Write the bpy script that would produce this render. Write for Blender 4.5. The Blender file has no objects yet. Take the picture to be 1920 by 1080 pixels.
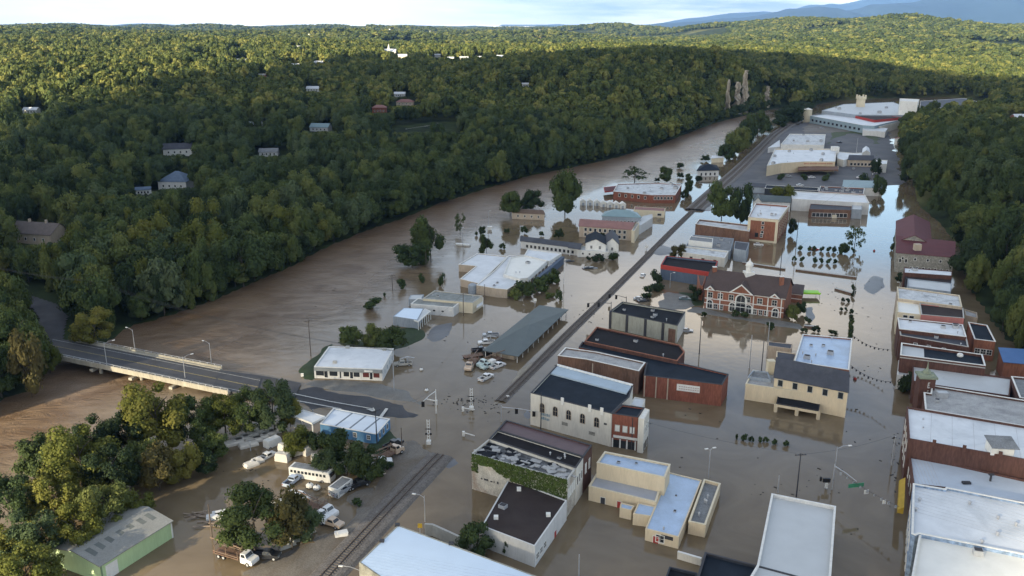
import bpy, math, random
import numpy as np
from mathutils import Vector

# ------------------------------------------------------------------ camera, sky, sun, exposure
CAM_H, FPX, PITCH = 100.0, 1650.0, math.radians(16.9)
SUN_EL, SUN_AZ = math.radians(17.0), math.radians(220.5)      # azimuth measured clockwise from +Y
SUN_TO = Vector((math.sin(SUN_AZ) * math.cos(SUN_EL), math.cos(SUN_AZ) * math.cos(SUN_EL), math.sin(SUN_EL)))
scene = bpy.context.scene
col = scene.collection
cam_data = bpy.data.cameras.new('camera')
cam_data.lens = 36.0 * FPX / 1920.0
cam_data.sensor_width = 36.0
cam_data.clip_start, cam_data.clip_end = 1.0, 80000.0
cam = bpy.data.objects.new('camera', cam_data)
col.objects.link(cam)
cam.location = (0, 0, CAM_H)
cam.rotation_euler = (math.pi / 2 - PITCH, 0, 0)
scene.camera = cam
scene.view_settings.view_transform = 'Standard'
scene.view_settings.look = 'None'
scene.view_settings.gamma = 1.0
scene.view_settings.exposure = 1.52
scene.render.engine = 'CYCLES'
scene.cycles.max_bounces = 5
scene.cycles.diffuse_bounces = 2
scene.cycles.glossy_bounces = 2
scene.cycles.transmission_bounces = 2
scene.cycles.transparent_max_bounces = 6
scene.cycles.volume_bounces = 0
scene.cycles.use_denoising = True

sun_d = bpy.data.lights.new('sun', 'SUN')
sun_d.energy = 5.0
sun_d.angle = math.radians(0.5)
sun_d.color = (1.0, 0.86, 0.62)
sun = bpy.data.objects.new('sun', sun_d)
col.objects.link(sun)
sun.rotation_euler = (-SUN_TO).to_track_quat('-Z', 'Y').to_euler()
sun.location = (-600, -800, 500)

world = bpy.data.worlds.new('World')
scene.world = world
world.use_nodes = True


def build_world():
    nt = world.node_tree
    N, L = nt.nodes, nt.links
    N.clear()
    out = N.new('ShaderNodeOutputWorld')
    sky = N.new('ShaderNodeTexSky')
    sky.sky_type = 'NISHITA'
    sky.sun_disc = False
    sky.sun_elevation = SUN_EL
    sky.sun_rotation = SUN_AZ
    sky.altitude = 400
    sky.air_density = 1.0
    sky.dust_density = 0.6
    b1 = N.new('ShaderNodeBackground')
    b1.inputs['Strength'].default_value = 0.15
    L.new(sky.outputs[0], b1.inputs['Color'])
    tc = N.new('ShaderNodeTexCoord')
    sep = N.new('ShaderNodeSeparateXYZ')
    L.new(tc.outputs['Generated'], sep.inputs[0])

    def m(op, a, b=None, c=None, clamp=False):
        n = N.new('ShaderNodeMath')
        n.operation = op
        n.use_clamp = clamp
        for i, v in enumerate((a, b, c)):
            if v is None:
                continue
            if isinstance(v, (int, float)):
                n.inputs[i].default_value = v
            else:
                L.new(v, n.inputs[i])
        return n.outputs[0]
    # project the direction on a cloud layer overhead
    zz = m('ADD', m('MAXIMUM', sep.outputs[2], 0.0), 0.10)
    comb = N.new('ShaderNodeCombineXYZ')
    L.new(m('DIVIDE', sep.outputs[0], zz), comb.inputs[0])
    L.new(m('DIVIDE', sep.outputs[1], zz), comb.inputs[1])
    comb.inputs[2].default_value = 3.7
    n1 = N.new('ShaderNodeTexNoise')
    n1.inputs['Scale'].default_value = 0.55
    n1.inputs['Detail'].default_value = 6
    n1.inputs['Roughness'].default_value = 0.58
    L.new(comb.outputs[0], n1.inputs['Vector'])
    n2 = N.new('ShaderNodeTexNoise')
    n2.inputs['Scale'].default_value = 1.3
    n2.inputs['Detail'].default_value = 5
    L.new(comb.outputs[0], n2.inputs['Vector'])
    # a blue hole low to the right of the view, a bright cloud bank above it, grey cloud higher up
    az = m('ARCTAN2', sep.outputs[0], sep.outputs[1])
    el = m('ARCSINE', sep.outputs[2])

    def blob(a0, e0, sa, se):
        u = m('DIVIDE', m('SUBTRACT', az, math.radians(a0)), math.radians(sa))
        v = m('DIVIDE', m('SUBTRACT', el, math.radians(e0)), math.radians(se))
        return m('EXPONENT', m('MULTIPLY', m('ADD', m('MULTIPLY', u, u), m('MULTIPLY', v, v)), -1.0))
    hole = m('ADD', blob(21, 11.3, 9, 3.0), m('MULTIPLY', blob(13, 3, 9, 1.3), 0.45))
    hole2 = m('MULTIPLY', blob(12, 24, 14, 3.2), 0.55)
    bank = blob(14, 18.5, 13, 3.4)
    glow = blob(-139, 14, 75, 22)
    bright = m('ADD', bank, blob(-14, 1.5, 22, 3.5))
    grey = m('MULTIPLY', m('DIVIDE', m('SUBTRACT', el, math.radians(15)), math.radians(14), None, True), 1.0)
    cover = m('ADD', m('MULTIPLY', n1.outputs[0], 2.2), -0.42)
    cover = m('ADD', cover, m('MULTIPLY', bright, 0.5))
    cover = m('SUBTRACT', cover, m('MULTIPLY', m('ADD', hole, hole2), 1.15), None, True)
    lum = m('ADD', m('MULTIPLY', n2.outputs[0], 0.42), 0.34)
    lum = m('ADD', lum, m('ADD', m('MULTIPLY', bright, 0.45), m('MULTIPLY', bank, 0.75)))
    lum = m('MULTIPLY', lum, m('SUBTRACT', 1.0, m('MULTIPLY', grey, 0.40)))
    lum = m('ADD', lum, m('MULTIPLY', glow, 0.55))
    low = m('MULTIPLY', blob(8, 1.0, 12, 1.3), m('MULTIPLY_ADD', n2.outputs[0], 2.4, -.55, True))
    lum = m('MULTIPLY', lum, m('SUBTRACT', 1.0, m('MULTIPLY', low, 0.62)))
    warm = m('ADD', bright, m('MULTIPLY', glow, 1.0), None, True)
    mixc = N.new('ShaderNodeMix')
    mixc.data_type = 'RGBA'
    mixc.inputs[6].default_value = (0.90, 0.94, 1.0, 1)
    mixc.inputs[7].default_value = (1.0, 0.90, 0.76, 1)
    L.new(warm, mixc.inputs[0])
    mixd = N.new('ShaderNodeMix')
    mixd.data_type = 'RGBA'
    L.new(mixc.outputs[2], mixd.inputs[6])
    mixd.inputs[7].default_value = (0.66, 0.82, 1.0, 1)
    L.new(low, mixd.inputs[0])
    b2 = N.new('ShaderNodeBackground')
    L.new(mixd.outputs[2], b2.inputs['Color'])
    L.new(m('MULTIPLY', lum, 0.80), b2.inputs['Strength'])
    mx = N.new('ShaderNodeMixShader')
    L.new(cover, mx.inputs[0])
    L.new(b1.outputs[0], mx.inputs[1])
    L.new(b2.outputs[0], mx.inputs[2])
    L.new(mx.outputs[0], out.inputs['Surface'])


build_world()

# ------------------------------------------------------------------ measuring helpers (a photo pixel -> a point in the place)
CP, SP = math.cos(PITCH), math.sin(PITCH)


def ray(px, py):
    u, v = px - 960.0, 540.0 - py
    return Vector((u, FPX * CP + v * SP, v * CP - FPX * SP))


def G(px, py, z=0.0):
    d = ray(px, py)
    t = (z - CAM_H) / d.z
    return Vector((d.x * t, d.y * t, z))


def depth(p):
    return p[1] * CP - (p[2] - CAM_H) * SP


def ppm(p):
    return FPX / depth(p)          # photo pixels per metre at p


def hgt(px, pyt, pyb):
    """height of a vertical edge whose top is at pyt and whose foot (water level) is at pyb"""
    return CAM_H * (1 - G(px, pyb).y / G(px, pyt).y)


# ------------------------------------------------------------------ tags and mesh building
def tag(o, label=None, cat=None, group=None, kind=None):
    if label: o['label'] = label
    if cat: o['category'] = cat
    if group: o['group'] = group
    if kind: o['kind'] = kind
    return o


def empty(name, loc, label=None, cat=None, group=None, rz=0.0):
    o = bpy.data.objects.new(name, None)
    o.empty_display_size = 1.0
    col.objects.link(o)
    o.location = loc
    o.rotation_euler = (0, 0, rz)
    return tag(o, label, cat, group)


class MB:
    def __init__(s):
        s.v, s.f, s.m = [], [], []

    def face(s, pts, mi=0):
        i = len(s.v)
        s.v.extend([tuple(p) for p in pts])
        s.f.append(tuple(range(i, i + len(pts))))
        s.m.append(mi)
        return s

    def prism(s, poly, z0, z1, mi=0, mt=None, bottom=True, sides=True, top=True):
        n = len(poly)
        i = len(s.v)
        z0s = z0 if isinstance(z0, (list, tuple)) else [z0] * n
        z1s = z1 if isinstance(z1, (list, tuple)) else [z1] * n
        s.v.extend([(poly[k][0], poly[k][1], z0s[k]) for k in range(n)])
        s.v.extend([(poly[k][0], poly[k][1], z1s[k]) for k in range(n)])
        if sides:
            for k in range(n):
                j = (k + 1) % n
                s.f.append((i + k, i + j, i + n + j, i + n + k)); s.m.append(mi)
        if top:
            s.f.append(tuple(range(i + n, i + 2 * n))); s.m.append(mi if mt is None else mt)
        if bottom:
            s.f.append(tuple(reversed(range(i, i + n)))); s.m.append(mi)
        return s

    def box(s, c, size, rz=0.0, mi=0, taper=1.0):
        cx, cy, cz = c
        hx, hy, hz = size[0] / 2, size[1] / 2, size[2] / 2
        ca, sa = math.cos(rz), math.sin(rz)
        i = len(s.v)
        for zz, k in ((-hz, 1.0), (hz, taper)):
            for x, y in ((-hx, -hy), (hx, -hy), (hx, hy), (-hx, hy)):
                x *= k; y *= k
                s.v.append((cx + x * ca - y * sa, cy + x * sa + y * ca, cz + zz))
        for q in ((0, 3, 2, 1), (4, 5, 6, 7), (0, 1, 5, 4), (1, 2, 6, 5), (2, 3, 7, 6), (3, 0, 4, 7)):
            s.f.append(tuple(i + a for a in q)); s.m.append(mi)
        return s

    def tube(s, pts, r, n=6, mi=0, caps=True):
        pts = [Vector(p) for p in pts]
        rs = r if isinstance(r, (list, tuple)) else [r] * len(pts)
        base = len(s.v)
        for k, p in enumerate(pts):
            d = (pts[min(k + 1, len(pts) - 1)] - pts[max(k - 1, 0)])
            if d.length < 1e-6: d = Vector((0, 0, 1))
            d.normalize()
            a = d.cross(Vector((0, 0, 1)))
            if a.length < 1e-3: a = Vector((1, 0, 0))
            a.normalize(); b = d.cross(a)
            for j in range(n):
                t = 2 * math.pi * j / n
                s.v.append(tuple(p + (a * math.cos(t) + b * math.sin(t)) * rs[k]))
        for k in range(len(pts) - 1):
            for j in range(n):
                j2 = (j + 1) % n
                s.f.append((base + k * n + j, base + k * n + j2, base + (k + 1) * n + j2, base + (k + 1) * n + j)); s.m.append(mi)
        if caps:
            s.f.append(tuple(base + j for j in range(n))); s.m.append(mi)
            e = base + (len(pts) - 1) * n
            s.f.append(tuple(e + j for j in reversed(range(n)))); s.m.append(mi)
        return s

    def ball(s, c, r, mi=0, nu=8, nv=5, sz=1.0):
        i = len(s.v)
        for a in range(nv + 1):
            ph = math.pi * a / nv
            for b in range(nu):
                th = 2 * math.pi * b / nu
                s.v.append((c[0] + r * math.sin(ph) * math.cos(th), c[1] + r * math.sin(ph) * math.sin(th), c[2] + r * sz * math.cos(ph)))
        for a in range(nv):
            for b in range(nu):
                b2 = (b + 1) % nu
                s.f.append((i + a * nu + b, i + (a + 1) * nu + b, i + (a + 1) * nu + b2, i + a * nu + b2)); s.m.append(mi)
        return s

    def build(s, name, mats, parent=None, smooth=False, off=True):
        me = bpy.data.meshes.new(name)
        v = s.v
        if parent is not None and off:
            lx, ly, lz = parent.location if parent.parent is None else parent.matrix_basis.translation
            p = parent
            lx = ly = lz = 0.0
            while p is not None:
                lx += p.location.x; ly += p.location.y; lz += p.location.z
                p = p.parent
            v = [(a - lx, b - ly, c - lz) for a, b, c in v]
        me.from_pydata(v, [], s.f)
        if not isinstance(mats, (list, tuple)): mats = [mats]
        for mt in mats: me.materials.append(mt)
        me.polygons.foreach_set('material_index', s.m)
        if smooth: me.polygons.foreach_set('use_smooth', [True] * len(s.f))
        me.update()
        o = bpy.data.objects.new(name, me)
        col.objects.link(o)
        if parent is not None: o.parent = parent
        return o


def copy_tree(o, parent=None):
    c = o.copy()
    col.objects.link(c)
    if parent is not None: c.parent = parent
    for ch in list(o.children):
        copy_tree(ch, c)
    return c


def ccw(poly):
    a = sum(poly[i][0] * poly[(i + 1) % len(poly)][1] - poly[(i + 1) % len(poly)][0] * poly[i][1] for i in range(len(poly)))
    return list(poly) if a > 0 else list(reversed(poly))


def inset(poly, d):
    """offset a CCW polygon inwards by d"""
    n = len(poly)
    out = []
    for i in range(n):
        p0, p1, p2 = Vector(poly[i - 1][:2]), Vector(poly[i][:2]), Vector(poly[(i + 1) % n][:2])
        a, b = (p1 - p0).normalized(), (p2 - p1).normalized()
        na, nb = Vector((-a.y, a.x)), Vector((-b.y, b.x))
        m = na + nb
        k = m.dot(na)
        if abs(k) < 0.2: k = 0.2
        out.append(tuple(p1 + m * (d / k)))
    return out


# ------------------------------------------------------------------ materials
MATS = {}


def nodes(name):
    m = bpy.data.materials.new(name)
    m.use_nodes = True
    nt = m.node_tree
    return m, nt, nt.nodes['Principled BSDF']


def mat(name, c, rough=0.8, var=0.18, scale=0.6, spec=0.3, metal=0.0, stain=0.0, stain_c=(0.05, 0.05, 0.05), streak=False, bump=0.0, coat=0.0, fine=0.0):
    """painted / weathered surface: base colour broken by two noises and optional stains"""
    if name in MATS: return MATS[name]
    m, nt, p = nodes(name)
    N, L = nt.nodes, nt.links
    tc = N.new('ShaderNodeTexCoord')
    mp = N.new('ShaderNodeMapping')
    L.new(tc.outputs['Object'], mp.inputs[0])
    if streak: mp.inputs['Scale'].default_value = (1, 1, 0.18)
    n1 = N.new('ShaderNodeTexNoise')
    n1.inputs['Scale'].default_value = scale
    n1.inputs['Detail'].default_value = 8
    n1.inputs['Roughness'].default_value = 0.65
    L.new(mp.outputs[0], n1.inputs['Vector'])
    r = N.new('ShaderNodeValToRGB')
    r.color_ramp.elements[0].position, r.color_ramp.elements[1].position = 0.3, 0.7
    r.color_ramp.elements[0].color = tuple(x * (1 - var) for x in c) + (1,)
    r.color_ramp.elements[1].color = tuple(min(1, x * (1 + var)) for x in c) + (1,)
    L.new(n1.outputs[0], r.inputs[0])
    last = r.outputs[0]
    if fine > 0:
        n3 = N.new('ShaderNodeTexNoise')
        n3.inputs['Scale'].default_value = 3.5
        n3.inputs['Detail'].default_value = 4
        L.new(mp.outputs[0], n3.inputs['Vector'])
        r3 = N.new('ShaderNodeValToRGB')
        r3.color_ramp.elements[0].position, r3.color_ramp.elements[1].position = 0.38, 0.62
        r3.color_ramp.elements[0].color = (1 - fine,) * 3 + (1,)
        r3.color_ramp.elements[1].color = (1 + fine * .4,) * 3 + (1,)
        L.new(n3.outputs[0], r3.inputs[0])
        mm = N.new('ShaderNodeMix'); mm.data_type = 'RGBA'; mm.blend_type = 'MULTIPLY'
        mm.inputs[0].default_value = 1.0
        L.new(last, mm.inputs[6]); L.new(r3.outputs[0], mm.inputs[7])
        last = mm.outputs[2]
    if stain > 0:
        n2 = N.new('ShaderNodeTexNoise')
        n2.inputs['Scale'].default_value = scale * 0.45
        n2.inputs['Detail'].default_value = 9
        n2.inputs['Roughness'].default_value = 0.7
        n2.inputs['Distortion'].default_value = 0.6
        L.new(mp.outputs[0], n2.inputs['Vector'])
        r2 = N.new('ShaderNodeValToRGB')
        r2.color_ramp.elements[0].position, r2.color_ramp.elements[1].position = 0.50, 0.66
        r2.color_ramp.elements[0].color = (0, 0, 0, 1)
        r2.color_ramp.elements[1].color = (stain,) * 3 + (1,)
        L.new(n2.outputs[0], r2.inputs[0])
        mx = N.new('ShaderNodeMix'); mx.data_type = 'RGBA'
        L.new(r2.outputs[0], mx.inputs[0])
        L.new(last, mx.inputs[6])
        mx.inputs[7].default_value = tuple(stain_c) + (1,)
        last = mx.outputs[2]
    L.new(last, p.inputs['Base Color'])
    p.inputs['Roughness'].default_value = rough
    p.inputs['Specular IOR Level'].default_value = spec
    p.inputs['Metallic'].default_value = metal
    p.inputs['Coat Weight'].default_value = coat
    if bump > 0:
        b = N.new('ShaderNodeBump')
        b.inputs['Strength'].default_value = bump
        b.inputs['Distance'].default_value = 0.1
        L.new(n1.outputs[0], b.inputs['Height'])
        L.new(b.outputs[0], p.inputs['Normal'])
    MATS[name] = m
    return m


def brick(name, c1, c2, var=0.2):
    m = mat(name, c1, rough=0.9, var=var, scale=0.35, stain=0.35, stain_c=c2, streak=True, fine=0.22)
    return m


W_WHITE = mat('white_stucco', (0.66, 0.63, 0.55), var=0.10, stain=0.25, stain_c=(0.34, 0.31, 0.25), streak=True, fine=.06)
W_CREAM = mat('cream_stucco', (0.66, 0.55, 0.38), var=0.07, stain=0.15, stain_c=(0.38, 0.30, 0.20), streak=True, fine=.05)
W_CREAM2 = mat('pale_yellow_stucco', (0.66, 0.58, 0.42), var=0.07, stain=0.2, stain_c=(0.35, 0.30, 0.22), streak=True, fine=.05)
W_PALE = mat('pale_siding', (0.62, 0.62, 0.60), var=0.08, stain=0.2, stain_c=(0.3, 0.3, 0.28), streak=True, fine=.06)
W_BRICK = brick('red_brick', (0.235, 0.085, 0.055), (0.13, 0.05, 0.035))
W_BRICK2 = brick('dark_brick', (0.105, 0.052, 0.040), (0.09, 0.045, 0.035))
W_BRICK3 = brick('orange_brick', (0.275, 0.115, 0.070), (0.2, 0.08, 0.045))
W_BROWN = brick('brown_brick', (0.17, 0.10, 0.07), (0.22, 0.10, 0.05), var=.35)
W_STONE = mat('grey_stone', (0.30, 0.29, 0.25), var=0.3, scale=1.4, fine=.3)
W_GREY = mat('grey_siding', (0.30, 0.34, 0.38), var=0.12, streak=True, fine=.1)
W_BLUEG = mat('blue_grey_cladding', (0.09, 0.12, 0.17), var=0.12, streak=True, fine=.1)
W_BLUE = mat('blue_metal_siding', (0.10, 0.24, 0.42), var=0.12, streak=True, rough=.5, fine=.1, stain=.2, stain_c=(.12, .14, .16))
W_DARK = mat('dark_cladding', (0.03, 0.035, 0.045), var=0.3)
W_BEIGE = mat('beige_stucco', (0.46, 0.38, 0.29), var=0.12, stain=0.3, stain_c=(0.25, 0.2, 0.15), streak=True, fine=.1)
W_PINK = mat('pink_stucco', (0.50, 0.20, 0.17), var=0.1, stain=.2, stain_c=(.3, .15, .12), streak=True)
W_TAN = mat('tan_concrete', (0.36, 0.36, 0.30), var=0.15, stain=.3, stain_c=(.2, .2, .16), streak=True, fine=.1)
R_WHITE = mat('white_membrane_roof', (0.64, 0.665, 0.68), var=0.09, scale=0.25, stain=0.55, stain_c=(0.42, 0.45, 0.47), rough=.6)
R_CREAM = mat('cream_membrane_roof', (0.75, 0.74, 0.68), var=0.06, scale=0.25, stain=0.2, stain_c=(0.5, 0.48, 0.42), rough=.6)
R_LGREY = mat('light_grey_roof', (0.50, 0.52, 0.52), var=0.05, scale=0.2, stain=0.15, stain_c=(0.35, 0.36, 0.37), rough=.6)
R_DIRTY = mat('dirty_white_roof', (0.58, 0.60, 0.60), var=0.18, scale=0.5, stain=0.7, stain_c=(0.18, 0.19, 0.20), fine=.15)
R_BLUE = mat('sky_tinted_wet_silver_roof', (0.36, 0.47, 0.62), var=0.14, scale=0.25, stain=0.45, stain_c=(0.24, 0.30, 0.38), rough=.42, spec=.5, fine=.05)  # silver roof with the sky's reflection put into its blue colour
R_PBLUE = mat('pale_blue_metal_roof', (0.58, 0.69, 0.80), var=0.04, scale=0.2, rough=.4, spec=.5)
R_BLACK = mat('black_tar_roof', (0.012, 0.014, 0.018), var=0.3, scale=0.3, stain=0.35, stain_c=(0.022, 0.026, 0.034), rough=.85, spec=.12)
R_NAVY = mat('blue_black_roof', (0.014, 0.021, 0.031), var=0.3, scale=0.25, stain=0.35, stain_c=(0.026, 0.034, 0.046), rough=.8, spec=.12)
R_DGREY = mat('dark_grey_roof', (0.058, 0.062, 0.075), var=0.2, scale=0.4, stain=0.4, stain_c=(0.11, 0.115, 0.12), rough=.75)
R_GREY = mat('grey_gravel_roof', (0.22, 0.23, 0.235), var=0.2, scale=0.5, stain=0.6, stain_c=(0.10, 0.105, 0.11), fine=.2)
R_WEATH = mat('weathered_grey_roof', (0.38, 0.38, 0.37), var=0.2, scale=0.5, stain=0.55, stain_c=(0.18, 0.18, 0.185), fine=.15)
R_BROWN = mat('brown_tar_roof', (0.044, 0.034, 0.032), var=0.15, scale=0.2, stain=0.5, stain_c=(0.062, 0.052, 0.047), rough=.85, spec=.12)
R_CHAR = mat('charcoal_roof', (0.015, 0.0135, 0.015), var=0.25, scale=0.4, rough=.85, spec=.12, stain=.4, stain_c=(.026, .024, .026))
R_MAROON = mat('maroon_metal_roof', (0.115, 0.075, 0.078), var=0.14, scale=0.3, rough=.6, stain=.3, stain_c=(.09, .07, .07))
R_RED = mat('red_metal_roof', (0.105, 0.028, 0.031), var=0.14, scale=0.3, rough=.75, stain=.3, stain_c=(.12, .03, .035))
R_PINK = mat('faded_red_roof', (0.26, 0.135, 0.115), var=0.14, scale=0.3, stain=.4, stain_c=(.19, .11, .1))
R_BSHING = mat('brown_shingle_roof', (0.085, 0.062, 0.056), var=0.10, scale=0.5, rough=.85, fine=.1)
R_TEAL = mat('grey_green_metal_roof', (0.078, 0.098, 0.096), var=0.12, scale=0.3, rough=.55, stain=.2, stain_c=(.09, .11, .12))
R_TEAL2 = mat('teal_metal_roof', (0.20, 0.29, 0.31), var=0.08, scale=0.3, rough=.5)
R_BLUEM = mat('blue_metal_roof', (0.05, 0.13, 0.30), var=0.12, scale=0.3, rough=.5)
T_WHITE = mat('white_trim', (0.72, 0.71, 0.66), var=0.08, scale=1, stain=.3, stain_c=(.4, .38, .34))
T_STONE = mat('concrete_trim', (0.42, 0.41, 0.37), var=0.15, scale=1)
T_DARK = mat('dark_trim', (0.05, 0.05, 0.055), var=0.2, scale=1)
T_RED = mat('red_trim', (0.36, 0.05, 0.04), var=0.15, scale=1)
T_GREENC = mat('verdigris_cap', (0.22, 0.25, 0.18), var=0.2, scale=1)
GLASS = mat('window_glass', (0.025, 0.03, 0.035), rough=0.12, var=0.3, spec=.6)
METAL = mat('galvanised_metal', (0.42, 0.43, 0.44), rough=0.5, var=0.15, metal=0.3)
WOODP = mat('pole_timber', (0.12, 0.095, 0.075), var=0.25, scale=1)
CONC = mat('bridge_concrete', (0.37, 0.345, 0.28), var=0.15, scale=0.5, stain=.45, stain_c=(.22, .2, .16), streak=True, fine=.12)
ASPH = mat('asphalt', (0.060, 0.061, 0.066), var=0.25, scale=0.15, stain=0.5, stain_c=(0.085, 0.080, 0.072), rough=.75, spec=.25, fine=.1)
WETASPH = mat('wet_asphalt', (0.085, 0.088, 0.095), var=0.2, scale=0.2, stain=0.6, stain_c=(0.13, 0.125, 0.115), rough=.45, spec=.5, fine=.1)
GRAVEL = mat('muddy_gravel', (0.165, 0.148, 0.125), var=0.25, scale=0.12, stain=0.7, stain_c=(0.115, 0.085, 0.055), rough=.75, fine=.25)
BALLAST = mat('track_ballast', (0.165, 0.150, 0.135), var=0.25, scale=1.2, stain=.4, stain_c=(.07, .055, .045), fine=.35)
LAWN = mat('lawn_grass', (0.030, 0.050, 0.018), var=0.3, scale=0.5, fine=.25)
PAINT_W = mat('road_paint_white', (0.50, 0.50, 0.47), var=0.3, scale=2)
PAINT_Y = mat('road_paint_yellow', (0.36, 0.30, 0.13), var=0.3, scale=2)
BLACKM = mat('black_plastic', (0.015, 0.015, 0.016), rough=.5, var=.2)
# ------------------------------------------------------------------ terrain
def vnoise(x, y, sc, seed=0):
    x = np.asarray(x, float) / sc; y = np.asarray(y, float) / sc
    xi, yi = np.floor(x).astype(np.int64), np.floor(y).astype(np.int64)
    fx, fy = x - xi, y - yi
    fx = fx * fx * (3 - 2 * fx); fy = fy * fy * (3 - 2 * fy)

    def h(a, b):
        n = (a * 374761393 + b * 668265263 + seed * 974634777) & 0xffffffff
        n = ((n ^ (n >> 13)) * 1274126177) & 0xffffffff
        return ((n ^ (n >> 16)) & 0xffff) / 65535.0
    return (h(xi, yi) * (1 - fx) + h(xi + 1, yi) * fx) * (1 - fy) + (h(xi, yi + 1) * (1 - fx) + h(xi + 1, yi + 1) * fx) * fy


SHORE_PX = [(1468, 200), (1440, 206), (1395, 217), (1340, 231), (1300, 246), (1240, 270), (1180, 289), (1130, 302), (1060, 317),
            (1000, 328), (930, 348), (880, 364), (820, 383), (760, 408), (700, 428), (640, 452), (600, 470), (540, 503), (470, 533),
            (400, 563), (350, 582), (290, 600), (230, 618), (205, 640), (150, 655), (95, 672), (82, 700), (60, 730), (0, 752), (-120, 800), (-400, 900), (-900, 1000)]
RIGHT_PX = [(2600, 900), (2150, 760), (1960, 690), (1890, 640), (1850, 590), (1812, 530), (1800, 470), (1765, 420), (1722, 385), (1712, 345), (1700, 300), (1688, 262),
            (1700, 235), (1760, 214), (1850, 205), (1860, 190), (1780, 181), (1650, 184), (1560, 190), (1500, 203)]
WATER_POLY = [tuple(G(*p)[:2]) for p in SHORE_PX] + [(-900, -600), (1300, -600)] + [tuple(G(*p)[:2]) for p in RIGHT_PX]


def in_poly(x, y, poly):
    x = np.asarray(x, float); y = np.asarray(y, float)
    ins = np.zeros(x.shape, bool)
    n = len(poly)
    for i in range(n):
        x0, y0 = poly[i]; x1, y1 = poly[(i + 1) % n]
        c = ((y0 > y) != (y1 > y))
        with np.errstate(divide='ignore', invalid='ignore'):
            xx = (x1 - x0) * (y - y0) / (y1 - y0 if y1 != y0 else 1e-9) + x0
        ins ^= c & (x < xx)
    return ins


def dist_poly(x, y, poly, closed=True):
    x = np.asarray(x, float); y = np.asarray(y, float)
    d = np.full(x.shape, 1e18)
    n = len(poly)
    for i in range(n if closed else n - 1):
        x0, y0 = poly[i]; x1, y1 = poly[(i + 1) % n]
        dx, dy = x1 - x0, y1 - y0
        t = np.clip(((x - x0) * dx + (y - y0) * dy) / (dx * dx + dy * dy + 1e-9), 0, 1)
        d = np.minimum(d, (x - x0 - t * dx) ** 2 + (y - y0 - t * dy) ** 2)
    return np.sqrt(d)


# canopy heights read off the photo's hill lines: column -> (row, distance)
COLS = {-700: [(640, 240), (430, 330), (200, 620), (120, 900), (60, 1900), (42, 6000)],
        0: [(620, 262), (540, 290), (430, 345), (330, 440), (200, 640), (120, 900), (60, 1900), (42, 6000)],
        300: [(500, 322), (420, 370), (340, 440), (285, 540), (200, 720), (110, 1000), (75, 1500), (60, 2300), (45, 7000)],
        600: [(400, 415), (330, 470), (240, 620), (170, 850), (130, 1050), (100, 1350), (75, 1900), (60, 2800), (48, 7000)],
        900: [(290, 570), (220, 680), (160, 900), (110, 1300), (80, 1900), (60, 3000), (50, 7000)],
        1200: [(240, 745), (180, 830), (130, 930), (98, 1030), (85, 1700), (70, 2400), (55, 3600), (55, 8000)],
        1350: [(180, 965), (130, 1040), (94, 1120), (80, 2000), (64, 2800), (57, 3500), (58, 8000)],
        1500: [(160, 1180), (130, 1300), (105, 1400), (80, 2100), (58, 2800), (36, 3300), (54, 8000)],
        1700: [(172, 1095), (140, 1300), (120, 1500), (90, 1900), (60, 2500), (16, 3100), (24, 3700), (54, 8000)],
        1850: [(640, 246), (500, 300), (400, 360), (300, 460), (240, 600), (215, 780), (170, 1100), (120, 1500), (80, 2200), (56, 2700), (47, 3200), (54, 8000)],
        2600: [(640, 230), (400, 340), (240, 560), (170, 1100), (80, 2200), (40, 3300), (50, 8000)]}
CTRL = []
for cx, rows in COLS.items():
    for py, D in rows:
        d = ray(cx, py)
        k = D / d.y
        p = Vector((d.x * k, D, CAM_H + d.z * k))
        CTRL.append((p.x, p.y, max(p.z - 15.0, 1.5)))
for (px, py, z) in [(100, 600, 4.2), (60, 575, 4.4), (20, 560, 5), (90, 640, 3.6), (-60, 700, 3), (-200, 640, 5), (160, 600, 3.0), (190, 590, 2.5)]:
    g = G(px, py, z)
    CTRL.append((g.x, g.y, z))
CTRL = np.array(CTRL)


def _solve():
    P = CTRL[:, :2] / 1000.0
    D = np.sqrt(((P[:, None] - P[None]) ** 2).sum(-1))
    A = np.zeros((len(P) + 3, len(P) + 3))
    A[:len(P), :len(P)] = -D + np.eye(len(P)) * -0.002
    A[:len(P), len(P)] = 1; A[:len(P), len(P) + 1:] = P
    A[len(P), :len(P)] = 1; A[len(P) + 1:, :len(P)] = P.T
    b = np.zeros(len(P) + 3); b[:len(P)] = CTRL[:, 2]
    return P, np.linalg.solve(A, b)


_P, _W = _solve()


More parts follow.
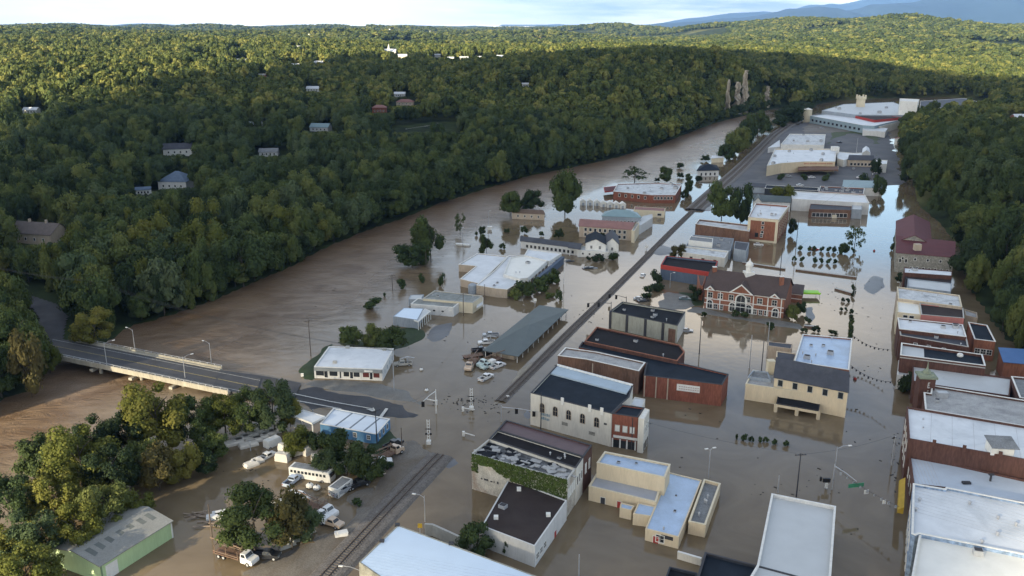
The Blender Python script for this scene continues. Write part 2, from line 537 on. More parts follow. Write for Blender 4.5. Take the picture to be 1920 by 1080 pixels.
def land(x, y):
    """terrain height, negative under the flood"""
    x = np.asarray(x, float); y = np.asarray(y, float)
    sh = x.shape
    xf, yf = x.ravel(), y.ravel()
    out = np.zeros(xf.shape)
    for s in range(0, len(xf), 20000):
        q = np.stack([xf[s:s + 20000], yf[s:s + 20000]], 1) / 1000.0
        D = np.sqrt(((q[:, None] - _P[None]) ** 2).sum(-1))
        out[s:s + 20000] = -D @ _W[:len(_P)] + _W[len(_P)] + q @ _W[len(_P) + 1:]
    r = np.hypot(xf, yf)
    out = np.clip(out, 1.0, 150)
    amp = np.clip((r - 500) / 2500, 0, 1)
    far = np.clip((r - 1800) / 2500, 0, 1)
    out += amp * ((vnoise(xf, yf, 520, 1) - .5 - .38 * far) * (26 + 34 * far) + (vnoise(xf, yf, 170, 2) - .5) * 12)
    out += (vnoise(xf, yf, 60, 3) - .5) * 3 * np.clip((r - 250) / 300, 0, 1)
    dist = dist_poly(xf, yf, WATER_POLY)
    ins = in_poly(xf, yf, WATER_POLY)
    k = np.clip(dist / 26.0, 0, 1)
    k = k * k * (3 - 2 * k)
    out = np.where(ins, -1.6 * np.clip(dist / 6.0, 0.15, 1), 0.2 + (np.maximum(out, 1.2) - 0.2) * k)
    return out.reshape(sh)


def land1(x, y):
    return float(land(np.array([x]), np.array([y]))[0])


def hit(px, py, up=0.0):
    """where the line of sight through a photo pixel meets the hillside"""
    d = ray(px, py)
    D = np.geomspace(120, 8000, 900)
    k = D / d.y
    X, Y, Z = d.x * k, D, CAM_H + d.z * k
    T = np.maximum(land(X, Y), 0) + up
    i = int(np.argmax(Z < T))
    return Vector((X[i], Y[i], max(float(T[i] - up), 0.0)))


def build_terrain():
    th = np.radians(np.concatenate([np.linspace(-150, -50, 30, endpoint=False), np.linspace(-50, 50, 330), np.linspace(50, 150, 31)[1:]]))
    r = np.concatenate([[4.0, 40.0], np.geomspace(90, 1300, 190), np.geomspace(1300, 14000, 110)[1:]])
    R, T = np.meshgrid(r, th, indexing='ij')
    R = np.where(np.abs(T) > 1.1, R * (1 - .55 * np.clip(R / 14000, 0, 1)), R)
    X, Y = R * np.sin(T), R * np.cos(T)
    Z = land(X, Y)
    n, k = X.shape
    v = np.stack([X.ravel(), Y.ravel(), Z.ravel()], 1)
    i = np.arange(n * k).reshape(n, k)
    f = np.stack([i[:-1, :-1], i[:-1, 1:], i[1:, 1:], i[1:, :-1]], -1).reshape(-1, 4)
    me = bpy.data.meshes.new('ground')
    me.from_pydata(v.tolist(), [], f.tolist())
    me.polygons.foreach_set('use_smooth', [True] * len(f))
    m, nt, p = nodes('forest_floor')
    N, L = nt.nodes, nt.links
    tc = N.new('ShaderNodeTexCoord')
    n1 = N.new('ShaderNodeTexNoise'); n1.inputs['Scale'].default_value = 0.09; n1.inputs['Detail'].default_value = 8
    n2 = N.new('ShaderNodeTexNoise'); n2.inputs['Scale'].default_value = 0.006; n2.inputs['Detail'].default_value = 5
    L.new(tc.outputs['Object'], n1.inputs[0]); L.new(tc.outputs['Object'], n2.inputs[0])
    a = N.new('ShaderNodeValToRGB'); a.color_ramp.elements[0].position, a.color_ramp.elements[1].position = .35, .68
    a.color_ramp.elements[0].color = (.014, .022, .010, 1); a.color_ramp.elements[1].color = (.045, .062, .022, 1)
    b = N.new('ShaderNodeValToRGB'); b.color_ramp.elements[0].position, b.color_ramp.elements[1].position = .56, .66
    b.color_ramp.elements[0].color = (0, 0, 0, 1); b.color_ramp.elements[1].color = (.9, .9, .9, 1)
    L.new(n1.outputs[0], a.inputs[0]); L.new(n2.outputs[0], b.inputs[0])
    mx = N.new('ShaderNodeMix'); mx.data_type = 'RGBA'; mx.inputs[7].default_value = (.15, .15, .055, 1)
    L.new(b.outputs[0], mx.inputs[0]); L.new(a.outputs[0], mx.inputs[6])
    L.new(mx.outputs[2], p.inputs['Base Color'])
    p.inputs['Roughness'].default_value = .95; p.inputs['Specular IOR Level'].default_value = .1
    me.materials.append(m)
    o = bpy.data.objects.new('ground', me)
    col.objects.link(o)
    tag(o, kind='structure')


build_terrain()

# ------------------------------------------------------------------ flood water and river: one sheet, rougher and muddier where the river runs
RIVER_EDGE_PX = [(1462, 198), (1430, 240), (1370, 275), (1300, 320), (1240, 335), (1130, 340), (1040, 385), (960, 420), (880, 455), (800, 500), (720, 560), (640, 615), (575, 655), (430, 720), (360, 760), (280, 790), (200, 850), (60, 900), (-200, 1000)]


def build_water():
    X, Y = np.meshgrid(np.concatenate([np.linspace(-1500, -520, 12, endpoint=False), np.arange(-520, 700, 5.0), np.linspace(700, 2200, 14)]),
                       np.concatenate([np.linspace(-600, 60, 8, endpoint=False), np.arange(60, 1240, 6.0), [1300, 1500]]), indexing='ij')
    n, k = X.shape
    v = np.stack([X.ravel(), Y.ravel(), np.zeros(n * k)], 1)
    i = np.arange(n * k).reshape(n, k)
    f = np.stack([i[:-1, :-1], i[1:, :-1], i[1:, 1:], i[:-1, 1:]], -1).reshape(-1, 4)
    me = bpy.data.meshes.new('water')
    me.from_pydata(v.tolist(), [], f.tolist())
    river = [tuple(G(*p)[:2]) for p in RIVER_EDGE_PX]
    left = in_poly(v[:, 0], v[:, 1], river + [(-1500, 60), (-1500, 1500), (500, 1500)])
    d = dist_poly(v[:, 0], v[:, 1], river, closed=False)
    d = np.where(left, d, -d) + (vnoise(v[:, 0], v[:, 1], 35, 9) - .5) * 30
    w = np.clip(d / 34 + .35, 0, 1)
    shore = [tuple(G(*p)[:2]) for p in SHORE_PX]
    ds = dist_poly(v[:, 0], v[:, 1], shore, closed=False)
    bank = np.clip(1 - ds / 46, 0, 1)
    at = me.attributes.new('flow', 'FLOAT', 'POINT'); at.data.foreach_set('value', w.astype(np.float32))
    at = me.attributes.new('bank', 'FLOAT', 'POINT'); at.data.foreach_set('value', bank.astype(np.float32))
    m, nt, p = nodes('muddy_water')
    N, L = nt.nodes, nt.links
    tc = N.new('ShaderNodeTexCoord')
    at1 = N.new('ShaderNodeAttribute'); at1.attribute_name = 'flow'
    at2 = N.new('ShaderNodeAttribute'); at2.attribute_name = 'bank'
    fa = G(1300, 255) - G(350, 600)
    ang = math.atan2(fa.y, fa.x)
    mp = N.new('ShaderNodeMapping'); mp.inputs['Rotation'].default_value = (0, 0, -ang); mp.inputs['Scale'].default_value = (.45, 1, 1)
    L.new(tc.outputs['Object'], mp.inputs[0])

    def noise(sc, det, dist=0.0, src=None, rough=.5):
        n = N.new('ShaderNodeTexNoise'); n.inputs['Scale'].default_value = sc; n.inputs['Detail'].default_value = det
        n.inputs['Distortion'].default_value = dist; n.inputs['Roughness'].default_value = rough
        L.new(src or mp.outputs[0], n.inputs[0])
        return n.outputs[0]

    def ramp(src, p0, p1, c0, c1):
        r = N.new('ShaderNodeValToRGB'); r.color_ramp.elements[0].position, r.color_ramp.elements[1].position = p0, p1
        r.color_ramp.elements[0].color = tuple(c0) + (1,); r.color_ramp.elements[1].color = tuple(c1) + (1,)
        L.new(src, r.inputs[0]); return r.outputs[0]

    def mixc(f, a, b):
        n = N.new('ShaderNodeMix'); n.data_type = 'RGBA'
        if isinstance(f, float): n.inputs[0].default_value = f
        else: L.new(f, n.inputs[0])
        for s, q in ((6, a), (7, b)):
            if isinstance(q, tuple): n.inputs[s].default_value = q + (1,)
            else: L.new(q, n.inputs[s])
        return n.outputs[2]

    def math_(op, a, b):
        n = N.new('ShaderNodeMath'); n.operation = op
        for s, q in ((0, a), (1, b)):
            if isinstance(q, (int, float)): n.inputs[s].default_value = q
            else: L.new(q, n.inputs[s])
        return n.outputs[0]
    streak = noise(.10, 9, 1.6, rough=.62)
    rivc = ramp(streak, .34, .68, (.110, .070, .040), (.260, .195, .135))
    rivb = ramp(streak, .34, .68, (.125, .078, .043), (.180, .120, .072))
    rivc = mixc(at2.outputs['Fac'], rivc, rivb)
    calm = ramp(noise(.045, 8, 2.2, tc.outputs['Object'], .6), .35, .7, (.142, .106, .064), (.192, .148, .094))
    # silt films that follow the slow currents in the streets
    L.new(mixc(at1.outputs['Fac'], calm, rivc), p.inputs['Base Color'])
    rr = math_('ADD', math_('MULTIPLY', at1.outputs['Fac'], .24), .045)
    L.new(rr, p.inputs['Roughness'])
    p.inputs['IOR'].default_value = 1.333
    # waves: long ripples on the river, faint ones in the streets
    w1 = noise(.22, 9, 2.2, rough=.66)
    w2 = noise(.5, 4, .5, tc.outputs['Object'])
    b1 = N.new('ShaderNodeBump'); b1.inputs['Distance'].default_value = 1.0
    L.new(w1, b1.inputs['Height'])
    L.new(math_('MULTIPLY', at1.outputs['Fac'], .62), b1.inputs['Strength'])
    b2 = N.new('ShaderNodeBump'); b2.inputs['Distance'].default_value = .06; b2.inputs['Strength'].default_value = .22
    L.new(w2, b2.inputs['Height'])
    L.new(b1.outputs[0], b2.inputs['Normal'])
    L.new(b2.outputs[0], p.inputs['Normal'])
    me.materials.append(m)
    o = bpy.data.objects.new('water', me)
    col.objects.link(o)
    tag(o, kind='structure')


build_water()


# ------------------------------------------------------------------ mountains at the horizon
def build_mountains():
    m = mat('mountain_forest', (.030, .048, .052), var=.2, scale=.002, spec=.1, rough=.95)

    def ridge(pts, D, depth_, seed):
        xs = np.linspace(pts[0][0], pts[-1][0], 260)
        ys = np.interp(xs, [p[0] for p in pts], [p[1] for p in pts])
        v, nrow = [], 14
        for j in range(nrow + 1):
            t = j / nrow
            for x, y in zip(xs, ys):
                top = CAM_H + (541.0 - y - 500.9) / 1650 * D * 1.04
                X = (x - 960) / 1650 * D * 1.04
                prof = math.sin(math.pi * min(1, t * .999)) ** .8
                base = top * prof
                Y = D + (t - .5) * depth_
                nz = float(vnoise(np.array([X]), np.array([Y * 1.0]), D * .018, seed)[0] - .5) * top * .22 * (1 if t != .5 else .15)
                v.append((X, Y, max(base + nz * (1 if prof > .05 else 0), 0)))
        n = len(xs)
        f = [(j * n + i, j * n + i + 1, (j + 1) * n + i + 1, (j + 1) * n + i) for j in range(nrow) for i in range(n - 1)]
        me = bpy.data.meshes.new('mountains')
        me.from_pydata(v, [], f)
        me.polygons.foreach_set('use_smooth', [True] * len(f))
        me.materials.append(m)
        o = bpy.data.objects.new('mountains', me)
        col.objects.link(o)
        tag(o, kind='structure')
    ridge([(940, 52), (985, 50), (1040, 46), (1100, 49), (1180, 52), (1230, 45), (1260, 38), (1300, 33), (1350, 27), (1385, 26), (1420, 33), (1470, 26), (1530, 30), (1600, 34), (1700, 45)], 21000, 6000, 5)
    ridge([(1330, 50), (1380, 38), (1430, 24), (1480, 14), (1520, 16), (1560, 6), (1600, 2), (1640, 6), (1700, 14), (1800, 20)], 24000, 5000, 6)
    ridge([(1180, 52), (1230, 44), (1300, 40), (1390, 32), (1440, 22), (1490, 16), (1515, 26), (1545, 31), (1560, 22), (1600, 13), (1650, 10), (1690, 0), (1720, -6), (1780, -8), (1850, 0), (1900, 2), (1960, 4), (2200, 10), (2600, 26)], 15000, 5000, 7)


build_mountains()


# ------------------------------------------------------------------ ground sheets that stand just above the flood
def sheet(name, px, m, top=.12, edge=5.0, step=2.0, rough=.10, z=0.0, drape=False, seed=1, world_pts=None, base=-.10):
    poly = world_pts or [tuple(G(p[0], p[1], z)[:2]) for p in px]
    xs, ys = [p[0] for p in poly], [p[1] for p in poly]
    X, Y = np.meshgrid(np.arange(min(xs) - 3, max(xs) + 3 + step, step), np.arange(min(ys) - 3, max(ys) + 3 + step, step), indexing='ij')
    wob = (vnoise(X, Y, 7, seed) - .5) * 3.0
    d = dist_poly(X, Y, poly) * np.where(in_poly(X, Y, poly), 1, -1)
    if drape:
        Z = np.maximum(land(X, Y), 0) + top
        keep = d > -step * .3
    else:
        k = np.clip((d + wob) / edge, -1, 1)
        Z = base + (top - base) * np.clip(k, 0, 1) + (vnoise(X, Y, 9, seed + 3) - .5) * rough * 2 + (vnoise(X, Y, 3, seed + 4) - .5) * rough - np.clip(-k, 0, 1) * .5
        keep = (d > -4)
    idx = -np.ones(X.shape, int)
    cell = keep[:-1, :-1] & keep[1:, :-1] & keep[1:, 1:] & keep[:-1, 1:]
    used = np.zeros(X.shape, bool)
    used[:-1, :-1] |= cell; used[1:, :-1] |= cell; used[1:, 1:] |= cell; used[:-1, 1:] |= cell
    idx[used] = np.arange(used.sum())
    v = np.stack([X[used], Y[used], Z[used]], 1)
    f = np.stack([idx[:-1, :-1][cell], idx[1:, :-1][cell], idx[1:, 1:][cell], idx[:-1, 1:][cell]], 1)
    me = bpy.data.meshes.new(name)
    me.from_pydata(v.tolist(), [], f.tolist())
    me.polygons.foreach_set('use_smooth', [True] * len(f))
    me.materials.append(m)
    o = bpy.data.objects.new(name, me)
    col.objects.link(o)
    tag(o, kind='structure')
    return o


sheet('gravel_yard', [(420, 1130), (500, 1040), (575, 1005), (640, 960), (690, 900), (735, 868), (748, 828), (775, 815), (800, 838), (835, 852), (790, 905), (700, 1005), (610, 1130)], GRAVEL, top=.42, edge=8, rough=.20, seed=3)
sheet('lawn', [(560, 708), (575, 680), (596, 655), (622, 645), (612, 664), (596, 708), (580, 716)], LAWN, top=1.2, edge=4, step=1.5)
sheet('lawn', [(640, 648), (690, 628), (738, 618), (775, 610), (798, 620), (793, 640), (765, 652), (700, 662)], LAWN, top=.8, edge=5, step=1.5)
sheet('lawn', [(715, 808), (735, 805), (752, 820), (748, 845), (720, 852), (700, 860), (690, 840)], LAWN, top=.5, edge=3, step=1.5)
sheet('parking_lot', [(796, 622), (806, 608), (850, 604), (842, 628), (822, 645), (780, 655), (792, 640)], WETASPH, top=.20, edge=4, rough=.08, seed=5)
sheet('street', [(400, 722), (470, 735), (545, 757), (640, 790), (735, 792), (790, 800), (850, 800), (800, 770), (760, 752), (640, 728), (560, 714), (480, 698), (412, 684)], ASPH, top=.26, edge=13, rough=.09, seed=7)
sheet('pavement', [(560, 720), (590, 711), (722, 716), (770, 735), (806, 757), (790, 764), (700, 744), (600, 728)], mat('wet_concrete', (.16, .155, .14), var=.2, scale=.3, stain=.5, stain_c=(.1, .09, .075), rough=.6, fine=.15), top=.34, edge=3, rough=.06, step=1.5, seed=8)
sheet('pavement', [(520, 740), (600, 782), (560, 800), (500, 770)], MATS['wet_concrete'], top=.22, edge=3, seed=9)
sheet('street', [(826, 852), (845, 850), (868, 866), (845, 888), (818, 880)], WETASPH, top=.10, edge=3, rough=.10, seed=11)
sheet('street', [(968, 765), (985, 757), (1008, 770), (1000, 792), (970, 780)], WETASPH, top=.08, edge=3, rough=.12, seed=12)
sheet('street', [(1608, 540), (1638, 507), (1664, 522), (1660, 548), (1644, 560), (1630, 556)], WETASPH, top=.13, edge=5, rough=.06, seed=13)
sheet('street', [(1214, 464), (1240, 456), (1266, 466), (1268, 476), (1236, 480), (1215, 474)], WETASPH, top=.30, edge=4, rough=.06, seed=14)
sheet('street', [(1292, 392), (1320, 374), (1338, 378), (1336, 396), (1300, 396)], WETASPH, top=.30, edge=4, rough=.06, seed=15)
sheet('parking_lot', [(1325, 372), (1372, 322), (1400, 300), (1424, 270), (1480, 236), (1520, 222), (1640, 240), (1668, 246), (1690, 300), (1700, 348), (1655, 352), (1650, 362), (1400, 366), (1345, 372)], mat('faded_asphalt', (.10, .10, .105), var=.25, scale=.06, stain=.6, stain_c=(.15, .145, .135), rough=.8, fine=.15), top=.5, edge=14, rough=.12, step=5, seed=16)
sheet('lawn', [(1548, 262), (1552, 245), (1600, 243), (1660, 252), (1640, 290), (1628, 262), (1600, 252), (1570, 262), (1560, 275), (1545, 275)], mat('dry_lawn', (.055, .075, .03), var=.2, scale=.2), top=.9, edge=6, step=4, seed=17)
sheet('lawn', [(1632, 300), (1640, 262), (1655, 262), (1650, 300)], MATS['dry_lawn'], top=.95, edge=5, step=4, seed=18)
sheet('gravel_yard', [(1498, 240), (1520, 228), (1620, 244), (1618, 250), (1500, 252)], GRAVEL, top=1.0, edge=6, step=4, seed=19)
sheet('pavement', [(1290, 584), (1300, 574), (1400, 592), (1505, 606), (1515, 622), (1400, 606)], MATS['wet_concrete'], top=.14, edge=3, rough=.05, step=1.5, seed=20)
sheet('parking_lot', [(1506, 612), (1508, 576), (1530, 572), (1532, 604), (1520, 616)], WETASPH, top=.12, edge=3, rough=.05, step=1.5, seed=21)
sheet('pavement', [(1218, 585), (1225, 555), (1250, 545), (1318, 550), (1318, 575), (1288, 583)], MATS['wet_concrete'], top=.10, edge=5, rough=.10, step=1.5, seed=22)
sheet('lawn', [(1270, 548), (1318, 545), (1319, 574), (1300, 574), (1290, 560)], LAWN, top=.22, edge=3, rough=.1, step=1.5, seed=23)
# the road that climbs away from the bridge on the left bank
sheet('road', [(84, 655), (110, 640), (140, 642), (118, 622), (128, 590), (112, 573), (70, 560), (20, 552), (-60, 548), (-60, 562), (20, 566), (60, 580), (72, 596), (64, 615), (50, 625), (62, 648)], ASPH, z=4.0, top=.25, drape=True, step=.8)


# railway embankment with rails, sleepers
def railway(px, z, w=5.6, label=None, tracks=1):
    pts = [G(a, b, z) for a, b in px]
    res = []
    for i in range(len(pts) - 1):           # resample
        n = max(1, int((pts[i + 1] - pts[i]).length / 6))
        for k in range(n): res.append(pts[i].lerp(pts[i + 1], k / n))
    res.append(pts[-1])
    for _ in range(6):
        res = [res[0]] + [(res[i - 1] + res[i] * 2 + res[i + 1]) / 4 for i in range(1, len(res) - 1)] + [res[-1]]
    mb, r1, sl = MB(), [MB(), MB()], MB()
    nrm = []
    for i, p in enumerate(res):
        d = (res[min(i + 1, len(res) - 1)] - res[max(i - 1, 0)]).normalized()
        nrm.append(Vector((d.y, -d.x, 0)))
    sec = [(-w / 2 - .8, -.5), (-w / 2, -.02), (-w / 2 + .8, .1), (w / 2 - .8, .1), (w / 2, -.02), (w / 2 + .8, -.5)]
    for i in range(len(res) - 1):
        for a, b in zip(sec[:-1], sec[1:]):
            q = [res[i] + nrm[i] * a[0], res[i + 1] + nrm[i + 1] * a[0], res[i + 1] + nrm[i + 1] * b[0], res[i] + nrm[i] * b[0]]
            zz = [a[1], a[1], b[1], b[1]]
            mb.face([(v.x, v.y, z + h) for v, h in zip(q, zz)])
    offs = [0.0] if tracks == 1 else [-1.9, 1.9]
    acc = 0.0
    for off in offs:
        for i in range(len(res) - 1):
            for si, s in enumerate((-.72, .72)):
                a, b = res[i] + nrm[i] * (off + s), res[i + 1] + nrm[i + 1] * (off + s)
                n0, n1 = nrm[i] * .045, nrm[i + 1] * .045
                r1[si].prism([(a + n0)[:2], (a - n0)[:2], (b - n1)[:2], (b + n1)[:2]][::-1], z + .16, z + .33)
            seg = res[i + 1] - res[i]
            n = max(1, round(seg.length / .75))
            ang = math.atan2(seg.y, seg.x)
            for k in range(n):
                c = res[i].lerp(res[i + 1], (k + .5) / n) + nrm[i] * off
                sl.box((c.x, c.y, z + .12), (.26, 2.6, .14), ang)
    root = empty('railway_track', (res[0].x, res[0].y, 0), label, 'railway track')
    mb.build('track_bed', BALLAST, root)
    for r in r1: r.build('rail', mat('rusty_rail', (.12, .085, .065), rough=.45, var=.2, metal=.5), root)
    s = sl.build('sleepers', mat('sleeper_timber', (.13, .115, .10), var=.4, scale=1.5), root)
    s['kind'] = 'stuff'
    return res


railway([(560, 1135), (625, 1062), (700, 985), (770, 908), (826, 852)], .45, label='rusty rails on muddy ballast that run into the water at the level crossing')
RAIL2 = railway([(938, 752), (1000, 690), (1070, 620), (1150, 543), (1215, 478), (1262, 430), (1300, 394)], .24, w=2.9, label='long straight railway line between the flooded depot and the brick shops')
railway([(1302, 392), (1335, 362), (1385, 318), (1420, 284), (1450, 254), (1478, 234), (1510, 221), (1540, 213)], .8, w=9, tracks=2, label='pair of tracks that curves away towards the factory')
sheet('rail_path', [(918, 764), (985, 690), (1094, 592), (1102, 597), (1000, 690), (938, 756)], mat('sandy_path', (.27, .24, .19), var=.2, scale=.4, fine=.2), top=.3, edge=1.6, step=1.5, rough=.05, seed=30)
# ------------------------------------------------------------------ trees
def foliage_mat(name, c_dark, c_mid, c_lite):
    m, nt, p = nodes(name)
    N, L = nt.nodes, nt.links
    oi = N.new('ShaderNodeObjectInfo')
    tc = N.new('ShaderNodeTexCoord')
    n = N.new('ShaderNodeTexNoise'); n.inputs['Scale'].default_value = 3.2; n.inputs['Detail'].default_value = 4
    L.new(tc.outputs['Generated'], n.inputs[0])
    ad = N.new('ShaderNodeMath'); ad.operation = 'MULTIPLY_ADD'; ad.inputs[1].default_value = .78
    L.new(oi.outputs['Random'], ad.inputs[0])
    mm = N.new('ShaderNodeMath'); mm.operation = 'MULTIPLY_ADD'; mm.inputs[1].default_value = 1.1; mm.inputs[2].default_value = -.45
    L.new(n.outputs[0], mm.inputs[0]); L.new(mm.outputs[0], ad.inputs[2])
    r = N.new('ShaderNodeValToRGB')
    r.color_ramp.elements[0].position = .05; r.color_ramp.elements[0].color = c_dark + (1,)
    r.color_ramp.elements[1].position = 1.0; r.color_ramp.elements[1].color = c_lite + (1,)
    e = r.color_ramp.elements.new(.52); e.color = c_mid + (1,)
    L.new(ad.outputs[0], r.inputs[0])
    L.new(r.outputs[0], p.inputs['Base Color'])
    p.inputs['Roughness'].default_value = .75
    p.inputs['Specular IOR Level'].default_value = .12
    tr = N.new('ShaderNodeBsdfTranslucent')
    L.new(r.outputs[0], tr.inputs[0])
    mx = N.new('ShaderNodeMixShader'); mx.inputs[0].default_value = .22
    L.new(p.outputs[0], mx.inputs[1]); L.new(tr.outputs[0], mx.inputs[2])
    L.new(mx.outputs[0], nt.nodes['Material Output'].inputs[0])
    MATS[name] = m
    return m


F_GREEN = foliage_mat('broadleaf_foliage', (.040, .058, .021), (.078, .107, .034), (.150, .164, .048))
F_SUNNY = foliage_mat('sunlit_upland_foliage', (.058, .078, .024), (.125, .148, .040), (.250, .240, .066))  # autumn yellow-green, lightened so sunlight on the far hills sits in the colour
F_YELLOW = foliage_mat('yellowing_foliage', (.075, .092, .020), (.128, .138, .030), (.190, .170, .040))
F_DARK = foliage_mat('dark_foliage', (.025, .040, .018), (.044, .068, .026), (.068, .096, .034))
F_PALE = foliage_mat('pale_foliage', (.055, .080, .036), (.080, .112, .050), (.110, .135, .065))
F_RUST = foliage_mat('rust_foliage', (.062, .060, .022), (.090, .080, .030), (.12, .10, .036))
BARK = mat('bark', (.085, .072, .058), var=.3, scale=2)


def crown_mesh(name, seed, m, leaves, leaf, H=1.0, nb=16, spread=1.0, shape='round', core=True):
    """a crown that fits a unit box (width 1, from z=0.12 to z=1): clumps of small leaf faces over uneven lobes"""
    rng = np.random.default_rng(seed)
    blobs = []
    for i in range(nb):
        t = (i + .5) / nb
        if shape == 'cone':
            z = .18 + .76 * t; rr = (1 - t) * .30 + .03; br = .17 * (1 - t) + .07
        elif shape == 'tall':
            z = .2 + .68 * t; rr = .24 * math.sin(math.pi * (t * .8 + .12)); br = .15 + .05 * rng.random()
        else:
            z = .30 + .52 * t; rr = .36 * math.sqrt(max(.04, 1 - ((z - .48) / .47) ** 2)); br = .13 + .10 * rng.random()
        a = rng.random() * 6.283 + i * 2.4
        rr *= (.55 + .5 * rng.random())
        blobs.append((rr * math.cos(a), rr * math.sin(a), z + rng.normal() * .03, br * spread, br * spread * (.7 + .4 * rng.random())))
    w = np.array([b[3] ** 2 for b in blobs]); w = w / w.sum()
    B = np.array(blobs)[rng.choice(nb, leaves, p=w)]
    d = rng.normal(size=(leaves, 3)); d /= np.linalg.norm(d, axis=1)[:, None]
    d[:, 2] = np.where(d[:, 2] < -.35, -d[:, 2], d[:, 2])
    rad = 1 - .35 * rng.random(leaves) ** 2 + .10 * rng.normal(size=leaves)
    P = B[:, :3] + d * rad[:, None] * np.stack([B[:, 3], B[:, 3], B[:, 4]], 1)
    nrm = d + rng.normal(size=d.shape) * .45
    nrm /= np.linalg.norm(nrm, axis=1)[:, None]
    t1 = np.cross(nrm, rng.normal(size=d.shape)); t1 /= np.linalg.norm(t1, axis=1)[:, None]
    t2 = np.cross(nrm, t1)
    s = leaf * (.6 + .8 * rng.random(leaves))[:, None]
    q = [P + t1 * s, P + t2 * s * .75, P - t1 * s * .9, P - t2 * s * .7]
    v = np.stack(q, 1).reshape(-1, 3)
    f = np.arange(leaves * 4).reshape(-1, 4)
    V, Fc = v.tolist(), f.tolist()
    if core:
        mb = MB()
        ck = .60 if leaves > 5000 else .72
        for b in blobs[:]:
            mb.ball(b[:3], b[3] * ck, nu=7, nv=4, sz=b[4] / b[3])
        o = len(V)
        V += [tuple(x) for x in mb.v]; Fc += [tuple(i + o for i in ff) for ff in mb.f]
    me = bpy.data.meshes.new(name)
    me.from_pydata(V, [], Fc)
    me.materials.append(m)
    me.update()
    return me


def trunk_mesh(name, seed, H=1.0):
    rng = random.Random(seed)
    mb = MB()
    mb.tube([(0, 0, -.12), (.01, 0, .15), (-.01, .01, .45), (0, .0, .72)], [.030, .024, .015, .006], 6)
    for k in range(5):
        a = rng.random() * 6.28 + k * 1.3; z = .22 + .09 * k
        mb.tube([(0, 0, z), (.14 * math.cos(a), .14 * math.sin(a), z + .14), (.27 * math.cos(a), .27 * math.sin(a), z + .24)], [.012, .008, .003], 4)
    me = bpy.data.meshes.new(name)
    me.from_pydata(mb.v, [], mb.f)
    me.materials.append(BARK)
    return me


NEAR = {'round': [crown_mesh('crown', 11 + i, F_GREEN, 2600, .030, nb=18) for i in range(5)],
        'yellow': [crown_mesh('crown', 31 + i, F_YELLOW, 2600, .029, nb=20) for i in range(3)],
        'dark': [crown_mesh('crown', 41 + i, F_DARK, 2400, .030, nb=16) for i in range(3)],
        'pale': [crown_mesh('crown', 51 + i, F_PALE, 2400, .030, nb=16) for i in range(2)],
        'rust': [crown_mesh('crown', 56, F_RUST, 2200, .031, nb=14)],
        'tall': [crown_mesh('crown', 61 + i, F_GREEN, 2300, .026, nb=16, shape='tall') for i in range(2)],
        'cone': [crown_mesh('crown', 71, F_DARK, 1100, .030, nb=16, shape='cone')],
        'sparse': [crown_mesh('crown', 81 + i, F_GREEN, 650, .034, nb=24, spread=.62, core=False) for i in range(2)]}
HERO = {'round': [crown_mesh('crown', 211 + i, F_GREEN, 7500, .0165, nb=38, spread=.64) for i in range(3)],
        'yellow': [crown_mesh('crown', 231 + i, F_YELLOW, 7500, .0165, nb=38, spread=.64) for i in range(2)],
        'dark': [crown_mesh('crown', 241, F_DARK, 7000, .0165, nb=36, spread=.64)],
        'pale': [crown_mesh('crown', 251, F_PALE, 7000, .0165, nb=36, spread=.64)],
        'rust': [crown_mesh('crown', 256, F_RUST, 6000, .017, nb=32, spread=.64)]}
TRUNKS = [trunk_mesh('trunk', i) for i in range(4)]
SHRUB = {'dark': [crown_mesh('foliage', 91 + i, F_DARK, 260, .075, nb=7, spread=1.35) for i in range(3)],
         'round': [crown_mesh('foliage', 95 + i, F_GREEN, 260, .075, nb=7, spread=1.35) for i in range(2)]}
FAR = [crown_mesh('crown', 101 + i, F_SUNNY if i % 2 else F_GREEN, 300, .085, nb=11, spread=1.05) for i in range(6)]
trng = random.Random(5)
NTREE = [0]


def tree(loc, w, h, kind='round', label=None, cat='tree', group=None, name='broadleaf_tree'):
    NTREE[0] += 1
    o = empty(name, loc, label, cat, group, rz=trng.random() * 6.28)
    me = trng.choice(HERO[kind] if w > 9.5 and loc[1] < 270 and kind in HERO else NEAR[kind])
    c = bpy.data.objects.new('crown', me); col.objects.link(c); c.parent = o; c.scale = (w * 1.12, w * 1.12, h * 1.13); c.location = (0, 0, -h * .13)
    t = bpy.data.objects.new('trunk', trng.choice(TRUNKS)); col.objects.link(t); t.parent = o
    t.scale = (w * .8, w * .8, h)
    return o


def tree_px(px, pyb, wpx, hpx, kind='round', label=None, z=0.0, **k):
    p = G(px, pyb, z)
    s = ppm(p)
    return tree(p, wpx / s, hpx / s * 1.06, kind, label, **k)


def shrub_px(px, pyb, wpx, hpx, kind='dark', label=None, group=None, z=0.0):
    p = G(px, pyb, z); s = ppm(p)
    o = empty('shrub', p, label, 'shrub', group, rz=trng.random() * 6.28)
    c = bpy.data.objects.new('foliage', trng.choice(SHRUB[kind])); col.objects.link(c); c.parent = o
    w, h = wpx / s, hpx / s
    c.scale = (w * 1.1, w * 1.1, h * 1.25); c.location = (0, 0, -h * .18)
    return o


# ------------------------------------------------------------------ buildings
EXCL = []


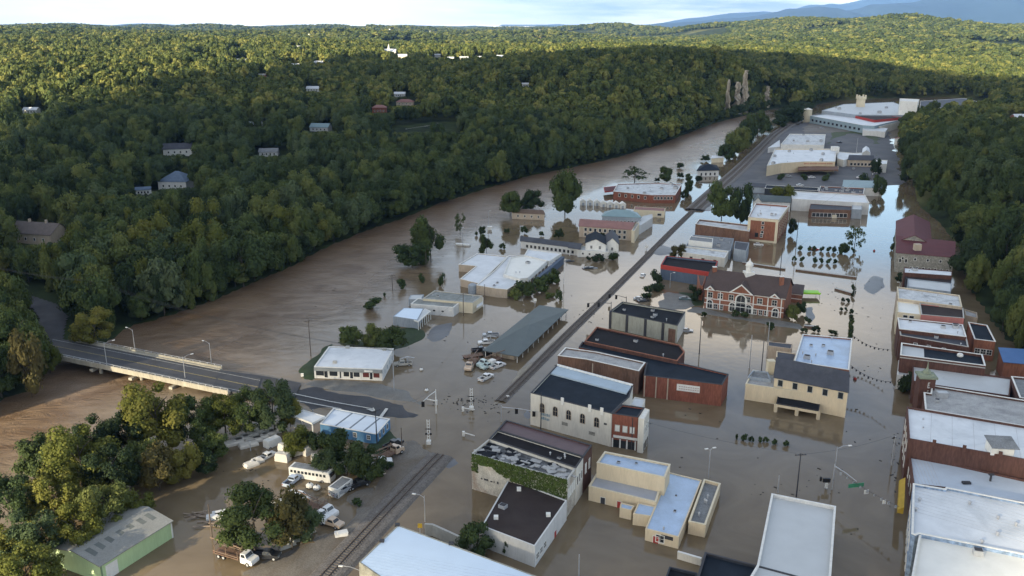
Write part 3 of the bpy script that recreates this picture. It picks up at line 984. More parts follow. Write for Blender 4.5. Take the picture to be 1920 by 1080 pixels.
class Bld:
    def __init__(s, name, label, px, py, z=0.0, cat='building', group=None, loc=None):
        p = loc or G(px, py, z)
        s.z0 = p.z
        s.root = empty(name, (p.x, p.y, p.z), label, cat, group)
        s.last = None

    # --- blocks
    def block(s, px, h, wall=W_WHITE, roof=R_WHITE, par=.45, coping=None, z0=-1.2, kind='flat', rise=1.5, axis=0, world=None, over=.35, wname='wall', rname='roof', base=0.0):
        """px: photo pixels of the top corners, all at height h"""
        poly = ccw(world or [tuple(G(a, b, h)[:2]) for a, b in px])
        s.last = (poly, h)
        zt = h
        if kind == 'flat':
            mb = MB(); inn = inset(poly, .28)
            n = len(poly)
            mb.prism(poly, z0, zt, top=False, bottom=False)
            mb.prism(list(reversed(inn)), zt - par - .1, zt, top=False, bottom=False)
            for k in range(n):
                j = (k + 1) % n
                mb.face([(*poly[k], zt), (*poly[j], zt), (*inn[j], zt), (*inn[k], zt)])
            mb.build(wname, wall, s.root)
            rb = MB(); rb.face([(x, y, zt - par) for x, y in inset(poly, .26)])
            rb.prism(inset(poly, .30), zt - par - .25, zt - par - .02, top=False)
            rb.build(rname, roof, s.root)
            if coping is not None:
                cb = MB(); o2, i2 = inset(poly, -.06), inset(poly, .36)
                for k in range(n):
                    j = (k + 1) % n
                    cb.prism([o2[k], o2[j], i2[j], i2[k]], zt + .004, zt + .13)
                cb.build('coping', coping, s.root)
        else:
            s._pitched(poly, h, wall, roof, kind, rise, axis, z0, over, wname, rname)
        return s

    def _pitched(s, poly, h, wall, roof, kind, rise, axis, z0, over, wname, rname):
        P = [Vector((x, y, h)) for x, y in poly]
        if len(P) != 4: raise ValueError('pitched roof needs 4 corners')
        if axis: P = P[1:] + P[:1]
        # ridge runs parallel to P0-P1
        mb = MB(); mb.prism([tuple(p[:2]) for p in P], z0, h - .02, top=True)
        a, b = (P[0] + P[3]) / 2, (P[1] + P[2]) / 2
        up = Vector((0, 0, rise))
        d = (b - a).normalized()
        rb = MB()
        if kind == 'gable':
            mb.face([P[3], P[0], a + up * .98]); mb.face([P[1], P[2], b + up * .98])
            A, B = a + up - d * over, b + up + d * over
            e = lambda p, q: (p - q).normalized()
            o0 = P[0] - d * over + e(P[0], P[3]) * over; o1 = P[1] + d * over + e(P[1], P[2]) * over
            o2 = P[2] + d * over + e(P[2], P[1]) * over; o3 = P[3] - d * over + e(P[3], P[0]) * over
            t = Vector((0, 0, .16))
            for q in ([o0, o1, B, A], [B, o2, o3, A]):
                rb.face([x + t for x in q]); rb.face([x for x in reversed(q)])
            for x, y in ((o0, o1), (o1, B), (B, o2), (o2, o3), (o3, A), (A, o0)):
                rb.face([x, y, y + t, x + t])
        elif kind == 'hip':
            L = min((P[0] - P[3]).length / 2, (P[0] - P[1]).length * .45)
            A, B = a + up + d * L, b + up - d * L
            q = inset([tuple(p[:2]) for p in P], -over)
            o = [Vector((x, y, h - .05)) for x, y in q]
            t = Vector((0, 0, .14))
            o = [x + t for x in o]
            rb.face([o[0], o[1], B, A]); rb.face([o[1], o[2], B]); rb.face([o[2], o[3], A, B]); rb.face([o[3], o[0], A])
            rb.prism([tuple(x[:2]) for x in o], h - .09, h + .09, top=False)
        elif kind == 'shed':       # low along P0-P1, high along P3-P2
            q = [P[0], P[1], P[2] + up, P[3] + up]
            e = (P[0] - P[3]).normalized() * over
            q = [q[0] + e - d * over, q[1] + e + d * over, q[2] - e + d * over, q[3] - e - d * over]
            t = Vector((0, 0, .14))
            rb.face([x + t for x in q]); rb.face(list(reversed(q)))
            for k in range(4): rb.face([q[k], q[(k + 1) % 4], q[(k + 1) % 4] + t, q[k] + t])
            mb.face([P[1], P[2], P[2] + up * .98]); mb.face([P[3], P[0], P[3] + up * .98]); mb.face([P[2], P[3], P[3] + up * .98, P[2] + up * .98])
        mb.build(wname, wall, s.root)
        rb.build(rname, roof, s.root)

    # --- wall frame of the last block: edge k from corner k to k+1 (CCW); n = outward normal
    def edge(s, k):
        poly, h = s.last
        a, b = Vector(poly[k % len(poly)]), Vector(poly[(k + 1) % len(poly)])
        d = (b - a); L = d.length; d.normalize()
        return a, d, Vector((d.y, -d.x)), L, h

    def front(s):
        """index of the long edge that faces the camera most"""
        poly, h = s.last
        best, bi = -1e9, 0
        for k in range(len(poly)):
            a, d, n, L, _ = s.edge(k)
            f = -n.dot((a + d * L / 2).normalized()) * L
            if f > best: best, bi = f, k
        return bi

    def side(s, which):
        """edge facing the camera-left (-1) or right (+1) the most"""
        poly, h = s.last
        best, bi = -1e9, 0
        for k in range(len(poly)):
            a, d, n, L, _ = s.edge(k)
            f = n.x * which + .002 * L
            if f > best: best, bi = f, k
        return bi

    def rect(s, k, u, z, w, h, t, name, m, parent=None, off=0.0, arch=False, mi=0):
        """a slab standing t proud of wall edge k, centred at u metres from its start, sill at z"""
        a, d, n, L, _ = s.edge(k)
        mb = MB()
        A = a + d * (u - w / 2) + n * off; B = a + d * (u + w / 2) + n * off
        if not arch:
            mb.prism([tuple(A), tuple(B), tuple(B + n * t), tuple(A + n * t)][::-1], z, z + h)
        else:
            pts = [(-w / 2, z), (w / 2, z)] + [(w / 2 * math.cos(q), z + h - w / 2 + w / 2 * math.sin(q)) for q in np.linspace(0, math.pi, 9)]
            c = a + d * u
            f0 = [Vector((*(c + d * x + n * (off + t)), y)) for x, y in pts]
            f1 = [Vector((*(c + d * x + n * off), y)) for x, y in pts]
            mb.face(f0)
            for i in range(len(f0)):
                j = (i + 1) % len(f0); mb.face([f1[i], f1[j], f0[j], f0[i]])
        return mb.build(name, m, parent or s.root)

    def win(s, k, u, z, w, h, frame=T_WHITE, arch=False, glass=GLASS, fw=.14, bars=True, lab=None):
        """window: a frame that stands out of the wall, the pane set in it, mullions"""
        a, d, n, L, _ = s.edge(k)
        c = a + d * u
        mb = MB()

        def P(x, y, o): return (*(c + d * x + n * o), y)

        def bar(x0, x1, y0, y1, o=.075):
            q = [P(x0, y0, o), P(x1, y0, o), P(x1, y1, o), P(x0, y1, o)]
            r = [P(x0, y0, .0), P(x1, y0, .0), P(x1, y1, .0), P(x0, y1, .0)]
            mb.face(q)
            for i in range(4):
                j = (i + 1) % 4; mb.face([r[i], r[j], q[j], q[i]])
        if arch:
            zs = z + h - w / 2
            bar(-w / 2 - fw, -w / 2, z, zs); bar(w / 2, w / 2 + fw, z, zs); bar(-w / 2 - fw, w / 2 + fw, z - fw, z)
            q = np.linspace(0, math.pi, 11)
            for t0, t1 in zip(q[:-1], q[1:]):
                ri, ro = w / 2, w / 2 + fw
                mb.face([P(ri * math.cos(t0), zs + ri * math.sin(t0), .075), P(ro * math.cos(t0), zs + ro * math.sin(t0), .075), P(ro * math.cos(t1), zs + ro * math.sin(t1), .075), P(ri * math.cos(t1), zs + ri * math.sin(t1), .075)])
        else:
            bar(-w / 2 - fw, -w / 2, z, z + h); bar(w / 2, w / 2 + fw, z, z + h)
            bar(-w / 2 - fw, w / 2 + fw, z + h, z + h + fw); bar(-w / 2 - fw, w / 2 + fw, z - fw, z, .12)
        if bars:
            bar(-.035, .035, z, z + h * (.97 if not arch else .95), .055)
            bar(-w / 2, w / 2, z + h * .5 - .035, z + h * .5 + .035, .055)
        o = mb.build('window', frame, s.root)
        if lab: o['label'] = lab
        g = MB()
        if arch:
            pts = [(-w / 2, z), (w / 2, z)] + [(w / 2 * math.cos(q), z + h - w / 2 + w / 2 * math.sin(q)) for q in np.linspace(0, math.pi, 9)]
            g.face([P(x, y, .022) for x, y in pts])
        else:
            g.face([P(-w / 2, z, .022), P(w / 2, z, .022), P(w / 2, z + h, .022), P(-w / 2, z + h, .022)])
        g.build('pane', glass, o)
        return o

    def wins(s, k, n, z, w, h, u0=None, u1=None, **kw):
        a, d, nn, L, _ = s.edge(k)
        u0 = L * .08 if u0 is None else u0 * L
        u1 = L * .92 if u1 is None else u1 * L
        for i in range(n):
            s.win(k, u0 + (u1 - u0) * (i + .5) / n, z, w, h, **kw)

    def door(s, k, u, w=1.1, h=2.2, m=T_DARK, z=-.8):
        o = s.rect(k, u, z, w, h, .05, 'door', m)
        s.rect(k, u, z - .02, w + .24, h + .14, .028, 'door_frame', T_WHITE)
        return o

    # --- things bolted to the roof
    def units(s, n, seed=1, lo=.9, hi=2.0, names=('air_conditioner', 'roof_vent'), m=METAL, area=None, par=.45):
        poly, h = s.last
        rng = random.Random(seed)
        xs, ys = [p[0] for p in poly], [p[1] for p in poly]
        c = 0
        inn = inset(poly, 1.4)
        rz = math.atan2(poly[1][1] - poly[0][1], poly[1][0] - poly[0][0])
        for _ in range(600):
            if c >= n: break
            x, y = rng.uniform(min(xs), max(xs)), rng.uniform(min(ys), max(ys))
            if not in_poly(np.array([x]), np.array([y]), inn)[0]: continue
            z = h - par
            if rng.random() < .5:
                w = rng.uniform(lo, hi)
                mb = MB(); mb.box((x, y, z + w * .33), (w, w * .8, w * .62), rz)
                mb.box((x, y, z + w * .66 + .02), (w * .8, w * .6, .07), rz, 1)
                mb.build(names[0], [m, T_DARK], s.root)
            else:
                mb = MB(); mb.tube([(x, y, z - .05), (x, y, z + .7)], .14, 7); mb.tube([(x, y, z + .7), (x, y, z + .95)], [.26, .12], 7)
                mb.build(names[1], m, s.root)
            c += 1
        return s

    def chimney(s, px, py, h, z, w=.8, m=W_BRICK2, name='chimney'):
        p = G(px, py, z)
        mb = MB(); mb.box((p.x, p.y, z - h / 2), (w, w, h)); mb.box((p.x, p.y, z + .05), (w + .16, w + .16, .12))
        mb.build(name, m, s.root)

    def seams(s, k, n, m, zoff=.02, w=.12, par=.45):
        """raised joints that cross a flat roof, parallel to edge k"""
        poly, h = s.last
        a, d, nn, L, _ = s.edge(k)
        dep = max((Vector(p) - a).dot(-nn) for p in poly)
        mb = MB()
        for i in range(n):
            u = L * (i + 1) / (n + 1)
            tt = np.linspace(.3, dep - .3, 60); qx, qy = (a + d * u).x - nn.x * tt, (a + d * u).y - nn.y * tt
            ok = np.where(in_poly(qx, qy, inset(poly, .35)))[0]
            if len(ok) < 3: continue
            A = Vector((qx[ok[0]], qy[ok[0]])); B = Vector((qx[ok[-1]], qy[ok[-1]]))
            mb.prism([tuple(A - d * w / 2), tuple(A + d * w / 2), tuple(B + d * w / 2), tuple(B - d * w / 2)], h - par + zoff - .02, h - par + zoff)
        mb.build('roof_seam', m, s.root)
        return s
# ------------------------------------------------------------------ the woods
HOUSE_SPOTS = []       # (x, y, radius) kept free of trees


def scatter(r0, r1, step, seed, amax=43):
    rng = np.random.default_rng(seed)
    a = math.radians(amax)
    X, Y = np.meshgrid(np.arange(-r1 * math.sin(a), r1 * math.sin(a), step), np.arange(r0 * math.cos(a) * .9, r1, step), indexing='ij')
    X = X + (rng.random(X.shape) - .5) * step * .85; Y = Y + (rng.random(Y.shape) - .5) * step * .85
    X, Y = X.ravel(), Y.ravel()
    R, A = np.hypot(X, Y), np.arctan2(X, Y)
    k = (R > r0) & (R <= r1) & (np.abs(A) < a)
    X, Y = X[k], Y[k]
    k = ~in_poly(X, Y, WATER_POLY)
    X, Y = X[k], Y[k]
    for (hx, hy, hr) in HOUSE_SPOTS:
        # the clearing, stretched towards the viewpoint like the gardens in front of the houses
        L = math.hypot(hx, hy); ux, uy = hx / L, hy / L
        dx, dy = X - hx, Y - hy
        al, ac = dx * ux + dy * uy, np.abs(-dx * uy + dy * ux)
        k = ~((np.abs(al) < hr * 1.05) & (ac < hr * 1.0))
        X, Y = X[k], Y[k]
    Z = land(X, Y)
    CAP = np.full(X.shape, 99.0)
    for (hx, hy, hr) in HOUSE_SPOTS:
        # gardens in front of a house: low growth only
        L = math.hypot(hx, hy); ux, uy = hx / L, hy / L
        dx, dy = X - hx, Y - hy
        al, ac = -(dx * ux + dy * uy), np.abs(-dx * uy + dy * ux)
        hz = land1(hx, hy); tn = (CAM_H - hz) / L
        lim = hz + 1.5 + np.maximum(al - hr, 0) * tn - Z
        CAP = np.where((al > 0) & (al < 140) & (ac < hr * .95 + 3), np.minimum(CAP, np.maximum(lim, 2.0)), CAP)
    return X, Y, Z, CAP, rng


ROAD_L = [tuple(G(p[0], p[1], 4.0)[:2]) for p in [(84, 662), (120, 645), (200, 660), (190, 628), (170, 622), (128, 585), (112, 568), (70, 552), (20, 545), (-60, 540), (-60, 566), (20, 574), (52, 590), (50, 625), (62, 655)]]


def inst_object(name, X, Y, Z, W, Hh, idx, rot, meshes_objs, kind='stuff'):
    me = bpy.data.meshes.new(name)
    me.from_pydata(np.stack([X, Y, Z], 1).tolist(), [], [])
    sc = np.stack([W, W, Hh], 1).astype(np.float32)
    a = me.attributes.new('size', 'FLOAT_VECTOR', 'POINT'); a.data.foreach_set('vector', sc.ravel())
    a = me.attributes.new('turn', 'FLOAT', 'POINT'); a.data.foreach_set('value', rot.astype(np.float32))
    a = me.attributes.new('which', 'INT', 'POINT'); a.data.foreach_set('value', idx.astype(np.int32))
    o = bpy.data.objects.new(name, me)
    col.objects.link(o)
    ng = bpy.data.node_groups.new(name, 'GeometryNodeTree')
    ng.interface.new_socket('Geometry', in_out='INPUT', socket_type='NodeSocketGeometry')
    ng.interface.new_socket('Geometry', in_out='OUTPUT', socket_type='NodeSocketGeometry')
    N, L = ng.nodes, ng.links
    gi, go = N.new('NodeGroupInput'), N.new('NodeGroupOutput')
    m2p = N.new('GeometryNodeMeshToPoints')
    iop = N.new('GeometryNodeInstanceOnPoints')
    jn = N.new('GeometryNodeJoinGeometry')
    for ob in meshes_objs:
        oi = N.new('GeometryNodeObjectInfo'); oi.inputs['Object'].default_value = ob
        oi.inputs['As Instance'].default_value = True
        oi.transform_space = 'ORIGINAL'
        L.new(oi.outputs['Geometry'], jn.inputs[0])

    def attr(nm, t):
        n = N.new('GeometryNodeInputNamedAttribute'); n.data_type = t; n.inputs['Name'].default_value = nm
        return [x for x in n.outputs if x.enabled][0]
    L.new(gi.outputs[0], m2p.inputs['Mesh'])
    L.new(m2p.outputs[0], iop.inputs['Points'])
    L.new(jn.outputs[0], iop.inputs['Instance'])
    iop.inputs['Pick Instance'].default_value = True
    L.new(attr('which', 'INT'), iop.inputs['Instance Index'])
    L.new(attr('size', 'FLOAT_VECTOR'), iop.inputs['Scale'])
    cx = N.new('ShaderNodeCombineXYZ')
    L.new(attr('turn', 'FLOAT'), cx.inputs[2])
    L.new(cx.outputs[0], iop.inputs['Rotation'])
    L.new(iop.outputs[0], go.inputs[0])
    md = o.modifiers.new('scatter', 'NODES'); md.node_group = ng
    tag(o, kind=kind)
    return o


def zone_of(px):
    for lim, nm in ((120, 'above the bridge end road'), (260, 'behind the lone yellow tree by the bridge'), (400, 'where the power line crosses'),
                    (560, 'opposite the storefront'), (720, 'opposite the three lawn trees'), (900, 'opposite the white clinic'), (1150, 'behind the brick works'), (1500, 'by the river near the cliff')):
        if px < lim: return nm
    return None


KLAB = {'round': 'green broadleaf tree', 'yellow': 'yellow-green broadleaf tree', 'dark': 'dark green broadleaf tree', 'pale': 'pale grey-green broadleaf tree', 'rust': 'rust-tinged tree', 'tall': 'tall narrow green tree', 'cone': 'dark pointed conifer'}


def plant_woods():
    # near woods: every tree that shows large is a tree of its own
    X, Y, Z, CAP, rng = scatter(150, 760, 9.2, 3)
    k = ~in_poly(X, Y, ROAD_L)
    X, Y, Z, CAP = X[k], Y[k], Z[k], CAP[k]
    # a skirt of trees right along the water's edge
    ex, ey = [], []
    pts = [tuple(G(*p)[:2]) for p in SHORE_PX]
    for (x0, y0), (x1, y1) in zip(pts[:-1], pts[1:]):
        L = math.hypot(x1 - x0, y1 - y0); n = max(1, int(L / 6.5))
        nx, ny = -(y1 - y0) / L, (x1 - x0) / L
        for i in range(n):
            t = (i + rng.random()) / n; o = -1.0 - 3.5 * rng.random()
            ex.append(x0 + (x1 - x0) * t - nx * o * -1); ey.append(y0 + (y1 - y0) * t - ny * o * -1)
    ex, ey = np.array(ex), np.array(ey)
    nearcliff = np.min([np.hypot(ex - hx, ey - hy) - hr * 1.1 for hx, hy, hr in HOUSE_SPOTS], axis=0) > 0
    keep = nearcliff & (~in_poly(ex, ey, WATER_POLY)) & (np.hypot(ex, ey) < 1100) & (~in_poly(ex, ey, ROAD_L)) & (ey > 200)
    ex, ey = ex[keep], ey[keep]
    X = np.concatenate([X, ex]); Y = np.concatenate([Y, ey]); Z = np.concatenate([Z, land(ex, ey)]); CAP = np.concatenate([CAP, np.full(len(ex), 99.)])
    isedge = np.arange(len(X)) >= len(X) - len(ex)
    n = len(X)
    W = 7 + 9.5 * rng.random(n) ** 1.5; Hh = 10 + 5 * rng.random(n) + W * .45
    W = np.where(isedge, W * .75, W); Hh = np.where(isedge, Hh * .62, Hh)
    q = np.minimum(1, CAP / Hh); Hh = Hh * q; W = W * q ** .5
    dep = Y * CP - (Z + 8 - CAM_H) * SP
    px = 960 + X / dep * FPX
    py = 540 - ((Z + 8 - CAM_H) * CP + Y * SP) / dep * FPX
    inv = (px > -30) & (px < 1950) & (py > -20) & (py < 1130)
    order = np.argsort(np.where(inv, dep, 1e9))
    order = order[:232]
    order = [i for i in order if inv[i]]
    chosen = np.zeros(n, bool)
    kinds = ['round'] * 9 + ['dark'] * 4 + ['yellow'] * 1 + ['pale'] * 2 + ['tall'] * 3
    for i in order:
        chosen[i] = True
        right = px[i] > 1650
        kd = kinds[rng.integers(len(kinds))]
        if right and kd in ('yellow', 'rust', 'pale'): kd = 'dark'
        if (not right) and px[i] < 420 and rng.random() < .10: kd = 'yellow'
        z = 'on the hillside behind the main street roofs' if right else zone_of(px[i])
        sz = 'large ' if W[i] > 12.2 else ('small ' if W[i] < 8 else '')
        edge = 'at the waterline ' if isedge[i] else ''
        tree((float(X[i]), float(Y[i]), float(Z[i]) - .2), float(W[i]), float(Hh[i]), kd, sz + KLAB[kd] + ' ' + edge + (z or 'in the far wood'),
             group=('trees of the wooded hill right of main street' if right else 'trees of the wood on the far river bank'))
    r = ~chosen
    src = [bpy.data.objects[o] for o in NEAR_SRC]
    idx = rng.integers(0, len(src), r.sum())
    inst_object('woodland', X[r], Y[r], Z[r] - .2, W[r] * 1.1, Hh[r], idx, rng.random(r.sum()) * 6.28, src)
    # far woods
    X, Y, Z, CAP, rng = scatter(760, 1900, 11.5, 7)
    n = len(X)
    W = 9 + 9 * rng.random(n); Hh = 9 + 6 * rng.random(n) + W * .4
    q = np.minimum(1, CAP / Hh); Hh = Hh * q; W = W * q ** .5
    k = np.ones(n, bool)
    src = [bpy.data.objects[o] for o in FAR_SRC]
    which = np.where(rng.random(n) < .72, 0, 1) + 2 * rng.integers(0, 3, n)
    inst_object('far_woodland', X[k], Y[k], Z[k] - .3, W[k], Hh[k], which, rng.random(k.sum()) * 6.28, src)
    X, Y, Z, CAP, rng = scatter(1900, 7200, 25, 8, amax=38)
    n = len(X)
    gaps = vnoise(X, Y, 260, 44) > .71
    X, Y, Z, CAP = X[~gaps], Y[~gaps], Z[~gaps], CAP[~gaps]; n = len(X)
    W = 25 + 14 * rng.random(n); Hh = 15 + 9 * rng.random(n)
    q = np.minimum(1, (CAP + 3) / Hh); Hh = Hh * q
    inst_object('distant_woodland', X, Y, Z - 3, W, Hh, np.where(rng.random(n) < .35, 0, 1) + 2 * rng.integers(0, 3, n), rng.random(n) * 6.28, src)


# sources of the repeated crowns: real trees that stand in the far wood
NEAR_SRC, FAR_SRC = [], []


def source_trees():
    spots = [(640, 262), (700, 250), (560, 300), (820, 268), (980, 250), (1040, 232), (480, 250), (420, 300)]
    for (x, y), (kd, j) in zip(spots, [('round', 0), ('round', 1), ('round', 2), ('dark', 0), ('dark', 1), ('pale', 0), ('round', 3), ('tall', 0)]):
        p = hit(x, y)
        o = tree(p, 11, 16, kd, KLAB[kd] + ' in the middle of the wood ' + ('left of the red brick house' if x < 680 else 'right of the red roofed house'), group='trees of the wood on the far river bank')
        c = o.children[0] if o.children[0].name.startswith('crown') else o.children[1]
        c.data = NEAR[kd][j]
        NEAR_SRC.append(c.name)
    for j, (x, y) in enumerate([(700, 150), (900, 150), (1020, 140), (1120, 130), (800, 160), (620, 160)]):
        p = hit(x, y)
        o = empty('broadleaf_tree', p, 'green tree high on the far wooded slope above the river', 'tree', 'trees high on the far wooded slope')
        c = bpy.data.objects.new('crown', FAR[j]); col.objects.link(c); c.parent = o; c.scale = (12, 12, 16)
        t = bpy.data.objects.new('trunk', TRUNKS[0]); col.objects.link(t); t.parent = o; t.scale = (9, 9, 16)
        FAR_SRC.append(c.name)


# ------------------------------------------------------------------ cloud slab added unseen behind the viewpoint, its outline shaped to shade the town
def build_shade_cloud():
    A = 900.0
    px = [(-500, 300), (-60, 330), (10, 340), (70, 262), (170, 212), (300, 172), (420, 148), (560, 118), (700, 108), (900, 108), (1060, 104), (1180, 98), (1290, 96), (1400, 106), (1520, 110), (1640, 124), (1760, 142), (1900, 156), (2500, 160)]
    pts = []
    for a, b in px:
        h = hit(a, b, 8)
        pts.append((h.x, h.y, h.z + 8))
    near = [(2200, 900), (2000, 1500), (1200, 1600), (700, 1500), (420, 1200), (360, 1000), (430, 860), (545, 760), (450, 716), (330, 690), (215, 640), (150, 610), (-40, 520), (-500, 480)]
    for a, b in near:
        g = G(a, b, 4); pts.append((g.x, g.y, 4))
    k = lambda z: (A - z) / math.tan(SUN_EL)
    hx, hy = SUN_TO.x / math.cos(SUN_EL), SUN_TO.y / math.cos(SUN_EL)
    poly = [(x + hx * k(z), y + hy * k(z)) for x, y, z in pts]
    xs, ys = [p[0] for p in poly], [p[1] for p in poly]
    st = 22.0
    X, Y = np.meshgrid(np.arange(min(xs) - 80, max(xs) + 80, st), np.arange(min(ys) - 80, max(ys) + 80, st), indexing='ij')
    d = dist_poly(X, Y, poly) * np.where(in_poly(X, Y, poly), 1, -1)
    d = d + (vnoise(X, Y, 90, 71) - .5) * 50 + (vnoise(X, Y, 35, 72) - .5) * 30
    keep = d > 0
    th = 26 * np.clip(d / 120, 0.05, 1) ** .5
    top = A + th * (.6 + .9 * vnoise(X, Y, 110, 73)); bot = A - th * .35 * (.5 + vnoise(X, Y, 70, 74))
    mb_v, mb_f = [], []
    cell = keep[:-1, :-1] & keep[1:, :-1] & keep[1:, 1:] & keep[:-1, 1:]
    used = np.zeros(X.shape, bool)
    used[:-1, :-1] |= cell; used[1:, :-1] |= cell; used[1:, 1:] |= cell; used[:-1, 1:] |= cell
    idx = -np.ones(X.shape, int); idx[used] = np.arange(used.sum()); n = int(used.sum())
    v = np.concatenate([np.stack([X[used], Y[used], top[used]], 1), np.stack([X[used], Y[used], bot[used]], 1)])
    f = np.stack([idx[:-1, :-1][cell], idx[1:, :-1][cell], idx[1:, 1:][cell], idx[:-1, 1:][cell]], 1)
    faces = f.tolist() + (f[:, ::-1] + n).tolist()
    ec = {}
    for q in f.tolist():
        for i in range(4):
            e = (q[i], q[(i + 1) % 4]); r = (e[1], e[0])
            if r in ec: del ec[r]
            else: ec[e] = 1
    for (a, b) in ec: faces.append([b, a, a + n, b + n])
    me = bpy.data.meshes.new('shade_cloud'); me.from_pydata(v.tolist(), [], faces)
    m, nt, p = nodes('shade_cloud_skin'); p.inputs['Base Color'].default_value = (.8, .8, .8, 1); p.inputs['Roughness'].default_value = 1
    me.materials.append(m)
    o = bpy.data.objects.new('shade_cloud', me); col.objects.link(o)
    tag(o, kind='stuff')


build_shade_cloud()


def build_haze(density=3.4e-5):
    mb = MB()
    mb.box((0, 10500, 387), (52000, 35000, 780))
    m = bpy.data.materials.new('haze_air'); m.use_nodes = True
    nt = m.node_tree; nt.nodes.clear()
    out = nt.nodes.new('ShaderNodeOutputMaterial')
    v = nt.nodes.new('ShaderNodeVolumePrincipled')
    v.inputs['Color'].default_value = (.26, .50, 1.0, 1)
    v.inputs['Density'].default_value = density
    v.inputs['Anisotropy'].default_value = .0
    nt.links.new(v.outputs[0], out.inputs['Volume'])
    o = mb.build('haze', m)
    tag(o, kind='stuff')
# ------------------------------------------------------------------ town: main street, right hand row
def simple(name, label, px, h, wall, roof, units=0, seed=1, group=None, **k):
    b = Bld(name, label, *px[0], group=group)
    b.block(px, h, wall, roof, **k)
    if units: b.units(units, seed)
    return b


b = Bld('store_building', 'white roofed store nearest the viewpoint on the right side of main street', 1727, 1000)
b.block([(1724, 1001), (2160, 1090), (2160, 1260), (1692, 1180)], 9.6, W_CREAM, R_CREAM, coping=T_WHITE)
s = b.side(-1)
b.wins(s, 5, 4.6, 1.3, 2.2); b.units(4, 3)
b = Bld('store_building', 'white roofed store with a row of small vents and a blue and white side wall', 1712, 908)
b.block([(1712, 907), (1772, 917), (1774, 914), (2160, 990), (2160, 1088), (1724, 1001), (1716, 1004), (1709, 1001)], 9.9, mat('blue_white_wall', (.22, .30, .42), var=.5, scale=1.2), R_WHITE, coping=T_WHITE)
b.seams(3, 14, mat('membrane_joint', (.50, .51, .52)), w=.10)
s = b.side(-1)
b.wins(s, 6, 5.0, 1.2, 2.3); b.wins(s, 5, .6, 1.8, 2.4, bars=False)
for (x, y) in ((1724, 939), (1818, 945), (1871, 973), (1870, 1003), (1841, 1018), (1905, 985), (1718, 957)):
    p = G(x, y, 9.5); mb = MB(); mb.tube([(p.x, p.y, 9.4), (p.x, p.y, 10.0)], .22, 8); mb.tube([(p.x, p.y, 10.0), (p.x, p.y, 10.2)], [.42, .2], 8); mb.build('roof_vent', METAL, b.root)
b = Bld('store_building', 'lower grey-white roofed store under the long brown brick side wall', 1706, 853)
b.block([(1705, 851), (2160, 952), (2160, 988), (1774, 914), (1712, 907)], 7.4, W_BRICK2, mat('greyish_membrane_roof', (.50, .56, .62), var=.06, scale=.25, stain=.2, stain_c=(.4, .44, .48), rough=.6))
b.seams(0, 8, MATS['membrane_joint'], w=.10)
b.wins(b.side(-1), 3, 3.4, 1.2, 1.9)
p = G(1857, 900, 7.2); mb = MB(); mb.tube([(p.x, p.y, 6.9), (p.x, p.y, 8.4)], .22, 8); mb.box((p.x, p.y, 8.5), (1.1, .5, .25)); mb.build('roof_vent', T_DARK, b.root)
p = G(1812, 905, 7.2); mb = MB(); mb.box((p.x, p.y, 7.2), (1.7, .8, .4)); mb.build('skylight', T_DARK, b.root)
b = Bld('store_building', 'tall store with a broad white roof and a brown brick parapet side', 1700, 763)
b.block([(1700, 762), (2100, 829), (2100, 893), (1704, 822)], 11.6, W_BRICK2, R_WHITE, coping=None)
b.seams(b.front(), 8, MATS['membrane_joint'], w=.10)
f = b.front()
for u in (.13, .28, .455, .62): b.rect(f, b.edge(f)[3] * u, 10.9, .7, 1.5, .35, 'chimney', W_BRICK2)
p = G(1873, 848, 11.2); mb = MB(); mb.box((p.x, p.y, 12.2), (4.6, 3.4, 2.0), -.15); mb.build('roof_hut', T_WHITE, b.root)
mb = MB(); mb.prism([(p.x - 2.9, p.y - 2.2), (p.x + 2.6, p.y - 2.9), (p.x + 3.1, p.y + 1.7), (p.x - 2.4, p.y + 2.4)], [13.2, 13.2, 14.0, 14.0], [13.35, 13.35, 14.15, 14.15]); mb.build('hut_roof', R_GREY, b.root)
b.wins(b.side(-1), 4, 7.2, 1.2, 2.2); b.wins(b.side(-1), 4, 3.2, 1.2, 2.2)
for (x, y) in ((1731, 787), (1731, 803)):
    p = G(x, y, 11.1); mb = MB(); mb.tube([(p.x, p.y, 10.9), (p.x, p.y, 11.5)], .18, 7); mb.build('roof_vent', METAL, b.root)
b = Bld('store_building', 'store with a weathered grey tar roof framed by a white parapet', 1733, 736)
b.block([(1732, 736), (1745, 738), (1747, 723), (2080, 776), (2080, 826), (1735, 768)], 9.3, W_BRICK2, R_WEATH, coping=T_WHITE)
p = G(1766, 743, 9); mb = MB(); mb.box((p.x, p.y, 9.5), (2.6, 1.6, 1.4), -.1); mb.build('air_conditioner', METAL, b.root)
b.units(3, 8)
b = Bld('hall_building', 'low hall with a plain pale grey roof behind the brick turret', 1712, 685)
b.block([(1711, 684), (1897, 708), (1893, 742), (1748, 721), (1712, 714)], 6.6, W_BRICK2, R_LGREY)
b = Bld('store_building', 'grey flat roof with a white edge behind the pale hall', 1897, 702)
b.block([(1896, 706), (2080, 722), (2080, 770), (1912, 746)], 8.2, W_BRICK2, R_GREY, coping=T_WHITE)
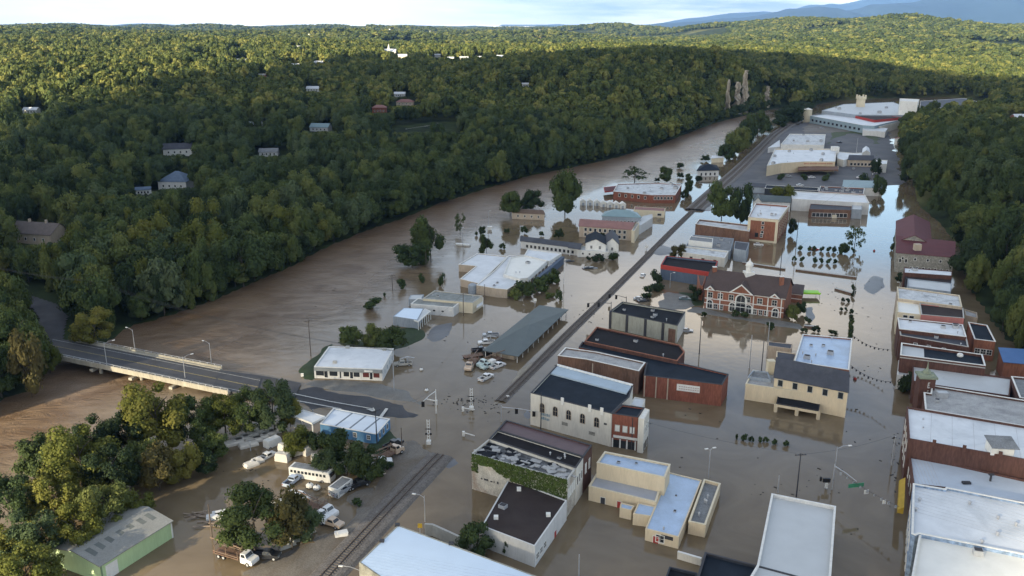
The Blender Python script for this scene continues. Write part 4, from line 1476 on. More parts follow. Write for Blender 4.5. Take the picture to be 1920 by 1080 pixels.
# turret
b = Bld('brick_turret', 'brown brick turret with a greenish stepped cap and spire on the corner hall', 1733, 738)
p = G(1737, 705, 12.0); x, y = p.x, p.y
mb = MB(); mb.box((x, y, 5.4), (3.7, 3.7, 13.2), -.15); mb.build('wall', W_BRICK2, b.root)
mb = MB(); mb.box((x, y, 12.2), (4.5, 4.5, .5), -.15); mb.tube([(x, y, 12.4), (x, y, 12.9)], [2.1, 1.7], 8); mb.tube([(x, y, 12.9), (x, y, 13.4), (x, y, 13.7)], [1.1, 1.0, .8], 8); mb.build('cap', T_GREENC, b.root)
mb = MB(); mb.tube([(x, y, 13.6), (x, y, 14.4), (x, y, 16.2)], [.5, .2, .05], 8); mb.build('spire', T_GREENC, b.root)
b.last = ([(x - 1.7, y - 2.12), (x + 2.0, y - 1.58), (x + 1.5, y + 2.1), (x - 2.1, y + 1.6)], 12)
for z in (9.6, 7.4): b.win(0, 1.9, z, .6, 1.2)
# brick with dark roof and white parapet
b = Bld('theatre_building', 'long brick hall with a black and grey roof inside a white parapet', 1690, 645)
b.block([(1690, 643), (1842, 665), (1848, 686), (1688, 666)], 9.2, W_BRICK2, R_NAVY, coping=T_WHITE, par=.7)
q = [tuple(G(a, c, 8.5)[:2]) for a, c in ((1692, 646), (1732, 652), (1733, 671), (1691, 666))]
mb = MB(); mb.face([(x, y, 8.54) for x, y in ccw(q)]); mb.build('roof_patch', R_LGREY, b.root)
p = G(1800, 668, 8.6); mb = MB(); mb.ball((p.x, p.y, 8.9), .9, sz=.8); mb.build('roof_vent', T_WHITE, b.root)
b.rect(b.front(), b.edge(b.front())[3] / 2, 8.5, b.edge(b.front())[3], .22, .25, 'cornice', T_STONE)
b.block([(1685, 676), (1706, 679), (1705, 706), (1682, 703)], 4.2, W_PALE, R_LGREY, par=.2, coping=T_WHITE, wname='porch_wall', rname='porch_roof')
b = Bld('store_building', 'white roofed store with a slate strip and an orange-brown brick front wall', 1684, 596)
b.block([(1683, 596), (1805, 609), (1812, 632), (1686, 617)], 9.0, W_BRICK2, R_WHITE, coping=T_WHITE, par=.3)
b.units(5, 4)
b.block([(1686, 618), (1812, 633), (1816, 651), (1688, 629)], 8.2, W_BRICK2, R_DGREY, coping=T_STONE, par=.4, wname='front_wall', rname='lower_roof')
b.units(2, 5)
f = b.front(); L = b.edge(f)[3]
for u in (.24, .44, .66): b.win(f, L * u, 5.4, .9, 1.2, bars=False)
b = Bld('brick_house', 'dark roofed brick house behind the white roofed stores at the foot of the wood', 1826, 637)
b.block([(1815, 604), (1851, 610), (1867, 641), (1827, 636)], 6.4, W_BRICK3, R_NAVY, coping=T_WHITE, par=.3)
b.wins(b.front(), 3, 2.0, 1.3, 1.5)
b = Bld('brick_shed', 'brick shed with a blue metal roof at the right edge', 1882, 677)
b.block([(1873, 660), (1935, 664), (1940, 684), (1883, 679)], 5.4, W_BRICK3, R_BLUEM, kind='shed', rise=1.2, axis=0)
b = Bld('store_building', 'store whose roof is half white and half dark brown over a pink wall', 1682, 566)
b.block([(1682, 564), (1724, 569), (1727, 590), (1683, 585)], 7.8, W_CREAM2, R_CREAM, par=.3)
f = b.front(); L = b.edge(f)[3]
b.win(f, L * .35, 6.2, 1.3, .8, bars=False); b.win(f, L * .62, 6.2, 1.3, .8, bars=False)
b.block([(1724, 569), (1806, 578), (1808, 597), (1727, 590)], 8.0, W_PINK, R_BROWN, coping=T_STONE, par=.3, wname='pink_wall', rname='brown_roof')
b = Bld('shed_building', 'small beige roofed shed beside the half white roof', 1810, 580)
b.block([(1808, 579), (1832, 586), (1833, 596), (1810, 591)], 5.0, W_BEIGE, R_WEATH)
b = Bld('store_building', 'store with a long speckled white roof and a cream coping', 1682, 540)
b.block([(1682, 538), (1799, 554), (1804, 576), (1684, 560)], 8.6, W_BEIGE, R_DIRTY, coping=W_CREAM2, par=.35); b.units(4, 12)
b = Bld('store_building', 'narrow grey roofed store just before the speckled white roof', 1702, 524)
b.block([(1702, 522), (1785, 531), (1783, 547), (1703, 537)], 7.6, W_GREY, R_LGREY, par=.3)
b = Bld('store_building', 'narrow store with white roof strip and dark brown lean-to', 1695, 502)
b.block([(1695, 501), (1786, 508), (1785, 517), (1695, 511)], 8.4, W_BRICK2, R_WHITE, par=.3); b.units(3, 14)
b.block([(1695, 513), (1785, 520), (1783, 531), (1700, 523)], 7.0, W_DARK, R_BROWN, par=.2, wname='rear_wall', rname='rear_roof')
# red roofed stone building
b = Bld('stone_building', 'grey stone building under steep red metal roofs at the edge of the wood', 1681, 474)
b.block([(1681, 474), (1789, 483), (1789, 463), (1681, 452)], 8.2, W_STONE, R_RED, kind='shed', rise=2.2, axis=2 % 2)
f = b.front(); L = b.edge(f)[3]
for i in range(9): b.win(f, L * (.08 + .105 * i), 1.4 if i > 1 else 4.4, .8, 1.5, bars=False)
for i in range(4): b.win(f, L * (.12 + .22 * i), 5.6, .8, 1.0, bars=False)
q = [(1680, 452), (1746, 459), (1744, 436), (1706, 416), (1680, 417)]
b.block([(1681, 453), (1746, 459), (1742, 417), (1681, 415)], 9.0, W_STONE, R_RED, kind='gable', rise=3.4, axis=1, wname='rear_wall', rname='rear_roof')
p = G(1720, 465, 10.5); mb = MB(); mb.box((p.x, p.y, 10.9), (2.6, 2.2, 2.6)); mb.build('chimney', W_BEIGE, b.root)

# ------------------------------------------------------------------ main street, left side blocks
b = Bld('warehouse', 'plain pale grey roofed building between main street and the parking area, at the bottom edge', 1447, 926)
b.block([(1447, 926), (1567, 950), (1558, 1076), (1552, 1130), (1396, 1100), (1420, 1060)], 6.2, W_PALE, R_LGREY, coping=T_WHITE, par=.6)
b = Bld('warehouse', 'blue-black roofed building cut off by the bottom edge', 1322, 1036)
b.block([(1322, 1036), (1420, 1061), (1558, 1098), (1560, 1220), (1280, 1170)], 5.6, W_DARK, R_NAVY, coping=T_DARK); b.units(3, 21)
b = Bld('warehouse', 'small black roofed lean-to left of the blue-black roof', 1256, 1063)
b.block([(1255, 1062), (1308, 1074), (1288, 1160), (1225, 1145)], 5.0, W_DARK, R_BLACK)
b = Bld('garden_wall', 'low white wall standing in the flood beside the black roofed lean-to', 1270, 1048, cat='wall')
a, c = G(1270, 1047, 0), G(1314, 1060, 0)
mb = MB(); d = (c - a).normalized(); n = Vector((d.y, -d.x, 0)) * .2
mb.prism([tuple((a - n)[:2]), tuple((a + n)[:2]), tuple((c + n)[:2]), tuple((c - n)[:2])][::-1], -1, 1.5); mb.build('wall', W_WHITE, b.root)
mb = MB(); n = n * 1.3; mb.prism([tuple((a - n)[:2]), tuple((a + n)[:2]), tuple((c + n)[:2]), tuple((c - n)[:2])][::-1], 1.5, 1.62); mb.build('coping', T_WHITE, b.root)

# cream L-shaped building
h1 = hgt(1209, 991, 1013); h0 = hgt(1103, 912, 938); h2 = h0 + 3.4; h4 = hgt(1323, 983, 1006)
b = Bld('church_hall', 'cream building of stepped blocks with blue-grey wet roofs standing in brown water', 1210, 990)
b.block([(1118, 889), (1238, 917), (1230, 942), (1104, 912)], h0, W_CREAM, mat('wet_grey_roof', (.34, .36, .40), var=.14, scale=.25, stain=.5, stain_c=(.26, .32, .40), rough=.4, spec=.5), par=.25, coping=W_CREAM2)
f = b.front(); L = b.edge(f)[3]
b.seams(f, 3, MATS['weathered_grey_roof'])
b.door(f, L * .22, 1.0, 2.3); b.door(f, L * .47, 1.0, 2.3, T_RED)
b.block([(1134, 847), (1257, 871), (1247, 896), (1119, 868)], h2, W_CREAM, R_BLUE, coping=W_CREAM2, par=.3, wname='upper_wall', rname='upper_roof'); b.units(2, 5, .5, .9)
b.block([(1253, 885), (1316, 900), (1290, 966), (1273, 1007), (1210, 991), (1238, 925)], h1, W_CREAM, R_BLUE, coping=None, par=.2, wname='wing_wall', rname='wing_roof')
k = b.front(); L = b.edge(k)[3]
b.door(k, L * .33, 1.1, 2.3, T_RED); b.win(k, L * .45, .5, 1.6, 1.5); b.rect(k, L * .66, 1.5, 2.4, .8, .06, 'sign_board', T_DARK)
b.units(3, 9, .4, .8)
b.block([(1320, 899), (1351, 907), (1323, 985), (1291, 978)], h4, W_CREAM, R_GREY, coping=W_CREAM2, par=.6, wname='side_wall', rname='side_roof'); b.units(4, 2, .5, 1.1)
for q, hh in (([(1164, 942), (1190, 948), (1184, 957), (1162, 952)], hgt(1162, 952, 970)), ([(1197, 942), (1230, 949), (1222, 968), (1187, 963)], hgt(1187, 963, 984))):
    b.block(q, hh, W_CREAM, R_BLUE, par=.15, wname='porch_wall', rname='porch_roof')
b.door(b.side(1), 1.2, .9, 2.0, T_RED)

# middle cream building with pitched grey roof
hb = hgt(1396, 717, 746); hs = hgt(1584, 748, 777)
b = Bld('cream_building', 'cream building with a steep grey roof, five small dark windows and a black porch roof', 1396, 720)
b.block([(1412, 694), (1590, 726), (1586, 748), (1398, 720)], hb, W_CREAM, R_WEATH, par=.3, coping=W_CREAM2)
b.block([(1452, 708), (1590, 736), (1588, 722), (1455, 694)], hb + 2.6, W_CREAM, R_DGREY, kind='shed', rise=3.6, axis=0, over=.3, wname='upper_wall', rname='pitched_roof')
f = b.front(); L = b.edge(f)[3]
for i in range(5): b.win(f, L * (.07 + .205 * i + .02), hb + .5, 1.2, 1.7, bars=False, frame=T_STONE)
b.block([(1505, 627), (1598, 635), (1592, 694), (1489, 678)], hb + 3.8, W_BRICK3, R_BLUE, par=.35, coping=T_WHITE, wname='rear_wall', rname='wet_roof'); b.units(8, 31, .8, 1.8)
b.block([(1456, 658), (1494, 663), (1489, 678), (1455, 690)], hb + 2.2, W_CREAM, R_DGREY, par=.2, wname='wing_wall', rname='wing_roof')
b.block([(1412, 694), (1440, 697), (1446, 712), (1402, 706)], hb + .6, W_GREY, R_GREY, par=.5, wname='annex_wall', rname='annex_roof')
b.chimney(1446, 676, 6, hb + 3.5, 2.0, W_CREAM2)
b.block([(1440, 640), (1486, 645), (1484, 654), (1440, 648)], hb - .5, W_BEIGE, R_DGREY, par=.1, wname='carport_wall', rname='carport_roof')
b.block([(1459, 742), (1538, 756), (1535, 771), (1455, 757)], hgt(1455, 757, 772), T_DARK, R_BLACK, par=.05, z0=3.6 - 1.0, wname='porch_beam', rname='porch_roof')
poly, hp = b.last
for (x, y) in (poly[b.front()], poly[(b.front() + 1) % 4]):
    mb = MB(); mb.box((x, y, hp / 2 - .5), (.7, .7, hp + .6), .15); mb.build('porch_column', W_CREAM, b.root)
x, y = (Vector(poly[b.front()]) + Vector(poly[(b.front() + 1) % 4])) / 2
mb = MB(); mb.box((x, y, hp / 2 - .5), (.7, .7, hp + .6), .15); mb.build('porch_column', W_CREAM, b.root)
f = b.front(); b.rect(f, b.edge(f)[3] / 2, hp - .8, b.edge(f)[3], .7, .12, 'porch_fascia', W_CREAM)

# red brick long building and its grey-roofed brown half
hB = hgt(1205, 703, 742)
b = Bld('brick_building', 'long red brick building with a black roof and a white sign on its wall', 1208, 704)
b.block([(1092, 641), (1285, 683), (1366, 702), (1354, 722), (1207, 704), (1212, 681), (1085, 651)], hB, W_BRICK, R_NAVY, par=.3, coping=T_DARK)
f = b.front(); L = b.edge(f)[3]
sg = b.rect(f, L * .58, hB * .50, 6.2, 1.9, .10, 'wall_sign', T_WHITE)
a, d, n, L, _ = b.edge(f)
mb = MB()
rs = random.Random(3)
for row in range(2):
    for i in range(9):
        u = L * .58 - 2.5 + i * .62; A = a + d * u + n * .11; Bp = a + d * (u + .42) + n * .11
        mb.prism([tuple(A), tuple(Bp), tuple(Bp + n * .02), tuple(A + n * .02)][::-1], hB * .5 + .5 + row * .65, hB * .5 + .72 + row * .65)
mb.build('lettering', mat('faded_lettering', (.42, .30, .27)), sg)
for u in (.01, .16, .31): b.rect(f, L * u + .15, -.8, .3, hB + .8, .14, 'drain_pipe', W_BEIGE)
hA = hB + .8
b = Bld('brick_building', 'brown brick building with a weathered grey roof behind the white corner hall', 1047, 668)
b.block([(1060, 652), (1118, 660), (1210, 680), (1198, 696), (1100, 674), (1046, 667)], hA, W_BROWN, R_WEATH, par=.35, coping=T_WHITE)
b.rect(b.front(), 2, -.8, .3, hA, .14, 'drain_pipe', W_BEIGE)
b = simple('brick_building', 'low brick building with a wide charcoal roof behind the black roof', [(1119, 613), (1274, 647), (1284, 660), (1270, 677), (1096, 640)], 7.0, W_BRICK2, R_CHAR, 3, 5, coping=W_BRICK3, par=.4)

# black roof with white stucco pilastered wall
hT = hgt(1142, 584, 615)
b = Bld('cinema_building', 'tall building with black roof and beige wall divided by black pilasters', 1143, 584)
b.block([(1167, 566), (1285, 585), (1270, 611), (1143, 584)], hT, W_TAN, R_BLACK, par=.5, coping=T_DARK)
f = b.front(); L = b.edge(f)[3]
for u in (.015, .27, .545, .80): b.rect(f, L * u, -.8, .9, hT + .9, .18, 'pilaster', T_DARK)
b.rect(f, L * .93, -.8, L * .10, hT * .9, .07, 'brick_panel', W_BROWN)
b.units(6, 7, .7, 1.3)
s = b.side(1); b.rect(s, b.edge(s)[3] * .5, -.8, b.edge(s)[3] * .96, hT + .6, .10, 'white_side', W_WHITE)
for u in (.2, .8): b.win(s, b.edge(s)[3] * u, hT * .55, 1.0, 1.2)

# white hall with arched windows
hW = hgt(995, 737, 796)
b = Bld('corner_hall', 'white corner hall with five arched windows, black roof and red brick street front', 995, 738)
b.block([(1045, 684), (1187, 722), (1180, 745), (1165, 758), (1147, 776), (995, 737)], hW, W_WHITE, R_NAVY, par=.35, coping=T_DARK)
q = [tuple(G(a_, c_, hW)[:2]) for a_, c_ in ((1045, 684), (1187, 722), (1175, 738), (1031, 700))]
mb = MB(); mb.prism(inset(ccw(q), .1), hW - .7, hW + .02); mb.build('pale_roof_strip', mat('pale_blue_roof', (.36, .44, .50), var=.1, scale=.3), b.root)
q = [tuple(G(a_, c_, hW)[:2]) for a_, c_ in ((1045, 684), (1187, 722), (1186, 724), (1044.5, 686))]
mb = MB(); mb.prism(ccw(q), hW - .7, hW + .3); mb.build('parapet', T_WHITE, b.root)
f = b.front(); L = b.edge(f)[3]
for px_ in (1018, 1043.5, 1069, 1095, 1121):
    u = L * (px_ - 995) / (1147.5 - 995)
    b.win(f, u, hW * .49, 1.25, 2.5, arch=True, frame=W_BEIGE, bars=True)
for px_ in (1057, 1108, 1130): b.rect(f, L * (px_ - 995) / 152.5, hW - .9, .8, 1.9, .25, 'chimney', T_WHITE)
for px_, z in ((1062, .27), (1113, .20)): b.rect(f, L * (px_ - 995) / 152.5, hW * z, 1.7, .9, .06, 'wall_vent', W_STONE)
b.rect(f, L * .93, hW * .62, .8, .5, .05, 'wall_vent', T_DARK)
# painted writing on the wall, too worn to read: two rows of blue letter-like strokes
a, d, n, L, _ = b.edge(f); mb = MB(); rs = random.Random(11)
for row in range(2):
    u = L * .145
    while u < L * .245:
        w = rs.uniform(.16, .34)
        A = a + d * u + n * .012; Bp = a + d * (u + w) + n * .012
        z = hW * .40 - row * 1.15
        mb.prism([tuple(A), tuple(Bp), tuple(Bp + n * .015), tuple(A + n * .015)][::-1], z, z + rs.uniform(.6, .8)); u += w + .14
mb.build('painted_lettering', mat('faded_blue_paint', (.16, .28, .36), var=.3), b.root)
b.block([(1148, 776), (1166, 759), (1209, 765), (1196, 783)], hW - .1, W_BRICK, R_NAVY, par=.3, wname='brick_wall', rname='front_roof', coping=T_DARK)
f = b.front(); L = b.edge(f)[3]
for u in (.22, .52, .80): b.win(f, L * u, hW * .50, 1.0, 1.5, bars=False, glass=T_WHITE, frame=T_STONE)
b.rect(f, L * .55, hW * .30, L * .95, .6, .2, 'shop_fascia', T_WHITE)
b.rect(f, L * .5, -.8, L * .9, hW * .32, .06, 'shop_window', GLASS)
for u in (.05, .35, .62, .95): b.rect(f, L * u, -.8, .35, hW * .36, .12, 'shop_post', T_WHITE)
b.block([(1209, 765), (1218, 768), (1208, 786), (1197, 784)], hW + .2, W_WHITE, T_WHITE, par=.1, wname='facade_wall', rname='facade_cap')
s = b.side(1); L = b.edge(s)[3]
for u in (.2, .5, .8): b.win(s, L * u, hW * .52, .9, 1.8); b.rect(s, L * u, .2, 1.2, 2.0, .05, 'shop_window', GLASS)
b.block([(1190, 744), (1210, 748), (1205, 765), (1180, 758)], hW * .52, W_WHITE, R_WHITE, par=.2, wname='annex_wall', rname='annex_roof')

# vine building
hV = hgt(884, 851, 917)
b = Bld('derelict_building', 'derelict building with a torn grey roof and green creeper hanging down its white front', 885, 850)
b.block([(918, 823), (1080, 878), (1064, 901), (884, 851)], hV, mat('peeling_white_wall', (.50, .47, .40), var=.3, scale=.5, stain=.6, stain_c=(.25, .14, .09), fine=.2), mat('torn_roof', (.10, .105, .11), var=.75, scale=.5, stain=.8, stain_c=(.40, .41, .41), fine=.4), par=.5, coping=T_STONE)
f = b.front(); a, d, n, L, _ = b.edge(f)
# roof rubble: torn sheets lying on the roof
poly, _h = b.last; rs = random.Random(4); mb = MB()
for _ in range(60):
    t, w = rs.random(), rs.random()
    P0, P1, P2, P3 = [Vector(q) for q in poly]
    c = (P0.lerp(P1, t)).lerp(P3.lerp(P2, t), w * .8 + .1)
    mb.box((c.x, c.y, hV - .42 + rs.random() * .12), (rs.uniform(.6, 2.8), rs.uniform(.4, 1.5), .06 + rs.random() * .3), rs.uniform(-.9, .9), mi=rs.choice((0, 0, 1)))
mb.build('torn_roofing', [R_WEATH, R_BLACK], b.root)
# creeper: small leaves hanging from the parapet
rng = np.random.default_rng(9); mb = MB()
for i in range(3800):
    u = rng.random() * L; wave = 1.1 + 1.6 * float(vnoise(np.array([u]), np.array([0.]), 2.5, 61)) + (2.2 if u < L * .07 else 0) + (.6 if u > L * .42 else 0)
    dz = rng.random() ** 1.1 * (wave + .7) * (1.25 if u > .35 * L else 1)
    c = a + d * u + n * (.05 + rng.random() * .3); z = hV + .25 - dz; s_ = .10 + rng.random() * .14
    t = Vector((d.x, d.y, 0)) * s_; up = Vector((n.x * rng.normal() * .4, n.y * rng.normal() * .4, 1)).normalized() * s_
    c3 = Vector((c.x, c.y, z)); mb.face([c3 - t, c3 - up, c3 + t, c3 + up])
o = mb.build('creeper', mat('creeper_leaves', (.050, .078, .012), var=.5, scale=1.2, rough=.7), b.root); o['kind'] = 'stuff'
for i, w_ in enumerate((.9, 1.6, .6, 1.1, .5, .9)):      # worn dark letter strokes on the white part
    u = L * (.10 + .035 * i); A = a + d * u + n * .01; Bp = a + d * (u + w_ * .5) + n * .01
    mb = MB() if i == 0 else mb
    mb.prism([tuple(A), tuple(Bp), tuple(Bp + n * .012), tuple(A + n * .012)][::-1], hV * .36, hV * .36 + .35 + .1 * (i % 3))
    if i == 5: mb.build('worn_lettering', T_DARK, b.root)
s = b.side(1); Ls = b.edge(s)[3]
b.wins(s, 4, hV * .5, .6, 1.9, bars=False, glass=T_WHITE)
b = Bld('brick_shop', 'building with a jet black roof next to the derelict one', 916, 824)
b.block([(932, 807), (1094, 857), (1080, 878), (917, 823)], hV + .2, W_WHITE, R_CHAR, par=.25, coping=T_DARK); b.units(4, 6, .6, .9)
b.wins(b.side(1), 3, hV * .5, .7, 2.0, bars=False)
b = Bld('brick_shop', 'brick building with a dusty maroon roof across the alley from the white corner hall', 948, 790)
b.block([(949, 788), (1110, 835), (1094, 857), (932, 807)], hV + .3, W_BRICK2, R_MAROON, par=.2, coping=T_DARK)
s = b.side(1); b.wins(s, 2, hV * .5, .8, 2.2, bars=False, glass=T_WHITE)

# brown roof building in front of it
hN = hgt(1003, 1024, 1064)
b = Bld('workshop', 'workshop with a wide brown roof and white walls, flooded up to its sills', 955, 898)
b.block([(954, 897), (1063, 938), (1003, 1024), (903, 986)], hN, W_PALE, R_BROWN, par=.15, coping=None)
b.units(1, 3)
for (x, y) in ((973, 918), (930, 971), (1028, 966)):
    p = G(x, y, hN); mb = MB(); mb.box((p.x, p.y, hN + .1), (.9, .9, .7)); mb.build('roof_vent', T_WHITE, b.root)
s = b.side(1); b.wins(s, 3, 1.2, 1.2, 1.2, .02, .35); b.door(s, b.edge(s)[3] * .62, 1.1, 2.2, T_RED)

# big pale blue roof at the bottom
b = Bld('warehouse', 'big pale blue metal roofed warehouse at the bottom edge with a mossy stucco wall', 745, 984)
b.block([(746, 984), (1012, 1082), (940, 1240), (673, 1054)], 5.8, mat('mossy_stucco', (.34, .33, .27), var=.3, scale=.6, stain=.6, stain_c=(.12, .12, .09), fine=.2), R_PBLUE, par=.06, coping=None)
b.seams(1, 26, mat('metal_seam', (.50, .60, .71)), w=.09, par=.06)
for (x, y) in ((745, 985), (716, 1015), (846, 1020)):
    p = G(x, y, 5.8); mb = MB(); mb.box((p.x, p.y, 5.9), (.9, .7, .5)); mb.build('gutter_box', T_DARK, b.root)
b = Bld('retaining_wall', 'curved grey retaining wall behind the pale blue roofed warehouse', 805, 1000, cat='wall')
pts = [G(797, 1003), (G(812, 1004)), G(868, 1030), G(880, 1036)]
mb = MB()
for p0, p1 in zip(pts[:-1], pts[1:]):
    d = (p1 - p0).normalized(); n = Vector((d.y, -d.x, 0)) * .25
    mb.prism([tuple((p0 - n)[:2]), tuple((p1 - n)[:2]), tuple((p1 + n)[:2]), tuple((p0 + n)[:2])], -1, 2.6)
mb.build('wall', T_STONE, b.root)

# ------------------------------------------------------------------ river side of the tracks
hS = hgt(717, 693, 714)
b = Bld('storefront_building', 'white roofed row of small shops with glass fronts beside the bridge road', 717, 694)
b.block([(617, 650), (738, 654), (717, 693), (589, 688)], hS, W_PALE, R_WHITE, par=.12, coping=T_WHITE)
f = b.front(); L = b.edge(f)[3]
b.rect(f, L / 2, hS - 1.05, L, .95, .35, 'shop_fascia', mat('shop_fascia', (.26, .28, .28), var=.2))
for u, w, m_ in ((.08, 2.4, GLASS), (.17, 1.0, GLASS), (.28, 2.4, GLASS), (.37, .9, GLASS), (.47, 1.7, GLASS), (.545, .9, GLASS), (.62, 1.8, GLASS), (.76, 2.0, mat('red_shop_glass', (.12, .035, .03), rough=.3)), (.83, .9, GLASS), (.91, 1.8, MATS['red_shop_glass'])):
    b.win(f, L * u, .9 if w > 1.2 else .35, w, 1.5 if w > 1.2 else 2.1, glass=m_, bars=False, fw=.12)
b.rect(f, L * .80, hS - .75, 2.4, .5, .5, 'shop_sign', T_WHITE)
for u in (.0, .36, .68, .98): b.rect(f, L * u + (.2 if u == 0 else 0), .0, .5, hS - .9, .12, 'pier', W_PALE)
s = b.side(1); b.wins(s, 4, 1.0, .9, 1.4, bars=False, glass=mat('blue_shutter', (.16, .26, .36)))
for (x, y) in ((652, 652), (721, 656), (628, 680)):
    p = G(x, y, hS); mb = MB(); mb.box((p.x, p.y, hS + .1), (1.2, .8, .9)); mb.build('roof_vent', T_STONE, b.root)
hL = hgt(705, 815, 834)
b = Bld('blue_shop', 'blue walled shop with a white roof crossed by dark seams next to the bridge road', 705, 815)
b.block([(625, 766), (731, 786), (706, 815), (600, 795)], hL, W_BLUE, mat('white_blue_metal_roof', (.62, .68, .74), var=.05, scale=.2, rough=.5), par=.12, coping=T_WHITE)
f = b.front(); b.seams(f, 3, mat('roof_joint', (.18, .21, .24)), w=.5, par=.12)
L = b.edge(f)[3]
b.win(f, L * .62, 1.1, .8, 1.0); b.win(f, L * .86, 1.1, .8, 1.0)
s = b.side(1); b.wins(s, 3, 1.0, .9, 1.3, bars=False)
b = Bld('fuel_canopy', 'small white canopy roof left of the blue walled shop', 584, 792)
b.block([(543, 777), (564, 767), (610, 780), (585, 793)], 3.8, T_WHITE, R_WHITE, z0=3.3, par=.1, wname='fascia')
poly, _h = b.last
for x, y in inset(poly, .8):
    mb = MB(); mb.box((x, y, 1.3), (.3, .3, 4.2)); mb.build('post', T_WHITE, b.root)
hG = hgt(322, 978, 1007)
b = Bld('green_shed', 'long pale green metal shed with a grey roof and skylight strips in the bottom corner', 187, 1062)
b.block([(92, 1027), (187, 1062), (322, 978), (236, 948)], hG, mat('pale_green_metal', (.44, .58, .32), var=.05, rough=.5, streak=True, fine=.05), mat('grey_ribbed_roof', (.25, .25, .23), var=.1, scale=.4, fine=.1, rough=.7), kind='gable', rise=1.3, axis=0 if False else 1, over=.25)
f = b.front()
poly, _h = b.last
# skylight strips on the slope facing the viewpoint
P = [Vector((x, y, hG)) for x, y in poly]
pa, pb = G(187, 1062, hG), G(322, 978, hG)
pc = (G(92, 1027, hG) + G(187, 1062, hG)) / 2 + Vector((0, 0, 1.3)); pd = (G(236, 948, hG) + pb) / 2 + Vector((0, 0, 1.3))
for i, t in enumerate((.10, .22, .35, .50, .64, .78, .90)):
    mb = MB(); e0 = pa.lerp(pb, t); e1 = pc.lerp(pd, t); w = (pb - pa).normalized() * .55; up = Vector((0, 0, .19))
    q0, q1 = e0.lerp(e1, .30), e0.lerp(e1, .78)
    mb.face([q0 - w + up, q0 + w + up, q1 + w + up, q1 - w + up]); mb.build('skylight', mat('dull_skylight', (.13, .14, .13), var=.2), b.root)
best = max(range(4), key=lambda k: b.edge(k)[2].x * 1.0 - b.edge(k)[2].y * .2)
L = b.edge(best)[3]; b.rect(best, L * .14, -.8, 2.6, hG * .88 + .6, .07, 'roller_door', T_WHITE)
b.rect(best, L * .985, -.8, .3, hG + .6, .09, 'corner_trim', T_WHITE); b.rect(best, L * .01, -.8, .3, hG + .6, .09, 'corner_trim', mat('green_trim', (.18, .26, .16)))
hR = hgt(633, 918, 934)
b = Bld('site_trailer', 'white site trailer with a grey roof and small windows beside the muddy track', 633, 918)
b.block([(615, 913), (642, 892), (661, 898), (633, 919)], hR, T_WHITE, R_GREY, z0=-.2, par=.05)
s = b.side(1); b.wins(s, 2, 1.0, .9, .8); b.door(s, b.edge(s)[3] * .5, .8, 1.8, T_DARK, z=.2); b.wins(b.front(), 1, .9, .8, .8)
# long depot
hD = hgt(907, 658, 671)
b = Bld('depot', 'long low depot with a wide grey-green metal roof beside the railway line', 907, 658)
b.block([(1012, 573), (1064, 581), (971, 668), (907, 657)], hD, mat('depot_wall', (.40, .36, .31), var=.2), R_TEAL, z0=hD - .25, kind='hip', rise=1.5, axis=0, over=.3, wname='eave_beam')
poly, _h = b.last
ip = inset(poly, 2.0)
mb = MB(); mb.prism(ip, -1, hD - .3); mb.build('wall', W_BEIGE, b.root)
i0 = min(range(4), key=lambda i: ip[i][1])
cxn, cyn = G(945, 672, 0)[:2]
for i, (x, y) in enumerate(inset(poly, .4)):
    nx_, ny_ = inset(poly, .4)[(i + 1) % 4]
    L = math.hypot(nx_ - x, ny_ - y); n_ = max(1, int(L / 4.5))
    for k in range(n_):
        mb = MB(); mb.box((x + (nx_ - x) * k / n_, y + (ny_ - y) * k / n_, hD / 2 - .6), (.22, .22, hD + .8)); mb.build('post', T_WHITE, b.root)
b.last = (ip, hD); k = b.front(); L = b.edge(k)[3]
b.rect(k, L * .80, -.8, L * .38, hD, .05, 'brick_panel', W_BRICK3); b.rect(k, L * .40, .4, L * .2, 2.0, .05, 'white_panel', T_WHITE)
s = b.side(1); b.wins(s, 10, .8, 1.1, 1.3, bars=False)
# clinic
hC = hgt(951, 543, 557)
b = Bld('clinic', 'sprawling flat white roofed clinic with beige walls and a colonnade facing the parking lot', 892, 537)
b.block([(896, 475), (952, 481), (898, 532), (863, 523), (878, 511), (893, 499), (860, 496)], hC, W_BEIGE, R_WHITE, par=.2, coping=T_WHITE)
f = b.front(); b.win(f, 3, 1.6, .9, .9, bars=False)
b.block([(953, 480), (983, 478), (1028, 489), (985, 522), (951, 543), (929, 541), (893, 535), (930, 505)], hC + .5, W_BEIGE, R_WHITE, par=.2, coping=T_WHITE, wname='main_wall', rname='main_roof')
poly, hh = b.last
b.units(3, 4)
b.block([(957, 483), (985, 479), (1026, 489), (990, 521), (975, 523), (944, 515)], hC + 1.3, T_WHITE, R_CREAM, par=.25, coping=T_WHITE, wname='raised_wall', rname='raised_roof', z0=hC - .4); b.units(3, 14)
b.block([(990, 467), (1053, 475), (1030, 490), (983, 479)], hC + 1.0, T_WHITE, R_WHITE, par=.25, coping=T_WHITE, wname='entrance_wall', rname='entrance_roof', z0=hC - .4)
poly, hh = b.last
A, B_ = G(1053, 475, hh), G(996, 520, hh)
mb = MB(); q = [tuple(G(a_, c_, hC)[:2]) for a_, c_ in ((1046, 480), (1050, 482), (950, 560), (945, 556))]
for i in range(10):
    p = A.lerp(B_, i / 9); m2 = MB(); m2.box((p.x - .3, p.y + .3, hC / 2 - .3), (.35, .35, hC + 1.3)); m2.build('column', T_WHITE, b.root)
A2, B2 = G(1046, 476, hh), G(992, 519, hh)
dd = (B2 - A2).normalized(); nn = Vector((dd.y, -dd.x, 0)) * -1.5
